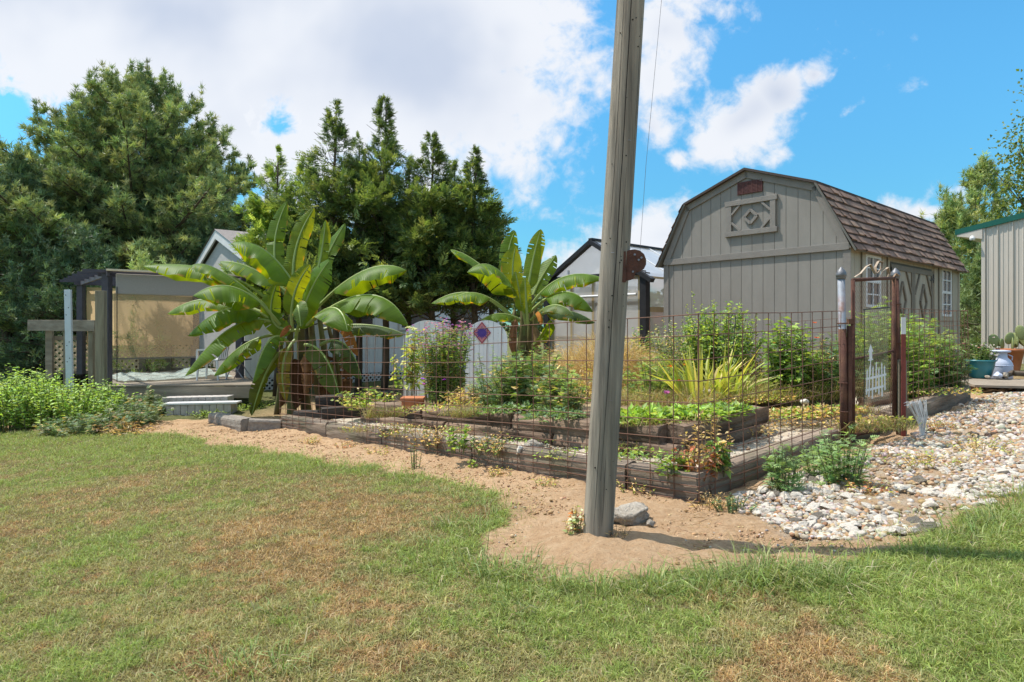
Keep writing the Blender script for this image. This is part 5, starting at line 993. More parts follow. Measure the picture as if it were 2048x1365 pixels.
for i, (px, py, h, s, lab, m) in enumerate([(1411, 798, .36, .13, 'pale angular rock lying in the front bed near the orange flowers', 'rock'), (1394, 793, .36, .10, 'smaller pale rock beside the angular rock in the front bed', 'rock'), (1056, 826, .37, .05, 'round brown stone on the edge of the front bed under the green bush', 'greyrock'), (1156, 838, .37, .04, 'small round stone on the front bed just left of the pole', 'greyrock'), (1068, 900, .16, .10, 'grey broken rock lying on the outer timber left of the pole', 'greyrock'), (1040, 907, .15, .06, 'flat pale rock left of the grey broken rock on the outer timber', 'rock'), (1610, 640+170, .34, .06, 'pale stone in the rear bed left of the gate', 'rock')]):
    p = gp(px, py, h); rock('garden_stone', p, s, s*.75, s*.6, 60+i, M[m], lab, 'rock', i*.8, sink=.12)
# ------------------------------------------------------------------ trees
def pine(base, H, rad, nlimb, label, group=None, seed=1, cols=None, nl=.2, nw=.03, low=.08, tuft=13, dens=1., gap=.0, upturn=.9, zs=1., cluster=.24):
    rs = random.Random(seed); base = Vector(base); root = empty('pine_tree', base, label, 'tree', group); tr = MB(); tp = [base+Vector((.25*math.sin(i*.7+seed), .2*math.cos(i*.9), H*.97*i/9-.2)) for i in range(10)]; tr.tube(tp, [max(.03, H*.022*(1-i/9.3)) for i in range(10)], 9)
    br = MB(); P_, D_ = [], []
    def trunk(z): t = min(.999, z/(H*.97))*9; i = int(t); return tp[i].lerp(tp[i+1], t-i)
    for k in range(nlimb):
        f = low+(1-low)*((k+rs.random())/nlimb)**.9; f = min(f, .985); L_ = rad(f)*rs.uniform(.72, 1.08); az = k*2.39996+rs.uniform(-.5, .5); el = .02+upturn*f**2.2+rs.uniform(-.12, .16); z0 = f*H-L_*math.sin(el)-.1*L_; s0 = trunk(max(.1, z0))
        d = Vector((math.cos(az)*math.cos(el), math.sin(az)*math.cos(el), math.sin(el))); pts = [s0+d*(L_*t)+Vector((0, 0, L_*(.16*t*t-.07*t))) for t in np.linspace(0, 1, 7)]; br.tube(pts, [max(.012, .018*L_*(1-.85*i/6)) for i in range(7)], 5, False)
        side = Vector((-math.sin(az), math.cos(az), 0)); nst = max(4, int(L_*2.6*dens))
        for j in range(nst):
            t = .22+.78*(j+rs.random())/nst; q = t*6; i = min(5, int(q)); p = pts[i].lerp(pts[i+1], q-i)
            for sg in (-1, 1):
                if rs.random() < gap: continue
                tl = (1-t)*.52*L_*rs.uniform(.5, 1.1)+.28; td = (d*.75+side*sg*rs.uniform(.45, 1.05)+Vector((0, 0, rs.uniform(.0, .5)))).normalized(); nt = max(2, int(tl/cluster))
                if tl > .6: br.tube([p, p+td*tl], [.012, .006], 4, False)
                for m in range(nt): pp = p+td*(tl*(m+.6)/nt); P_.append(pp+Vector((rs.gauss(0, .05), rs.gauss(0, .05), rs.gauss(0, .05)))); D_.append((td+Vector((0, 0, rs.uniform(.1, .9)))).normalized())
        for m in range(3): P_.append(pts[-1]+d*rs.uniform(-.15, .1)); D_.append((d+Vector((0, 0, .8))).normalized())
        if f > .45:         # upright candles along the upper limbs
            for m in range(3):
                q = pts[rs.randint(4, 6)]+Vector((rs.gauss(0, .12), rs.gauss(0, .12), 0)); hh = rs.uniform(.3, .75)
                for w in range(4): P_.append(q+Vector((0, 0, hh*w/3))); D_.append(Vector((rs.gauss(0, .15), rs.gauss(0, .15), 1)))
    for w in range(10): P_.append(tp[-1]+Vector((0, 0, -.4+.1*w))); D_.append(Vector((0, 0, 1)))
    P_ = np.array(P_); D_ = np.array(D_); n = len(P_); P2 = np.repeat(P_, tuft, 0)+G.normal(0, .035, (n*tuft, 3)); D2 = nrm(np.repeat(D_, tuft, 0)*.7+G.normal(0, .55, (n*tuft, 3)))
    v, f, q = needleset(P2, D2, G.uniform(.65, 1.2, n*tuft)*nl, np.full(n*tuft, nw)*G.uniform(.7, 1.2, n*tuft)); tc = pick(cols or [(.075, .115, .05), (.10, .145, .055), (.06, .10, .055), (.15, .185, .075)], n, .2); c = np.repeat(np.repeat(tc, tuft, 0), q, 0)
    tr.build('trunk', M['bark'], root, smooth=True); br.build('branches', M['bark'], root); npmesh('crown', v, f, M['needles'], root, col=c); return root
def prof_white(f): return 5.7*min(1, ((1-f)/.46))**.66*(.8+.2*min(1, f/.25))+.25
LIGHTPINE = [(.13, .165, .066), (.165, .195, .076), (.10, .138, .062), (.20, .222, .09)]
def gpt(px, d): x = (px-1024)/F*d; return (x, d, gzf(x, d))
pine(gpt(275, 24.5), 11.7, lambda f: 1.1*prof_white(f), 240, 'huge dome shaped white pine towering behind the pergola', seed=3, cols=LIGHTPINE, nl=.21, nw=.034, tuft=25, low=.16, upturn=.62, dens=1.15)
pine(gpt(20, 20), 7.2, lambda f: 3.3*min(1, (1-f)/.6)**.7+.2, 80, 'shorter dark pine at the left edge in front of the big white pine', 'dark pines behind the pergola', 8, [(.09, .125, .06), (.12, .155, .07), (.07, .105, .055)], nl=.19, nw=.032, low=.03, tuft=14)
pine(gpt(150, 19), 4.6, lambda f: 2.6*min(1, (1-f)/.7)**.7+.2, 60, 'low dark pine filling the gap left of the pergola', 'dark pines behind the pergola', 9, [(.06, .095, .05), (.09, .125, .06)], nl=.18, nw=.03, low=.02, tuft=14)
pine(gpt(415, 22), 5.4, lambda f: 2.8*min(1, (1-f)/.7)**.7+.2, 64, 'low dark pine behind the pergola roof and house gable', 'dark pines behind the pergola', 14, [(.06, .095, .05), (.09, .125, .06), (.11, .15, .07)], nl=.19, nw=.032, low=.02, tuft=14)
pine(gpt(292, 16.2), 3.35, lambda f: 1.0*min(1, (1-f)/.8)**.8+.12, 40, 'young pale green pine just behind the pergola roof', None, 10, [(.20, .25, .09), (.24, .28, .11)], nl=.15, nw=.024, low=.15, tuft=13)
pine(gpt(-60, 26), 8, lambda f: 4*min(1, (1-f)/.6)**.7+.2, 60, 'tall dark pine cut by the left picture edge', 'dark pines behind the pergola', 12, [(.07, .105, .055), (.09, .125, .06)], nl=.24, nw=.04, low=.03, tuft=12)
YP = [(.15, .19, .06), (.20, .225, .08), (.115, .155, .055), (.24, .25, .10)]
pine(gpt(1955, 32), 9.5, lambda f: 2.9*min(1, (1-f)/.55)**.7*(.75+.5*abs(math.sin(f*17)))+.2, 64, 'yellowish green pine rising between the barn shed and the metal building', 'pines behind the shed', 21, YP, nl=.34, nw=.045, low=.12, tuft=14, dens=.8, gap=.18, cluster=.42)
pine(gpt(1905, 29), 6.6, lambda f: 2.3*min(1, (1-f)/.6)**.7+.2, 60, 'shorter pine right behind the far end of the shed roof', 'pines behind the shed', 22, YP+[(.09, .13, .05)], nl=.3, nw=.042, low=.02, tuft=14, gap=.1, cluster=.36)
pine(gpt(1985, 25), 4.0, lambda f: 2.0*min(1, (1-f)/.7)**.7+.2, 50, 'low dark pine in the gap between shed and metal building', 'pines behind the shed', 23, [(.09, .125, .05), (.12, .15, .06)], nl=.26, nw=.038, low=.0, tuft=14, cluster=.3)
def cypress(px, py, d, rad, label, seed, n=3200, light=0., leader=.34, zlow=1.75):
    rs = np.random.default_rng(seed); top = at(px, py, d); b = Vector((top.x, d, gzf(top.x, d))); H = top.z-b.z; root = empty('evergreen_tree', b, label, 'tree', 'feathery evergreens in a row')
    tr = MB(); tr.tube([b+Vector((.05*math.sin(i), 0, H*i/8*.98-.1)) for i in range(9)], [.085*(1-i/8.6)+.008 for i in range(9)], 8); tr.build('trunk', M['bark'], root, smooth=True)
    nl = 120; lh = rs.beta(1.0, 1.25, nl)*(1-zlow/H)+zlow/H; laz = rs.uniform(0, 6.283, nl); ll = rs.uniform(.55, 1.2, nl)*np.where(rs.random(nl) < .12, 1.25, 1); li = rs.integers(0, nl, n); lt = rs.beta(2.2, 1.0, n); h = np.clip(lh[li]+rs.normal(0, .012, n)+lt*.035, zlow/H*.9, .995); prof = np.where(h < .36, .55+h*1.25, 1)*np.clip(1.12*(1-h)**(.62+leader*.85), 0, 1); prof = np.where(h < .80, np.maximum(prof, np.clip(1.05*(1-h)**.62, 0, 1)*np.where(h < .36, .55+h*1.25, 1)), prof); prof = np.where(h > .94, .03+prof*((1-h)/.06)*.8, prof)
    az = laz[li]+rs.normal(0, .10, n)/np.maximum(lt, .2); u = lt*ll[li]; rr = rad*prof*u
    keep = (h < .75) | (rs.random(n) < np.clip(1.9-1.45*h, .3, 1)); h, az, rr, u = h[keep], az[keep], rr[keep], u[keep]; n = len(h)
    P_ = np.stack([b.x+np.cos(az)*rr, b.y+np.sin(az)*rr, b.z+h*H+.25*rr*(.4-.2)], -1); O = np.stack([np.cos(az), np.sin(az), np.zeros(n)], -1)
    D = nrm(O*rs.uniform(.5, 1.1, (n, 1))+np.array([0, 0, 1])*rs.uniform(-.15, .95, (n, 1))+rs.normal(0, .3, (n, 3))); Sd = nrm(np.cross(D, rs.normal(size=(n, 3))*.6+np.array([0, 0, 1])))
    k = 10; t = (np.arange(k)/k)[None, :, None]; L_ = rs.uniform(.18, .36, n)[:, None, None]*(1-.62*h[:, None, None]**2); sg = np.where(np.arange(k) % 2 == 0, 1, -1)[None, :, None]
    LP_ = (P_[:, None]+D[:, None]*L_*t).reshape(-1, 3); LD = nrm((D[:, None]*.85+Sd[:, None]*sg*(.75-.3*t)+rs.normal(0, .16, (n, k, 3))).reshape(-1, 3)); LL = (L_*(.62-.3*t)*np.ones((n, k, 1))).reshape(-1); UP = np.repeat(np.cross(Sd, D), k, 0)+rs.normal(0, .2, (n*k, 3))
    v, f, q = leafset(LP_, LD, UP, LL, LL*.27, .05, .12); base = [(.072, .112, .036), (.098, .142, .044), (.058, .092, .036), (.14, .18, .06)] if not light else [(.14, .205, .045), (.185, .25, .055), (.11, .17, .04), (.24, .3, .085)]
    tc = pick(base, n, .2); npmesh('crown', v, f, M['foliage'], root, col=np.repeat(np.repeat(tc, k, 0), q, 0)); br = MB()
    for i in range(70): a = rs.uniform(0, 6.28); z = rs.uniform(.28, .93); r = rad*(1-z)**.7*.8+.05; p = b+Vector((0, 0, z*H)); br.tube([p, p+Vector((math.cos(a)*r*.5, math.sin(a)*r*.5, .1*r)), p+Vector((math.cos(a)*r, math.sin(a)*r, .45*r))], [.02*(1-z)+.006, .012*(1-z)+.004, .004], 4, False)
    br.build('branches', M['bark'], root)
cypress(552, 296, 14.6, 1.2, 'leftmost feathery evergreen, lighter yellow green, above the banana leaves', 31, 3800, 1, .10)
cypress(668, 203, 14.2, 1.9, 'feathery evergreen with a thin bare leader, second from the left in the row', 32, 4200)
cypress(768, 198, 14.4, 1.9, 'tallest feathery evergreen in the middle of the row', 33, 4200)
cypress(862, 270, 13.8, 1.7, 'feathery evergreen second from the right in the row', 34, 4200, 0, .3)
cypress(948, 300, 13.6, 1.25, 'rightmost feathery evergreen of the row beside the blue sky', 35, 3600, 0, .28)
cypress(612, 318, 15.2, 1.7, 'lower feathery evergreen filling behind the two left ones in the row', 36, 3400, 1, .12)
cypress(905, 325, 14.7, 1.6, 'lower feathery evergreen filling behind the two right ones in the row', 37, 3400, 0, .12)
cypress(715, 272, 15.0, 1.7, 'feathery evergreen filling the valley between the two tallest ones', 38, 3400, 0, .15)
cypress(815, 312, 14.9, 1.7, 'feathery evergreen filling the gap right of the tallest one', 39, 3400, 0, .12)
cypress(985, 420, 14.3, .8, 'short feathery evergreen at the right end of the row', 40, 2200, 0, .12)
def far_wood():
    n = 16000; x = G.uniform(-110, 120, n); top = 5.5+3.5*fbm(x*.07, x*0, 91, 4)+1.2*np.sin(x*1.3)*fbm(x*.3, x*0, 92); z = G.random(n)**.8*top-1.2; y = 88+G.uniform(-6, 6, n)-.004*x*x*.3
    v, f, q = leafset(np.stack([x, y, z], -1), G.normal(size=(n, 3)), G.normal(size=(n, 3))+np.array([0, -1, 1]), G.uniform(.7, 1.5, n), G.uniform(.5, 1.1, n)); tag(npmesh('far_wood', v, f, M['foliage'], col=np.repeat(pick([(.06, .09, .035), (.08, .11, .04), (.05, .075, .03)], n), q, 0)), 'far line of dark green woods behind the yard', 'woods', kind='stuff')
far_wood()
def leafy(base, H, R_, zc, label, seed, n=5200, cols=None, L_=.16):
    rs = np.random.default_rng(seed); base = Vector(base); root = empty('leafy_tree', base, label, 'tree'); tr = MB(); tr.tube([base+Vector((.1*math.sin(i), 0, H*.8*i/6-.2)) for i in range(7)], [.22*(1-i/7.5) for i in range(7)], 9); tr.build('trunk', M['bark'], root, smooth=True)
    c = rs.normal(size=(70, 3)); c = nrm(c)*rs.uniform(.35, 1, (70, 1)); cen = np.array([base.x, base.y, base.z+zc])+c*np.array([R_, R_, (H-zc)*.98]); br = MB()
    for q in cen: br.tube([base+Vector((0, 0, H*.35+.3*(q[2]-base.z-zc))), tuple(q)], [.05, .012], 4, False)
    br.build('branches', M['bark'], root); i = rs.integers(0, 70, n); P_ = cen[i]+rs.normal(0, .42, (n, 3)); v, f, q = leafset(P_, rs.normal(size=(n, 3))+np.array([0, 0, -.3]), rs.normal(size=(n, 3))+np.array([0, 0, 1]), rs.uniform(.7, 1.2, n)*L_, rs.uniform(.7, 1.1, n)*L_*.75)
    npmesh('crown', v, f, M['foliage'], root, col=np.repeat(pick(cols or [(.085, .12, .03), (.115, .15, .04), (.065, .095, .028), (.16, .18, .06)], n), q, 0))
leafy(gpt(2105, 26), 12.6, 2.0, 7.2, 'leafy tree whose crown reaches in at the right edge above the metal building', 51)
# ------------------------------------------------------------------ banana plants
def bananamat():
    m = leafmat('banana_leaf', .45, .48, .28, (4.6, 2.5, .3)); nt = m.node_tree; N = nt.nodes; L = nt.links; b = N['Principled BSDF']; a = N.new('ShaderNodeAttribute'); a.attribute_name = 'vein'; w = N.new('ShaderNodeTexWave'); w.inputs['Scale'].default_value = 9; w.inputs['Distortion'].default_value = 1.2; w.bands_direction = 'Y'; L.new(a.outputs['Vector'], w.inputs['Vector'])
    bp = N.new('ShaderNodeBump'); bp.inputs['Strength'].default_value = .25; bp.inputs['Distance'].default_value = .01; L.new(w.outputs[0], bp.inputs['Height']); L.new(bp.outputs[0], b.inputs['Normal']); return m
M['banana'] = bananamat(); M['deadleaf'] = leafmat('dead_banana_leaf', .3, .8, .1, (1.3, 1, .6)); M['rib'] = pm('banana_midrib', (.22, .29, .07), (.28, .33, .11), 5, rough=.5, bump=.1); M['pseudo'] = pm('banana_stem', (.13, .16, .05), (.14, .075, .03), 4, (1, 1, .35), .75, .4, 22, c3=(.06, .035, .02), c3scale=4, c3amt=.8)
def bleaf(root, d, p0, p1, p2, hw, dz=(0, 0, 0), f1=.75, f2=1.0, ref=None, col=(.075, .165, .014), pet=.2, dead=False, seed=0, curl=.0, tears=9):
    rs = random.Random(seed*13+5); a = at(*p0, d+dz[0]); m = at(*p1, d+dz[1]); e = at(*p2, d+dz[2]); c = m*2-(a+e)*.5; B = lambda t: a*(1-t)**2+c*2*t*(1-t)+e*t*t; T = lambda t: ((c-a)*(1-t)+(e-c)*t).normalized()
    w = hw*.72/F*d; ref = Vector(ref or (0, 0, 1)); rows = []; n = 34
    for i in range(n+1): rows.append((pet+(1-pet)*i/n, 0))
    tl = []
    for k in range(tears): tl.append((pet+(1-pet)*rs.uniform(.15, .92), rs.choice((-1, 1)), rs.uniform(.25, .8)))
    for (t, s, dep) in tl: rows += [(t-.006, 0), (t+.006, 0)]
    rows = sorted(rows); nu = 12; V = []; Cc = []; Vn = []; Fq = []; ph = rs.uniform(0, 9); L_ = sum((B((i+1)/20)-B(i/20)).length for i in range(20)); col = np.array(col)
    for r, (t, _) in enumerate(rows):
        s = (t-pet)/(1-pet); prof = min(1, (s/.13))**.6*min(1, ((1-s)/.25))**.6; prof = max(prof, .02); p = B(t); tg = T(t); Sd = tg.cross(ref); Sd = Sd.normalized() if Sd.length > .05 else Vector((1, 0, 0)); Nn = Sd.cross(tg).normalized(); rc = col*(1+.16*math.sin(t*L_*23+ph)*rs.random()+rs.uniform(-.10, .10))
        if Sd.y > 0: Sd = -Sd; 
        Nn = Nn if Nn.dot(ref) > 0 else -Nn
        for j in range(nu+1):
            u = -1+2*j/nu; f = f1 if u > 0 else f2; au = abs(u); wav = .085*math.sin(t*L_*9+ph+(1 if u > 0 else 4))*au*au+.05*math.sin(t*L_*21+ph*2)*au**3; ang = f*(.55+.6*au)+wav*2+curl*au*(s**2)
            # integrate the arc of the half blade roughly
            x_ = w*prof*au*math.cos(ang*.72); z_ = -w*prof*au*math.sin(ang*.72)+wav*w*.5; q = p+Sd*(x_*(1 if u > 0 else -1))+Nn*z_; V.append(q); Cc.append(np.array((.26, .19, .05)) if (au > .9 and mnoise.noise(Vector((t*L_*6, u*3, seed))) > .22) else rc*(1+.35*(au < .1))); Vn.append((u, t*L_, 0))
    for r in range(len(rows)-1):
        for j in range(nu):
            u = -1+2*(j+.5)/nu; tm = (rows[r][0]+rows[r+1][0])/2
            if any(abs(tm-t) < .0055 and (u > 0) == (s > 0) and abs(u) > 1-dep for (t, s, dep) in tl): continue
            b = r*(nu+1)+j; Fq.append((b, b+1, b+nu+2, b+nu+1))
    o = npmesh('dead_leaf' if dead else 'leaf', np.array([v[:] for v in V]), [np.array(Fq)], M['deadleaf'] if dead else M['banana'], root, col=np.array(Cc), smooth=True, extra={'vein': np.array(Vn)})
    if not dead:
        mb = MB(); mb.tube([B(t)-Vector((0, 0, .004)) for t in np.linspace(0, .98, 16)], [.026*(1-t)**.8+.004 for t in np.linspace(0, .98, 16)], 6); mb.build('midrib', M['rib'], o)
def banana(base, d, stems, leaves, label):
    root = empty('banana_plant', base, label, 'banana plant', 'broad leaved banana plants')
    for (b0, b1, d0, r) in stems:
        mb = MB(); a, e = at(*b0, d+d0), at(*b1, d+d0*.5); a.z = base.z-.3; mb.tube([a.lerp(e, t)+Vector((.03*math.sin(t*5+r*90), 0, 0)) for t in np.linspace(0, 1, 9)], [r*(1-.5*t)*(1+.06*math.sin(t*23)) for t in np.linspace(0, 1, 9)], 12); mb.build('pseudostem', M['pseudo'], root, smooth=True)
    for i, lf in enumerate(leaves): bleaf(root, d, seed=i+int(d), **lf)
    return root
LF = lambda p0, p1, p2, hw, **k: dict(p0=p0, p1=p1, p2=p2, hw=hw, **k)
FR = (0, -1, .15); LIT_YEL = (.10, .18, .015); BRN = (.30, .12, .035)  # yellower leaf colour painted on the blades the sun shines through
b1 = Vector((at(625, 815, 10.6).x, 10.6, pz(-3.3, 10.6)+.2))
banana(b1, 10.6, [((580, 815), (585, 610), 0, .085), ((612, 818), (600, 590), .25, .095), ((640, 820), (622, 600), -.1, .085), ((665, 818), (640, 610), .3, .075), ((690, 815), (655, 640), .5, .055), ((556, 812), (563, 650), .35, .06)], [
    LF((588, 620), (549, 512), (574, 403), 27, dz=(0, .3, .5), ref=FR, f1=.15, f2=.2), LF((592, 600), (590, 505), (628, 416), 27, dz=(.1, .2, .3), ref=(.3, -1, .2), f1=.5, f2=.2, col=LIT_YEL),
    LF((600, 590), (532, 503), (461, 487), 62, dz=(-.2, -.4, -.6), f1=.85, f2=1.15, pet=.08), LF((590, 600), (510, 540), (440, 523), 44, dz=(.1, .1, .1), f1=.8, f2=1.1),
    LF((560, 622), (440, 545), (287, 532), 52, dz=(.1, -.1, -.3), f1=.85, f2=1.15, pet=.28), LF((560, 640), (448, 547), (382, 532), 40, dz=(-.1, -.4, -.5), f1=.75, f2=1.05, pet=.25),
    LF((560, 650), (473, 577), (386, 592), 58, dz=(-.2, -.7, -1.0), f1=1.0, f2=1.2, pet=.22), LF((556, 640), (430, 599), (335, 628), 42, dz=(.2, .3, .2), f1=.9, f2=1.1, pet=.25),
    LF((560, 655), (470, 616), (376, 672), 52, dz=(-.1, -.4, -.6), f1=1.0, f2=1.15, pet=.2), LF((560, 650), (470, 652), (370, 752), 48, dz=(-.1, -.5, -.9), f1=.8, f2=1.1, pet=.18), LF((562, 668), (485, 692), (428, 752), 42, dz=(.1, 0, -.1), f1=.8, f2=1.1, pet=.25),
    LF((580, 690), (540, 680), (505, 768), 30, dz=(-.2, -.6, -.8), f1=1.1, f2=1.2, pet=.15), LF((566, 700), (533, 745), (503, 832), 24, dz=(-.2, -.4, -.6), ref=(.9, -.5, .2), f1=.4, f2=.5, pet=.1, col=(.05, .085, .02)),
    LF((612, 640), (722, 545), (813, 541), 56, dz=(-.1, -.4, -.5), f1=.9, f2=1.15, pet=.24), LF((615, 650), (735, 590), (817, 652), 62, dz=(-.2, -.7, -.9), f1=.95, f2=1.15, pet=.2), LF((610, 655), (666, 616), (695, 664), 50, dz=(-.3, -1.1, -1.5), f1=.7, f2=.9, pet=.25),
    LF((618, 600), (640, 520), (651, 440), 20, dz=(0, .1, .1), ref=(-.6, -1, 0), f1=.7, f2=.2, col=LIT_YEL), LF((620, 605), (650, 522), (690, 447), 26, dz=(0, .3, .4), ref=(-.5, -1, .3), f1=.3, f2=.4),
    LF((590, 680), (618, 590), (660, 520), 44, dz=(-.2, -.5, -.6), ref=(-.5, -1, .3), f1=.3, f2=.35, pet=.12), LF((585, 660), (588, 590), (620, 530), 24, dz=(-.4, -.5, -.5), ref=(.5, -1, .3), f1=.3, f2=.3, col=LIT_YEL), LF((595, 640), (596, 612), (602, 655), 22, dz=(-.5, -.8, -.95), ref=(0, -1, .5), f1=.5, f2=.5, pet=.1, col=(.08, .15, .03)),
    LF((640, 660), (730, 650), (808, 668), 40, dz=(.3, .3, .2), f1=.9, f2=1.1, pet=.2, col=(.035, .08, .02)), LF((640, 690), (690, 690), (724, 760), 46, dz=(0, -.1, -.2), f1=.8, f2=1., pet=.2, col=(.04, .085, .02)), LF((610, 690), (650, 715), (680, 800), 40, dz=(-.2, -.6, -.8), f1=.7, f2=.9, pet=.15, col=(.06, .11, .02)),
    LF((590, 680), (566, 730), (572, 802), 18, dz=(-.3, -.5, -.5), ref=(0, -1, .2), f1=.4, f2=.4, pet=.15, col=(.16, .17, .03)), LF((600, 660), (545, 640), (556, 560), 26, dz=(-.1, -.2, -.1), ref=(.3, -1, .2), f1=.2, f2=.2, pet=.1),
    LF((650, 650), (695, 655), (716, 712), 26, dz=(-.3, -.5, -.6), dead=True, col=BRN, f1=.9, f2=1), LF((560, 670), (532, 690), (534, 730), 16, dz=(-.3, -.5, -.6), dead=True, col=(.34, .14, .04), f1=.9, f2=1), LF((605, 700), (612, 730), (609, 792), 22, dz=(-.3, -.5, -.5), ref=(0, -1, .2), dead=True, col=(.24, .125, .06)),
    LF((630, 700), (650, 740), (640, 815), 30, dz=(-.1, -.2, -.2), ref=(0, -1, .2), dead=True, col=(.12, .06, .03)), LF((560, 690), (566, 740), (560, 815), 26, dz=(-.1, -.1, -.1), ref=(0, -1, .2), dead=True, col=(.14, .075, .035)), LF((590, 700), (590, 750), (592, 818), 32, dz=(0, -.1, -.1), ref=(0, -1, .2), dead=True, col=(.10, .05, .028)), LF((675, 700), (690, 730), (688, 810), 22, dz=(.2, .1, .1), ref=(0, -1, .2), dead=True, col=(.14, .08, .04)), LF((590, 650), (570, 655), (560, 675), 14, dz=(-.4, -.6, -.7), dead=True, col=(.28, .1, .03))],
    'big banana plant with long arching leaves at the left end of the fence')
b2 = Vector((at(1050, 745, 11.5).x, 11.5, pz(.2, 11.5)+.3))
banana(b2, 11.5, [((1040, 745), (1045, 600), 0, .11), ((1060, 745), (1060, 590), .2, .11), ((1078, 745), (1072, 610), .1, .08), ((1022, 745), (1032, 620), .2, .07)], [
    LF((1040, 610), (1016, 530), (1030, 462), 26, dz=(.1, .4, .5), ref=FR, f1=.2, f2=.2), LF((1050, 620), (1064, 530), (1082, 459), 24, dz=(0, .1, .1), ref=(-.3, -1, .2), f1=.4, f2=.15, col=LIT_YEL), LF((1045, 615), (1026, 560), (1031, 493), 32, dz=(-.2, -.3, -.2), ref=(.5, -1, .3), f1=.3, f2=.2, col=LIT_YEL),
    LF((1058, 610), (1080, 560), (1112, 511), 26, dz=(.1, .3, .4), ref=(-.4, -1, .3), f1=.3, f2=.4), LF((1045, 615), (990, 536), (934, 545), 54, dz=(-.2, -.6, -.8), f1=.8, f2=1.15, pet=.12), LF((1040, 610), (960, 530), (901, 499), 26, dz=(.2, .4, .5), f1=.7, f2=1, pet=.3), LF((1035, 650), (950, 588), (863, 607), 34, dz=(0, .2, .3), f1=.8, f2=1.1, pet=.4), LF((1036, 645), (965, 590), (905, 598), 38, dz=(-.1, -.2, -.2), f1=.9, f2=1.1, pet=.38),
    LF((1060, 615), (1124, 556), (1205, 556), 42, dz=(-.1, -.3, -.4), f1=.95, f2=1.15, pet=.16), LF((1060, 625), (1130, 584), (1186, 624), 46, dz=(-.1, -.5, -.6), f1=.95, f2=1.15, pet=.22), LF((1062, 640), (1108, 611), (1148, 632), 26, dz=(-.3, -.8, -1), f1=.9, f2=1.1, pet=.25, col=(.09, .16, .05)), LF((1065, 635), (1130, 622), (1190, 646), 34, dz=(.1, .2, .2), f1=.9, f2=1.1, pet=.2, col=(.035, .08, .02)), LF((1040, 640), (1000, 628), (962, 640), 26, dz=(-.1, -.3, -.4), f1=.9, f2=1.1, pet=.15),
    LF((1052, 650), (1040, 590), (1031, 543), 18, dz=(-.4, -.5, -.5), ref=FR, f1=.3, f2=.3, col=LIT_YEL), LF((1056, 650), (1052, 600), (1050, 555), 15, dz=(-.5, -.6, -.6), ref=FR, f1=.4, f2=.3, col=LIT_YEL), LF((1066, 690), (1085, 670), (1100, 640), 22, dz=(-.3, -.6, -.8), f1=.6, f2=.6, pet=.2),
    LF((1040, 630), (1026, 660), (1028, 712), 13, dz=(-.2, -.3, -.3), ref=(0, -1, .2), dead=True, col=(.25, .13, .07)), LF((1060, 640), (1075, 680), (1070, 740), 12, dz=(-.3, -.4, -.4), ref=(0, -1, .2), dead=True, col=(.24, .16, .08)), LF((1072, 620), (1080, 630), (1082, 650), 10, dz=(-.6, -.8, -.9), dead=True, col=(.4, .16, .03))],
    'smaller bright banana plant in the middle, left of the utility pole')
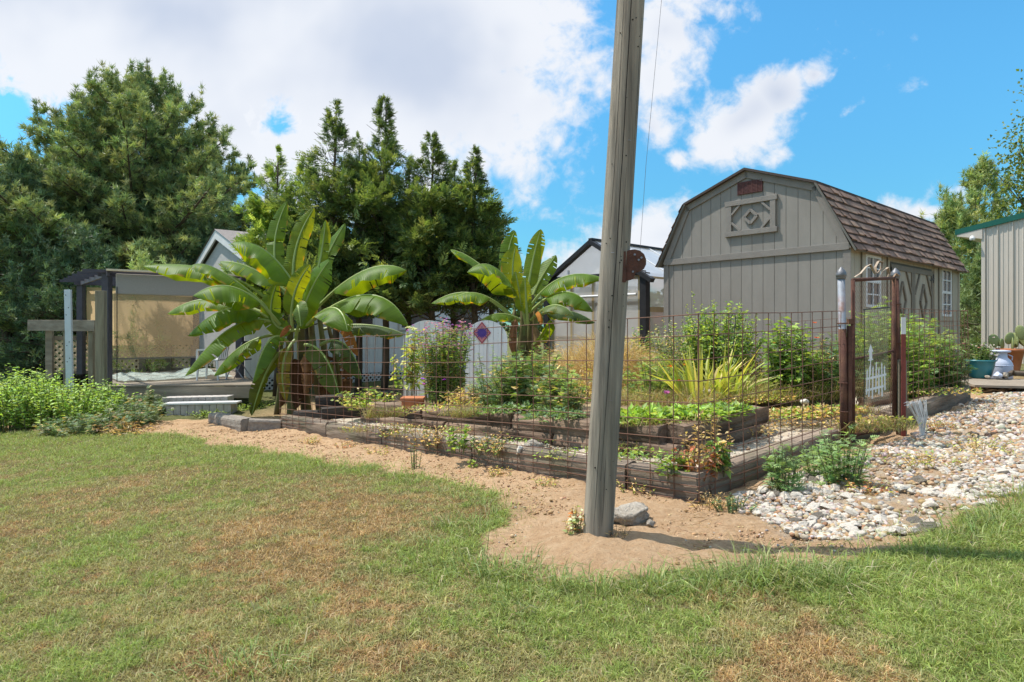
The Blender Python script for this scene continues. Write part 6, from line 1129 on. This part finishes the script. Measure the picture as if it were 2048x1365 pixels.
# ------------------------------------------------------------------ garden plants
GM = [(.085, .15, .035), (.11, .18, .045), (.065, .12, .035), (.15, .21, .06)]; GL = [(.16, .24, .045), (.2, .28, .06), (.12, .19, .04), (.25, .31, .09)]; GB = [(.08, .135, .06), (.105, .165, .075), (.065, .11, .05), (.14, .19, .09)]
YG = [(.26, .30, .06), (.31, .34, .09), (.2, .25, .05)]; DRY = [(.40, .29, .14), (.32, .22, .10), (.48, .37, .2), (.24, .16, .08)]; RED = [(.34, .12, .045), (.28, .09, .035), (.42, .18, .07), (.22, .08, .04)]
def plant(name, base, H, Rr, nst, nl, L_, Wd, cols, label, cat='plant', group=None, seed=0, fern=False, shape=1., up=.35, drymix=0., drycols=None, flowers=None, stem='stem', t0=.12, lean=0., sr=.004, droop=.15, bs=.55):
    """stems rise from the base and carry leaves; flowers = (count, radius, colours)"""
    rs = np.random.default_rng(seed+900); base = Vector(base); root = empty(name, base, label, cat, group); st = MB(); P_, D_, T_ = [], [], []
    tips = []
    for s in range(nst):
        az = rs.uniform(0, 6.283); rho = rs.random()**.6; h = H*rs.uniform(.62, 1.0)*(1-.42*shape*rho**2); e = base+Vector((math.cos(az)*Rr*rho+lean*h, math.sin(az)*Rr*rho, h)); b0 = base+Vector((math.cos(az)*Rr*bs*rho, math.sin(az)*Rr*bs*rho, -.03)); c = b0.lerp(e, .5)+Vector((-math.cos(az)*Rr*.08*rho, -math.sin(az)*Rr*.08*rho, h*.12)); B = lambda t: b0*(1-t)**2+c*2*t*(1-t)+e*t*t
        st.tube([B(t) for t in np.linspace(0, 1, 5)], [sr*1.5, sr*1.3, sr, sr*.8, sr*.4], 4, False); tips.append(e)
        for k in range(nl):
            t = t0+(1-t0)*(k+rs.random())/nl; a = rs.uniform(0, 6.283) if k % 2 == 0 else a+math.pi+rs.normal(0, .4); P_.append(B(t)); D_.append((math.cos(a), math.sin(a), up+rs.normal(0, .3))); T_.append(t)
    P_ = np.array(P_); D_ = nrm(np.array(D_)); n = len(P_); T_ = np.array(T_); sc = rs.uniform(.65, 1.2, n)*(1.1-.45*T_); col = pick(cols, n, .2)
    if drymix: k = rs.random(n) < drymix; col[k] = pick(drycols or DRY, k.sum())
    UP = np.array([0, 0, 1.])+rs.normal(0, .35, (n, 3))
    if fern:
        m = 9; Sd = nrm(np.cross(D_, UP)); t = np.linspace(.15, 1, m)[None, :, None]; sg = np.where(np.arange(m) % 2 == 0, 1., -1.)[None, :, None]*np.ones((1, m, 1)); sg[:, -1] = 0; LL = (L_*sc)[:, None, None]
        P2 = (P_[:, None]+D_[:, None]*LL*t*.8-np.array([0, 0, 1])*LL*t*t*.18).reshape(-1, 3); D2 = (D_[:, None]*.7+Sd[:, None]*sg).reshape(-1, 3); l2 = (LL*(.5-.22*t)*np.ones((n, m, 1))).reshape(-1); v, f, q = leafset(P2, D2, np.repeat(UP, m, 0), l2, l2*.36, .05, .1); col = np.repeat(col, m, 0)
    else: v, f, q = leafset(P_, D_, UP, L_*sc, Wd*sc, .18, droop)
    st.build('stems', M[stem], root); npmesh('foliage', v, f, M['foliage'], root, col=np.repeat(col, q, 0))
    if flowers:
        cnt, r, fc = flowers; idx = rs.integers(0, len(tips), cnt); C_ = np.array([tips[i][:] for i in idx])+rs.normal(0, r*1.5, (cnt, 3))+np.array([0, 0, r*.5]); m = 9; a = (np.arange(m)*2*np.pi/m)[None]+rs.uniform(0, 1, (cnt, 1)); D2 = np.stack([np.cos(a), np.sin(a)*.9-.2, rs.uniform(.0, .9, (cnt, m))], -1).reshape(-1, 3)
        v, f, q = leafset(np.repeat(C_, m, 0), D2, np.repeat(np.array([[0, -.4, 1.]]), cnt*m, 0), np.full(cnt*m, r)*rs.uniform(.8, 1.2, cnt*m), np.full(cnt*m, r*.75), .1, .1); npmesh('blossoms', v, f, M['petal'], root, col=np.repeat(np.repeat(pick(fc, cnt, .12), m, 0), q, 0))
    return root
def blades(name, base, n, H, spread, Wd, cols, label, cat='plant', seed=0, bend=(.1, .6), lean=.4, flowers=None, kind=None, R0=.1):
    rs = np.random.default_rng(seed+400); base = Vector(base); th = rs.uniform(0, 6.283, n); ln = np.abs(rs.normal(0, lean, n)); r = rs.random(n)**.5*R0; D = np.stack([np.cos(th)*np.sin(ln)*spread, np.sin(th)*np.sin(ln)*spread, np.cos(ln)], -1)
    v, f, q = bladeset(np.stack([base.x+np.cos(th)*r, base.y+np.sin(th)*r, np.full(n, base.z-.01)], -1), D, rs.uniform(.5, 1, n)*H, np.full(n, Wd)*rs.uniform(.7, 1.2, n), rs.uniform(*bend, n)); return tag(npmesh(name, v, f, M['foliage'], None, loc=tuple(base), col=np.repeat(pick(cols, n, .15), q, 0)), label, cat)
h_ = .35
# front bed, from left to right
plant('yellow_weed', gp(735, 815, .3), .30, .5, 34, 12, .085, .05, YG+GL, 'sprawling yellow green leafy plant spilling over the left end of the front bed', seed=1, drymix=.2)
plant('pale_hibiscus', gp(815, 800, h_), 1.15, .32, 13, 16, .12, .085, GL+YG+[(.36, .38, .14)], 'tall thin plant with pale yellow blooms left of the pink flower bush', seed=2, drymix=.12, flowers=(9, .055, [(.62, .62, .28), (.55, .58, .22)]), t0=.25, shape=.5, up=.0, droop=.4)
plant('pink_flower_bush', gp(890, 806, h_), 1.14, .46, 95, 34, .105, .03, GM+GL[:2]+[(.2, .17, .08)], 'tall bush crowned with faded pink and purple flowers in the front bed', 'flower bush', seed=3, up=.25, shape=.35, flowers=(260, .022, [(.5, .16, .3), (.58, .25, .36), (.42, .22, .22), (.35, .1, .35), (.46, .3, .25)]), drymix=.06, sr=.005)
plant('purple_flower', gp(868, 812, h_), .42, .16, 9, 8, .06, .03, GM, 'low plant with two bright violet blooms at the foot of the pink flower bush', 'flower', seed=4, flowers=(3, .03, [(.35, .08, .55), (.55, .08, .5)]))
plant('tomato_bush', gp(1060, 818, h_), .76, .64, 100, 22, .12, .07, GB+GM+GL[:2], 'wide dark green tangled bush left of the utility pole', 'bush', seed=5, fern=True, drymix=.12, drycols=DRY+[(.16, .09, .05)])
plant('tomato_bush', gp(985, 815, h_), .42, .40, 40, 16, .11, .07, GB+[(.16, .22, .12)], 'low grey green bush between the pink flowers and the tangled bush', 'bush', seed=6, fern=True)
plant('leafy_weed', gp(1130, 830, h_), .55, .42, 34, 16, .11, .07, GB+GL, 'green weed leaning against the pole in the front bed', 'weed', seed=7, fern=True, drymix=.25)
plant('leafy_weed', gp(985, 790, h_), .85, .3, 14, 14, .1, .06, GL+GM, 'tall thin green weed before the arched board', 'weed', seed=8, fern=True, t0=.3)
plant('leafy_weed', gp(1085, 775, .33), .95, .45, 24, 18, .1, .05, GM+GL, 'tall loose green weed at the foot of the smaller banana plant', 'weed', seed=9, fern=True, drymix=.25)
plant('dry_stalks', gp(1095, 760, .32), .95, .45, 40, 14, .12, .02, DRY, 'bundle of dry brown stalks below the smaller banana plant', 'dry stalks', seed=10, stem='drystem', up=-.2)
# tan dried grass mound behind the pole
def mound():
    n = 9000; c = gp(1218, 790, .32); a = G.uniform(0, 6.283, n); r = G.random(n)**.5; x = c.x+np.cos(a)*r*.95; y = c.y+.4+np.sin(a)*r*.75; z = c.z+.78*(1-r**2.2)*G.uniform(.1, 1, n); D = np.stack([np.cos(a)*.5+G.normal(0, .4, n), np.sin(a)*.5+G.normal(0, .4, n), .9+G.normal(0, .35, n)], -1)
    v, f, q = bladeset(np.stack([x, y, z], -1), D, G.uniform(.12, .32, n), np.full(n, .006), G.uniform(.2, .9, n)); tag(npmesh('dry_grass_mound', v, f, M['grass'], None, loc=tuple(c), col=np.repeat(pick([(.58, .42, .19), (.50, .35, .15), (.63, .49, .25), (.42, .29, .13)], n, .12), q, 0)), 'mound of dried tan ornamental grass right behind the utility pole', 'dried grass')
mound()
blades('dry_fountain_grass', gp(1145, 770, .35), 260, 1.0, 1.2, .008, DRY+[(.3, .25, .12)], 'dry arching fountain grass between the banana and the pole', 'grass clump', 3, (.4, 1.1), .5)
plant('leafy_weed', gp(1275, 775, .33), 1.0, .4, 44, 22, .08, .05, GM+YG, 'green leafy weed between the dried grass mound and the mottled bush', 'weed', seed=11, drymix=.15)
plant('leafy_weed', gp(1515, 790, .3), .55, .4, 40, 14, .08, .04, GM+DRY[:2], 'low half dry weed between the iris clumps and the upright green plant', 'weed', seed=54, drymix=.3)
plant('vine_bush', gp(1440, 790, .3), 1.28, .62, 110, 34, .085, .06, GM+GL+YG[:1], 'rounded vine covered bush standing against the shed gable', 'bush', seed=12, shape=.6)
plant('vine_bush', gp(1352, 775, .3), 1.15, .6, 90, 30, .06, .04, GM+[(.3, .32, .2), (.36, .36, .26)], 'pale mottled bush with small leaves left of the vine covered bush', 'bush', seed=13, drymix=.2)
plant('climbing_vine', gp(1425, 790, .3), 1.5, .62, 22, 20, .05, .035, YG+GL, 'thin trailing vine shoots reaching above the rounded bush', 'vine', seed=14, t0=.55, sr=.0025)
blades('iris_clump', gp(1400, 800, h_), 110, .80, 1.2, .042, [(.25, .29, .055), (.31, .33, .07), (.19, .24, .045), (.42, .36, .13)], 'clump of yellow green sword leaved iris in the front bed', 'iris', 5, (.02, .35), .45, R0=.34)
blades('iris_clump', gp(1465, 800, h_), 44, .62, 1.3, .036, [(.20, .25, .05), (.3, .3, .08), (.15, .2, .04)], 'smaller sword leaved iris clump leaning right beside the larger one', 'iris', 6, (.05, .45), .5, R0=.2)
plant('ferny_flower', gp(1305, 800, h_), .62, .42, 44, 18, .10, .05, GL+GM, 'feathery green plant with small leaves right of the pole', 'plant', seed=15, fern=True)
for i, (px, py, dpy, r, lab, c) in enumerate([(1339, 797, 735, .030, 'bright orange poppy in front of the iris leaves', (.8, .22, .01)), (1368, 797, 731, .022, 'small yellow orange bloom just right of the bright poppy', (.75, .33, .05)), (1358, 806, 762, .018, 'low orange bloom below the bright poppy', (.8, .2, .01)), (1333, 826, 787, .030, 'pink bloom low in the front bed below the poppies', (.6, .22, .42))]):
    b = gp(px, py, h_); t = at(px, dpy, b.y); root = empty('flower', b, lab, 'flower'); MB().tube([b, b.lerp(t, .5)+Vector((.01, 0, 0)), t], .003, 4).build('stem', M['stem'], root); m = 10; a = np.arange(m)*2*np.pi/m; D = np.stack([np.cos(a), np.sin(a)*.5-.5, .55+.2*np.sin(a*2)], -1); v, f, q = leafset(np.repeat(np.array([t[:]]), m, 0), D, np.repeat([[0, -1, .6]], m, 0), np.full(m, r*1.35), np.full(m, r), .15, 0); npmesh('petals', v, f, M['petal'], root, col=np.repeat(pick([c], m, .12), q, 0))
# green ground cover and dry litter on the beds
def cover():
    sets = []
    for (px, py, rx, ry, n, L_, cols, h) in [(1290, 842, .42, .28, 950, .085, GL+[(.22, .34, .06)], .37), (1380, 838, .38, .25, 800, .085, GL+[(.22, .34, .06)], .37), (1450, 830, .25, .2, 330, .08, GL+GM, .37), (1240, 845, .2, .2, 250, .08, GL, .37), (1020, 828, .5, .2, 350, .07, GB+GM, .37), (1110, 840, .3, .2, 300, .07, GB, .37), (1480, 805, .6, .3, 500, .05, DRY+YG, .35), (1420, 790, .8, .5, 900, .05, DRY+YG+GL[:1], .36), (1580, 790, .8, .5, 900, .055, DRY+YG+GL[:1], .33), (1640, 780, .7, .5, 600, .055, DRY+GL, .33), (1300, 790, .7, .4, 700, .05, DRY+YG, .36), (900, 822, .7, .2, 260, .05, YG+GL+DRY, .36), (1130, 800, .6, .5, 500, .06, DRY+GM, .36),
            (1000, 895, .5, .1, 110, .04, GL+GM, .15), (1190, 915, .5, .12, 190, .04, GL+YG, .15), (1290, 925, .35, .12, 180, .045, GL+GM, .15), (860, 870, .6, .1, 110, .04, DRY+GL, .15), (760, 860, .5, .12, 90, .04, DRY+GL, .15), (1490, 870, .3, .15, 160, .04, DRY, .15), (1640, 850, .5, .3, 260, .04, DRY, .15), (1560, 838, .5, .25, 500, .06, DRY+GL, .22), (1640, 830, .5, .2, 500, .06, DRY+GL, .22), (1500, 850, .2, .1, 130, .06, GL+DRY, .2), (1880, 790, .5, .3, 300, .05, DRY+GL, .2), (1745, 850, .35, .2, 260, .05, DRY+YG, .15)]:
        c = gp(px, py, h); a = G.uniform(0, 6.283, n); r = G.random(n)**.5; x = c.x+np.cos(a)*r*rx; y = c.y+np.sin(a)*r*ry; z = pz(x, y)+h+G.random(n)*.05+.05*(1-r); D = np.stack([np.cos(a)*.5+G.normal(0, .7, n), np.sin(a)*.5+G.normal(0, .7, n), G.uniform(.05, .9, n)], -1)
        v, f, q = leafset(np.stack([x, y, z], -1), D, np.repeat([[0, 0, 1.]], n, 0)+G.normal(0, .3, (n, 3)), G.uniform(.6, 1.2, n)*L_, G.uniform(.35, .6, n)*L_, .15, .2); sets.append((v, f, np.repeat(pick(cols, n, .18), q, 0)))
    V, P_, C = join(sets); tag(npmesh('ground_cover', V, P_, M['foliage'], col=C), 'low green and dry ground cover on the garden beds', 'ground cover', kind='stuff')
    # dry wispy weeds over the beds
    sets = []
    for (px, py, rx, ry, n, L_, h) in [(1400, 805, .9, .5, 1400, .28, .35), (1560, 795, .9, .6, 2200, .36, .33), (1650, 790, .6, .5, 1400, .36, .33), (1300, 805, .6, .4, 1000, .26, .35), (1480, 785, .8, .5, 1300, .34, .33), (1270, 770, .7, .6, 900, .4, .33), (1100, 765, .8, .6, 900, .4, .33), (1130, 790, .6, .5, 600, .22, .35), (1660, 830, .5, .25, 500, .16, .2), (770, 835, .25, .06, 420, .2, .33), (930, 830, .35, .06, 150, .12, .37), (930, 835, .15, .05, 260, .2, .37), (860, 870, .5, .1, 130, .14, .15), (760, 862, .5, .1, 220, .12, .15), (1330, 850, .5, .05, 160, .12, .38), (1745, 860, .4, .2, 400, .18, .14), (1270, 905, .4, .1, 120, .2, .14), (1500, 860, .15, .1, 120, .12, .15)]:
        c = gp(px, py, h); a = G.uniform(0, 6.283, n); r = G.random(n)**.5; x = c.x+np.cos(a)*r*rx; y = c.y+np.sin(a)*r*ry; D = np.stack([G.normal(0, .5, n), G.normal(0, .5, n), np.ones(n)], -1)
        v, f, q = bladeset(np.stack([x, y, pz(x, y)+h], -1), D, G.uniform(.4, 1.2, n)*L_, np.full(n, .0045), G.uniform(.1, .9, n)); sets.append((v, f, np.repeat(pick(DRY+YG, n, .18), q, 0)))
    V, P_, C = join(sets); tag(npmesh('dry_weeds', V, P_, M['grass'], col=C), 'wispy dry weeds standing in the garden beds', 'weeds', kind='stuff')
cover()
# right part
plant('pepper_plant', gp(1575, 805, .3), 1.02, .30, 40, 22, .13, .06, GL+GM, 'upright light green plant standing right of the iris clumps', seed=16, shape=.5, flowers=(3, .03, [(.6, .12, .03)]), up=.15)
plant('pepper_plant', gp(1612, 800, .3), .66, .32, 36, 18, .12, .05, GL, 'shorter light green plant right of the upright one', seed=17)
plant('feathery_bush', gp(1672, 800, .28), .85, .45, 40, 18, .15, .06, GB+GM, 'feathery green bush behind the left gate post', 'bush', 'feathery green bushes by the gate', 18, fern=True)
plant('feathery_bush', (5.12, 8.55, .2), 1.40, .60, 90, 22, .16, .06, GL+GM[:2], 'tall feathery green bush rising behind the gate', 'bush', 'feathery green bushes by the gate', 19, fern=True, shape=.6)
plant('feathery_bush', (5.85, 9.0, .2), 1.22, .52, 80, 20, .16, .06, GL+GM[:2], 'tall feathery green bush right of the red post', 'bush', 'feathery green bushes by the gate', 20, fern=True, shape=.7)
plant('feathery_bush', (6.0, 8.95, .2), .78, .50, 64, 18, .16, .06, GM+GB, 'low feathery green bush by the far fence end', 'bush', 'feathery green bushes by the gate', 21, fern=True)
plant('feathery_bush', (5.15, 8.2, .18), .78, .46, 56, 18, .15, .06, GM+GL[:2], 'low feathery green bush just behind the red post', 'bush', 'feathery green bushes by the gate', 22, fern=True)
for i, (px, py, H, Rr, n, lab) in enumerate([(1565, 985, .40, .14, 12, 'left ragweed growing in the limestone beside the timber'), (1685, 975, .46, .20, 22, 'larger ragweed growing in the limestone below the gate'), (1640, 960, .3, .15, 9, 'small ragweed between the two larger ones in the limestone')]): plant('ragweed', on_ground(px, py), H, Rr, n, 15, .095, .04, [(.14, .22, .08), (.18, .26, .10), (.12, .19, .075), (.22, .3, .13)], lab, 'weed', 'green ragweeds in the stony bed', 30+i, fern=True, up=.5, shape=.5)
plant('dying_plant', gp(1392, 950, .14), .29, .17, 17, 9, .07, .042, RED[:2]+[(.36, .26, .12), (.2, .1, .05)], 'withered rust red plant inside the near fence corner', seed=40, stem='drystem', droop=.4, drymix=.12, drycols=GL, up=0)
plant('dying_plant', gp(1418, 938, .14), .46, .2, 14, 12, .06, .025, DRY, 'dry brown seedy plant behind the withered red one', seed=41, stem='drystem')
plant('leafy_weed', gp(1338, 950, .14), .17, .12, 8, 7, .1, .06, GM+GL, 'small broad leaved weed left of the withered red plant', 'weed', seed=42)
plant('leafy_weed', gp(1440, 945, .14), .30, .1, 8, 9, .085, .05, GM+GL+DRY[:1], 'small drooping weed right of the withered red plant', 'weed', seed=43, droop=.5)
plant('leafy_weed', gp(918, 902, .14), .32, .14, 10, 9, .075, .045, GL+GM, 'small green weed in the path before the front bed', 'weed', seed=44)
plant('leafy_weed', gp(985, 902, .14), .20, .28, 20, 9, .05, .03, GM+DRY[:2], 'tangled low weed in the path right of the small green weed', 'weed', seed=45, drymix=.35)
plant('leafy_weed', gp(860, 888, .12), .22, .3, 22, 8, .05, .03, DRY+GM[:1], 'brownish tangled weed on the outer timber below the flower pot', 'weed', seed=46, stem='drystem')
plant('leafy_weed', gp(790, 872, .12), .14, .25, 16, 8, .045, .03, DRY+RED[:1]+GL, 'rusty low weed on the path left of the brownish tangle', 'weed', seed=47, stem='drystem')
plant('leafy_weed', on_ground(945, 935), .10, .05, 5, 5, .05, .03, GL, 'tiny green seedling on the bare soil left of the pole', 'weed', seed=48)
plant('leafy_weed', on_ground(830, 940), .28, .08, 8, 8, .04, .015, GB+DRY[:1], 'thin straggly weed at the lawn edge before the timbers', 'weed', seed=49)
# the weed at the foot of the pole
wb = on_ground(1150, 1078)
plant('pole_weed', wb, .21, .085, 14, 8, .04, .034, [(.3, .34, .2), (.22, .28, .12), (.38, .42, .28)], 'round leaved weed, half dried, at the foot of the pole', 'weed', seed=50, stem='drystem', drymix=.45, drycols=DRY+RED[:1], sr=.0025)
plant('dried_tuft', on_ground(1232, 1082), .12, .1, 16, 5, .04, .01, DRY+[(.2, .12, .06)], 'tuft of dried roots at the right foot of the pole', 'dry weed', seed=51, stem='drystem', sr=.002)
plant('low_herb', on_ground(1465, 1020), .10, .16, 20, 10, .03, .018, GB+DRY[:1], 'low grey green herb on the soil below the fence corner', 'herb', seed=52)
plant('dried_tuft', on_ground(1420, 1012), .11, .2, 26, 6, .04, .008, DRY, 'dry straw coloured tuft at the near fence corner', 'dry weed', seed=53, stem='drystem', sr=.002)
for i, (px, py, H, Rr, lab) in enumerate([(1730, 985, .10, .22, 'dry orange brown weed patch right of the larger ragweed'), (1850, 930, .13, .45, 'patch of dry weeds in the stones right of the gate threshold'), (1960, 905, .16, .35, 'greenish dry weed patch in the stones at the right'), (1880, 860, .12, .2, 'reddish dry weed by the far fence timber')]): plant('dry_weed_patch', on_ground(px, py), H, Rr, 34, 8, .045, .014, DRY+YG[:2]+(RED if i in (0, 3) else GL[:1]), lab, 'dry weed', 'dry weed patches in the stony bed', 60+i, stem='drystem', sr=.002)
# planter foliage by the milk can
plant('potted_flower', TEAL, .42, .30, 36, 16, .06, .04, GM+[(.05, .09, .03)], 'dark leafy plant with pink blooms in the teal planter', 'potted plant', seed=70, flowers=(12, .03, [(.6, .22, .2), (.62, .5, .45)]))
plant('potted_flower', TEAL+Vector((-.42, .25, -.1)), .42, .38, 40, 16, .06, .04, [(.05, .09, .03), (.07, .11, .035)], 'dark green bushy plant left of the teal planter', 'potted plant', seed=71)
q_ = TEAL+Vector((.18, -.02, .0)); plant('white_flower', q_, .24, .12, 12, 6, .05, .03, GM, 'small plant with white blooms between the teal planter and the milk can', 'flower', seed=72, flowers=(14, .035, [(.7, .68, .62)]))
# weeds at the left
def thicket(name, px, py, H, Rr, nst, cols, label, seed, fern=False, L_=.12, W_=.05, **k): return plant(name, on_ground(px, py), H, Rr, nst, 20, L_, W_, cols, label, 'weeds', 'leafy weeds at the left edge', seed, fern, **k)
GW = [(.18, .28, .06), (.23, .34, .085), (.13, .21, .05), (.28, .38, .12)]
for i, a in enumerate([(15, 862, 1.08, .62, 80, 'tall bright green weed thicket at the left picture edge'), (85, 858, 1.05, .6, 80, 'bright green weed thicket second from the left edge'), (150, 856, .85, .55, 70, 'bright green weed thicket before the metal post'), (-60, 862, 1.1, .7, 70, 'weed thicket cut off by the left picture edge'), (60, 830, 1.0, .6, 60, 'weed thicket behind the front weeds at the left'), (215, 835, .72, .5, 56, 'leafy weed thicket at the foot of the wooden post')]): thicket('weed_thicket', *a[:5], GW, a[5], 80+i, L_=.10, W_=.045)
for i, a in enumerate([(270, 850, .50, .55, 50, 'greyish feathery weed right of the bright thickets'), (160, 868, .32, .55, 50, 'low grey green weed along the lawn edge at the left'), (230, 862, .35, .5, 44, 'low feathery grey weed on the lawn edge before the steps'), (300, 830, .55, .4, 40, 'feathery weed beside the block steps')]): thicket('grey_weed', *a[:5], GB+[(.16, .19, .11)], a[5], 90+i, True, L_=.11, drymix=.1)
plant('dry_weed_heap', on_ground(255, 866), .22, .5, 40, 8, .1, .02, DRY+[(.2, .12, .08)], 'heap of dry pulled weeds and sticks on the lawn edge', 'dry weed', seed=97, stem='drystem', sr=.004, up=-.1)
for i, (px, py) in enumerate([(420, 832), (455, 826), (490, 820), (510, 812)]): plant('clover_patch', on_ground(px, py), .13, .42, 34, 8, .05, .04, GL, ['clover patch at the right foot of the steps', 'clover patch before the deck rim', 'clover patch left of the banana leaf', 'clover patch touching the hanging banana leaf'][i], 'clover', 'clover patches before the deck', 100+i)
for i, (px, d, H, Rr, lab) in enumerate([(235, 17.6, 1.15, .8, 'added dark green backing shrub behind the left half of the deck lattice'), (330, 17.9, 1.2, .8, 'added dark green backing shrub behind the middle of the deck lattice'), (395, 18.4, 1.1, .7, 'added dark green backing shrub behind the right end of the deck lattice')]):
    plant('dark_backing_shrub', gpt(px, d), H, Rr, 60, 22, .13, .08, [(.04, .06, .02), (.05, .075, .025), (.03, .05, .018)], lab, 'shrub', 'added dark backing shrubs behind the deck', 120+i, shape=.3)  # shrubs added as a dark backing for the lattice gaps
for i, (px, py, H, Rr, lab) in enumerate([(1245, 775, .85, .35, 'straggly dry stalks between the pole and the mottled bush'), (1490, 790, .6, .4, 'straggly dry stalks below the iris clumps at the shed gable'), (1640, 792, .75, .4, 'straggly dry stalks left of the gate post'), (1170, 805, .6, .3, 'straggly dry stalks hidden partly by the pole'), (1010, 800, .55, .3, 'straggly dry stalks in front of the arched sign board'), (930, 822, .35, .3, 'short dry stalks on the bed edge right of the pink flower bush')]):
    plant('dry_stalks', gp(px, py, .33), H, Rr, 30, 14, .09, .014, DRY+YG[:1], lab, 'dry stalks', 'straggly dry stalks in the beds', 140+i, stem='drystem', up=.1, sr=.003)
for i, (px, py, H, Rr, lab) in enumerate([(690, 898, .12, .16, 'reddish dry weed at the foot of the outer timber below the flower pot'), (760, 908, .10, .2, 'dry weed at the foot of the outer timber left of the straggly weed'), (1000, 950, .08, .14, 'sparse dry weed on the soil in front of the grey broken rock'), (1090, 972, .09, .12, 'sparse dry weed on the soil just left of the pole'), (1270, 985, .12, .16, 'dry weed under the fence just right of the pole'), (620, 885, .08, .18, 'dry weed on the soil below the banana plant')]):
    plant('dry_weed_patch', on_ground(px, py), H, Rr, 16, 7, .04, .014, DRY+YG[:1]+(RED[:2] if i == 0 else GL[:1]), lab, 'dry weed', 'dry weeds along the outer timbers', 160+i, stem='drystem', sr=.002)
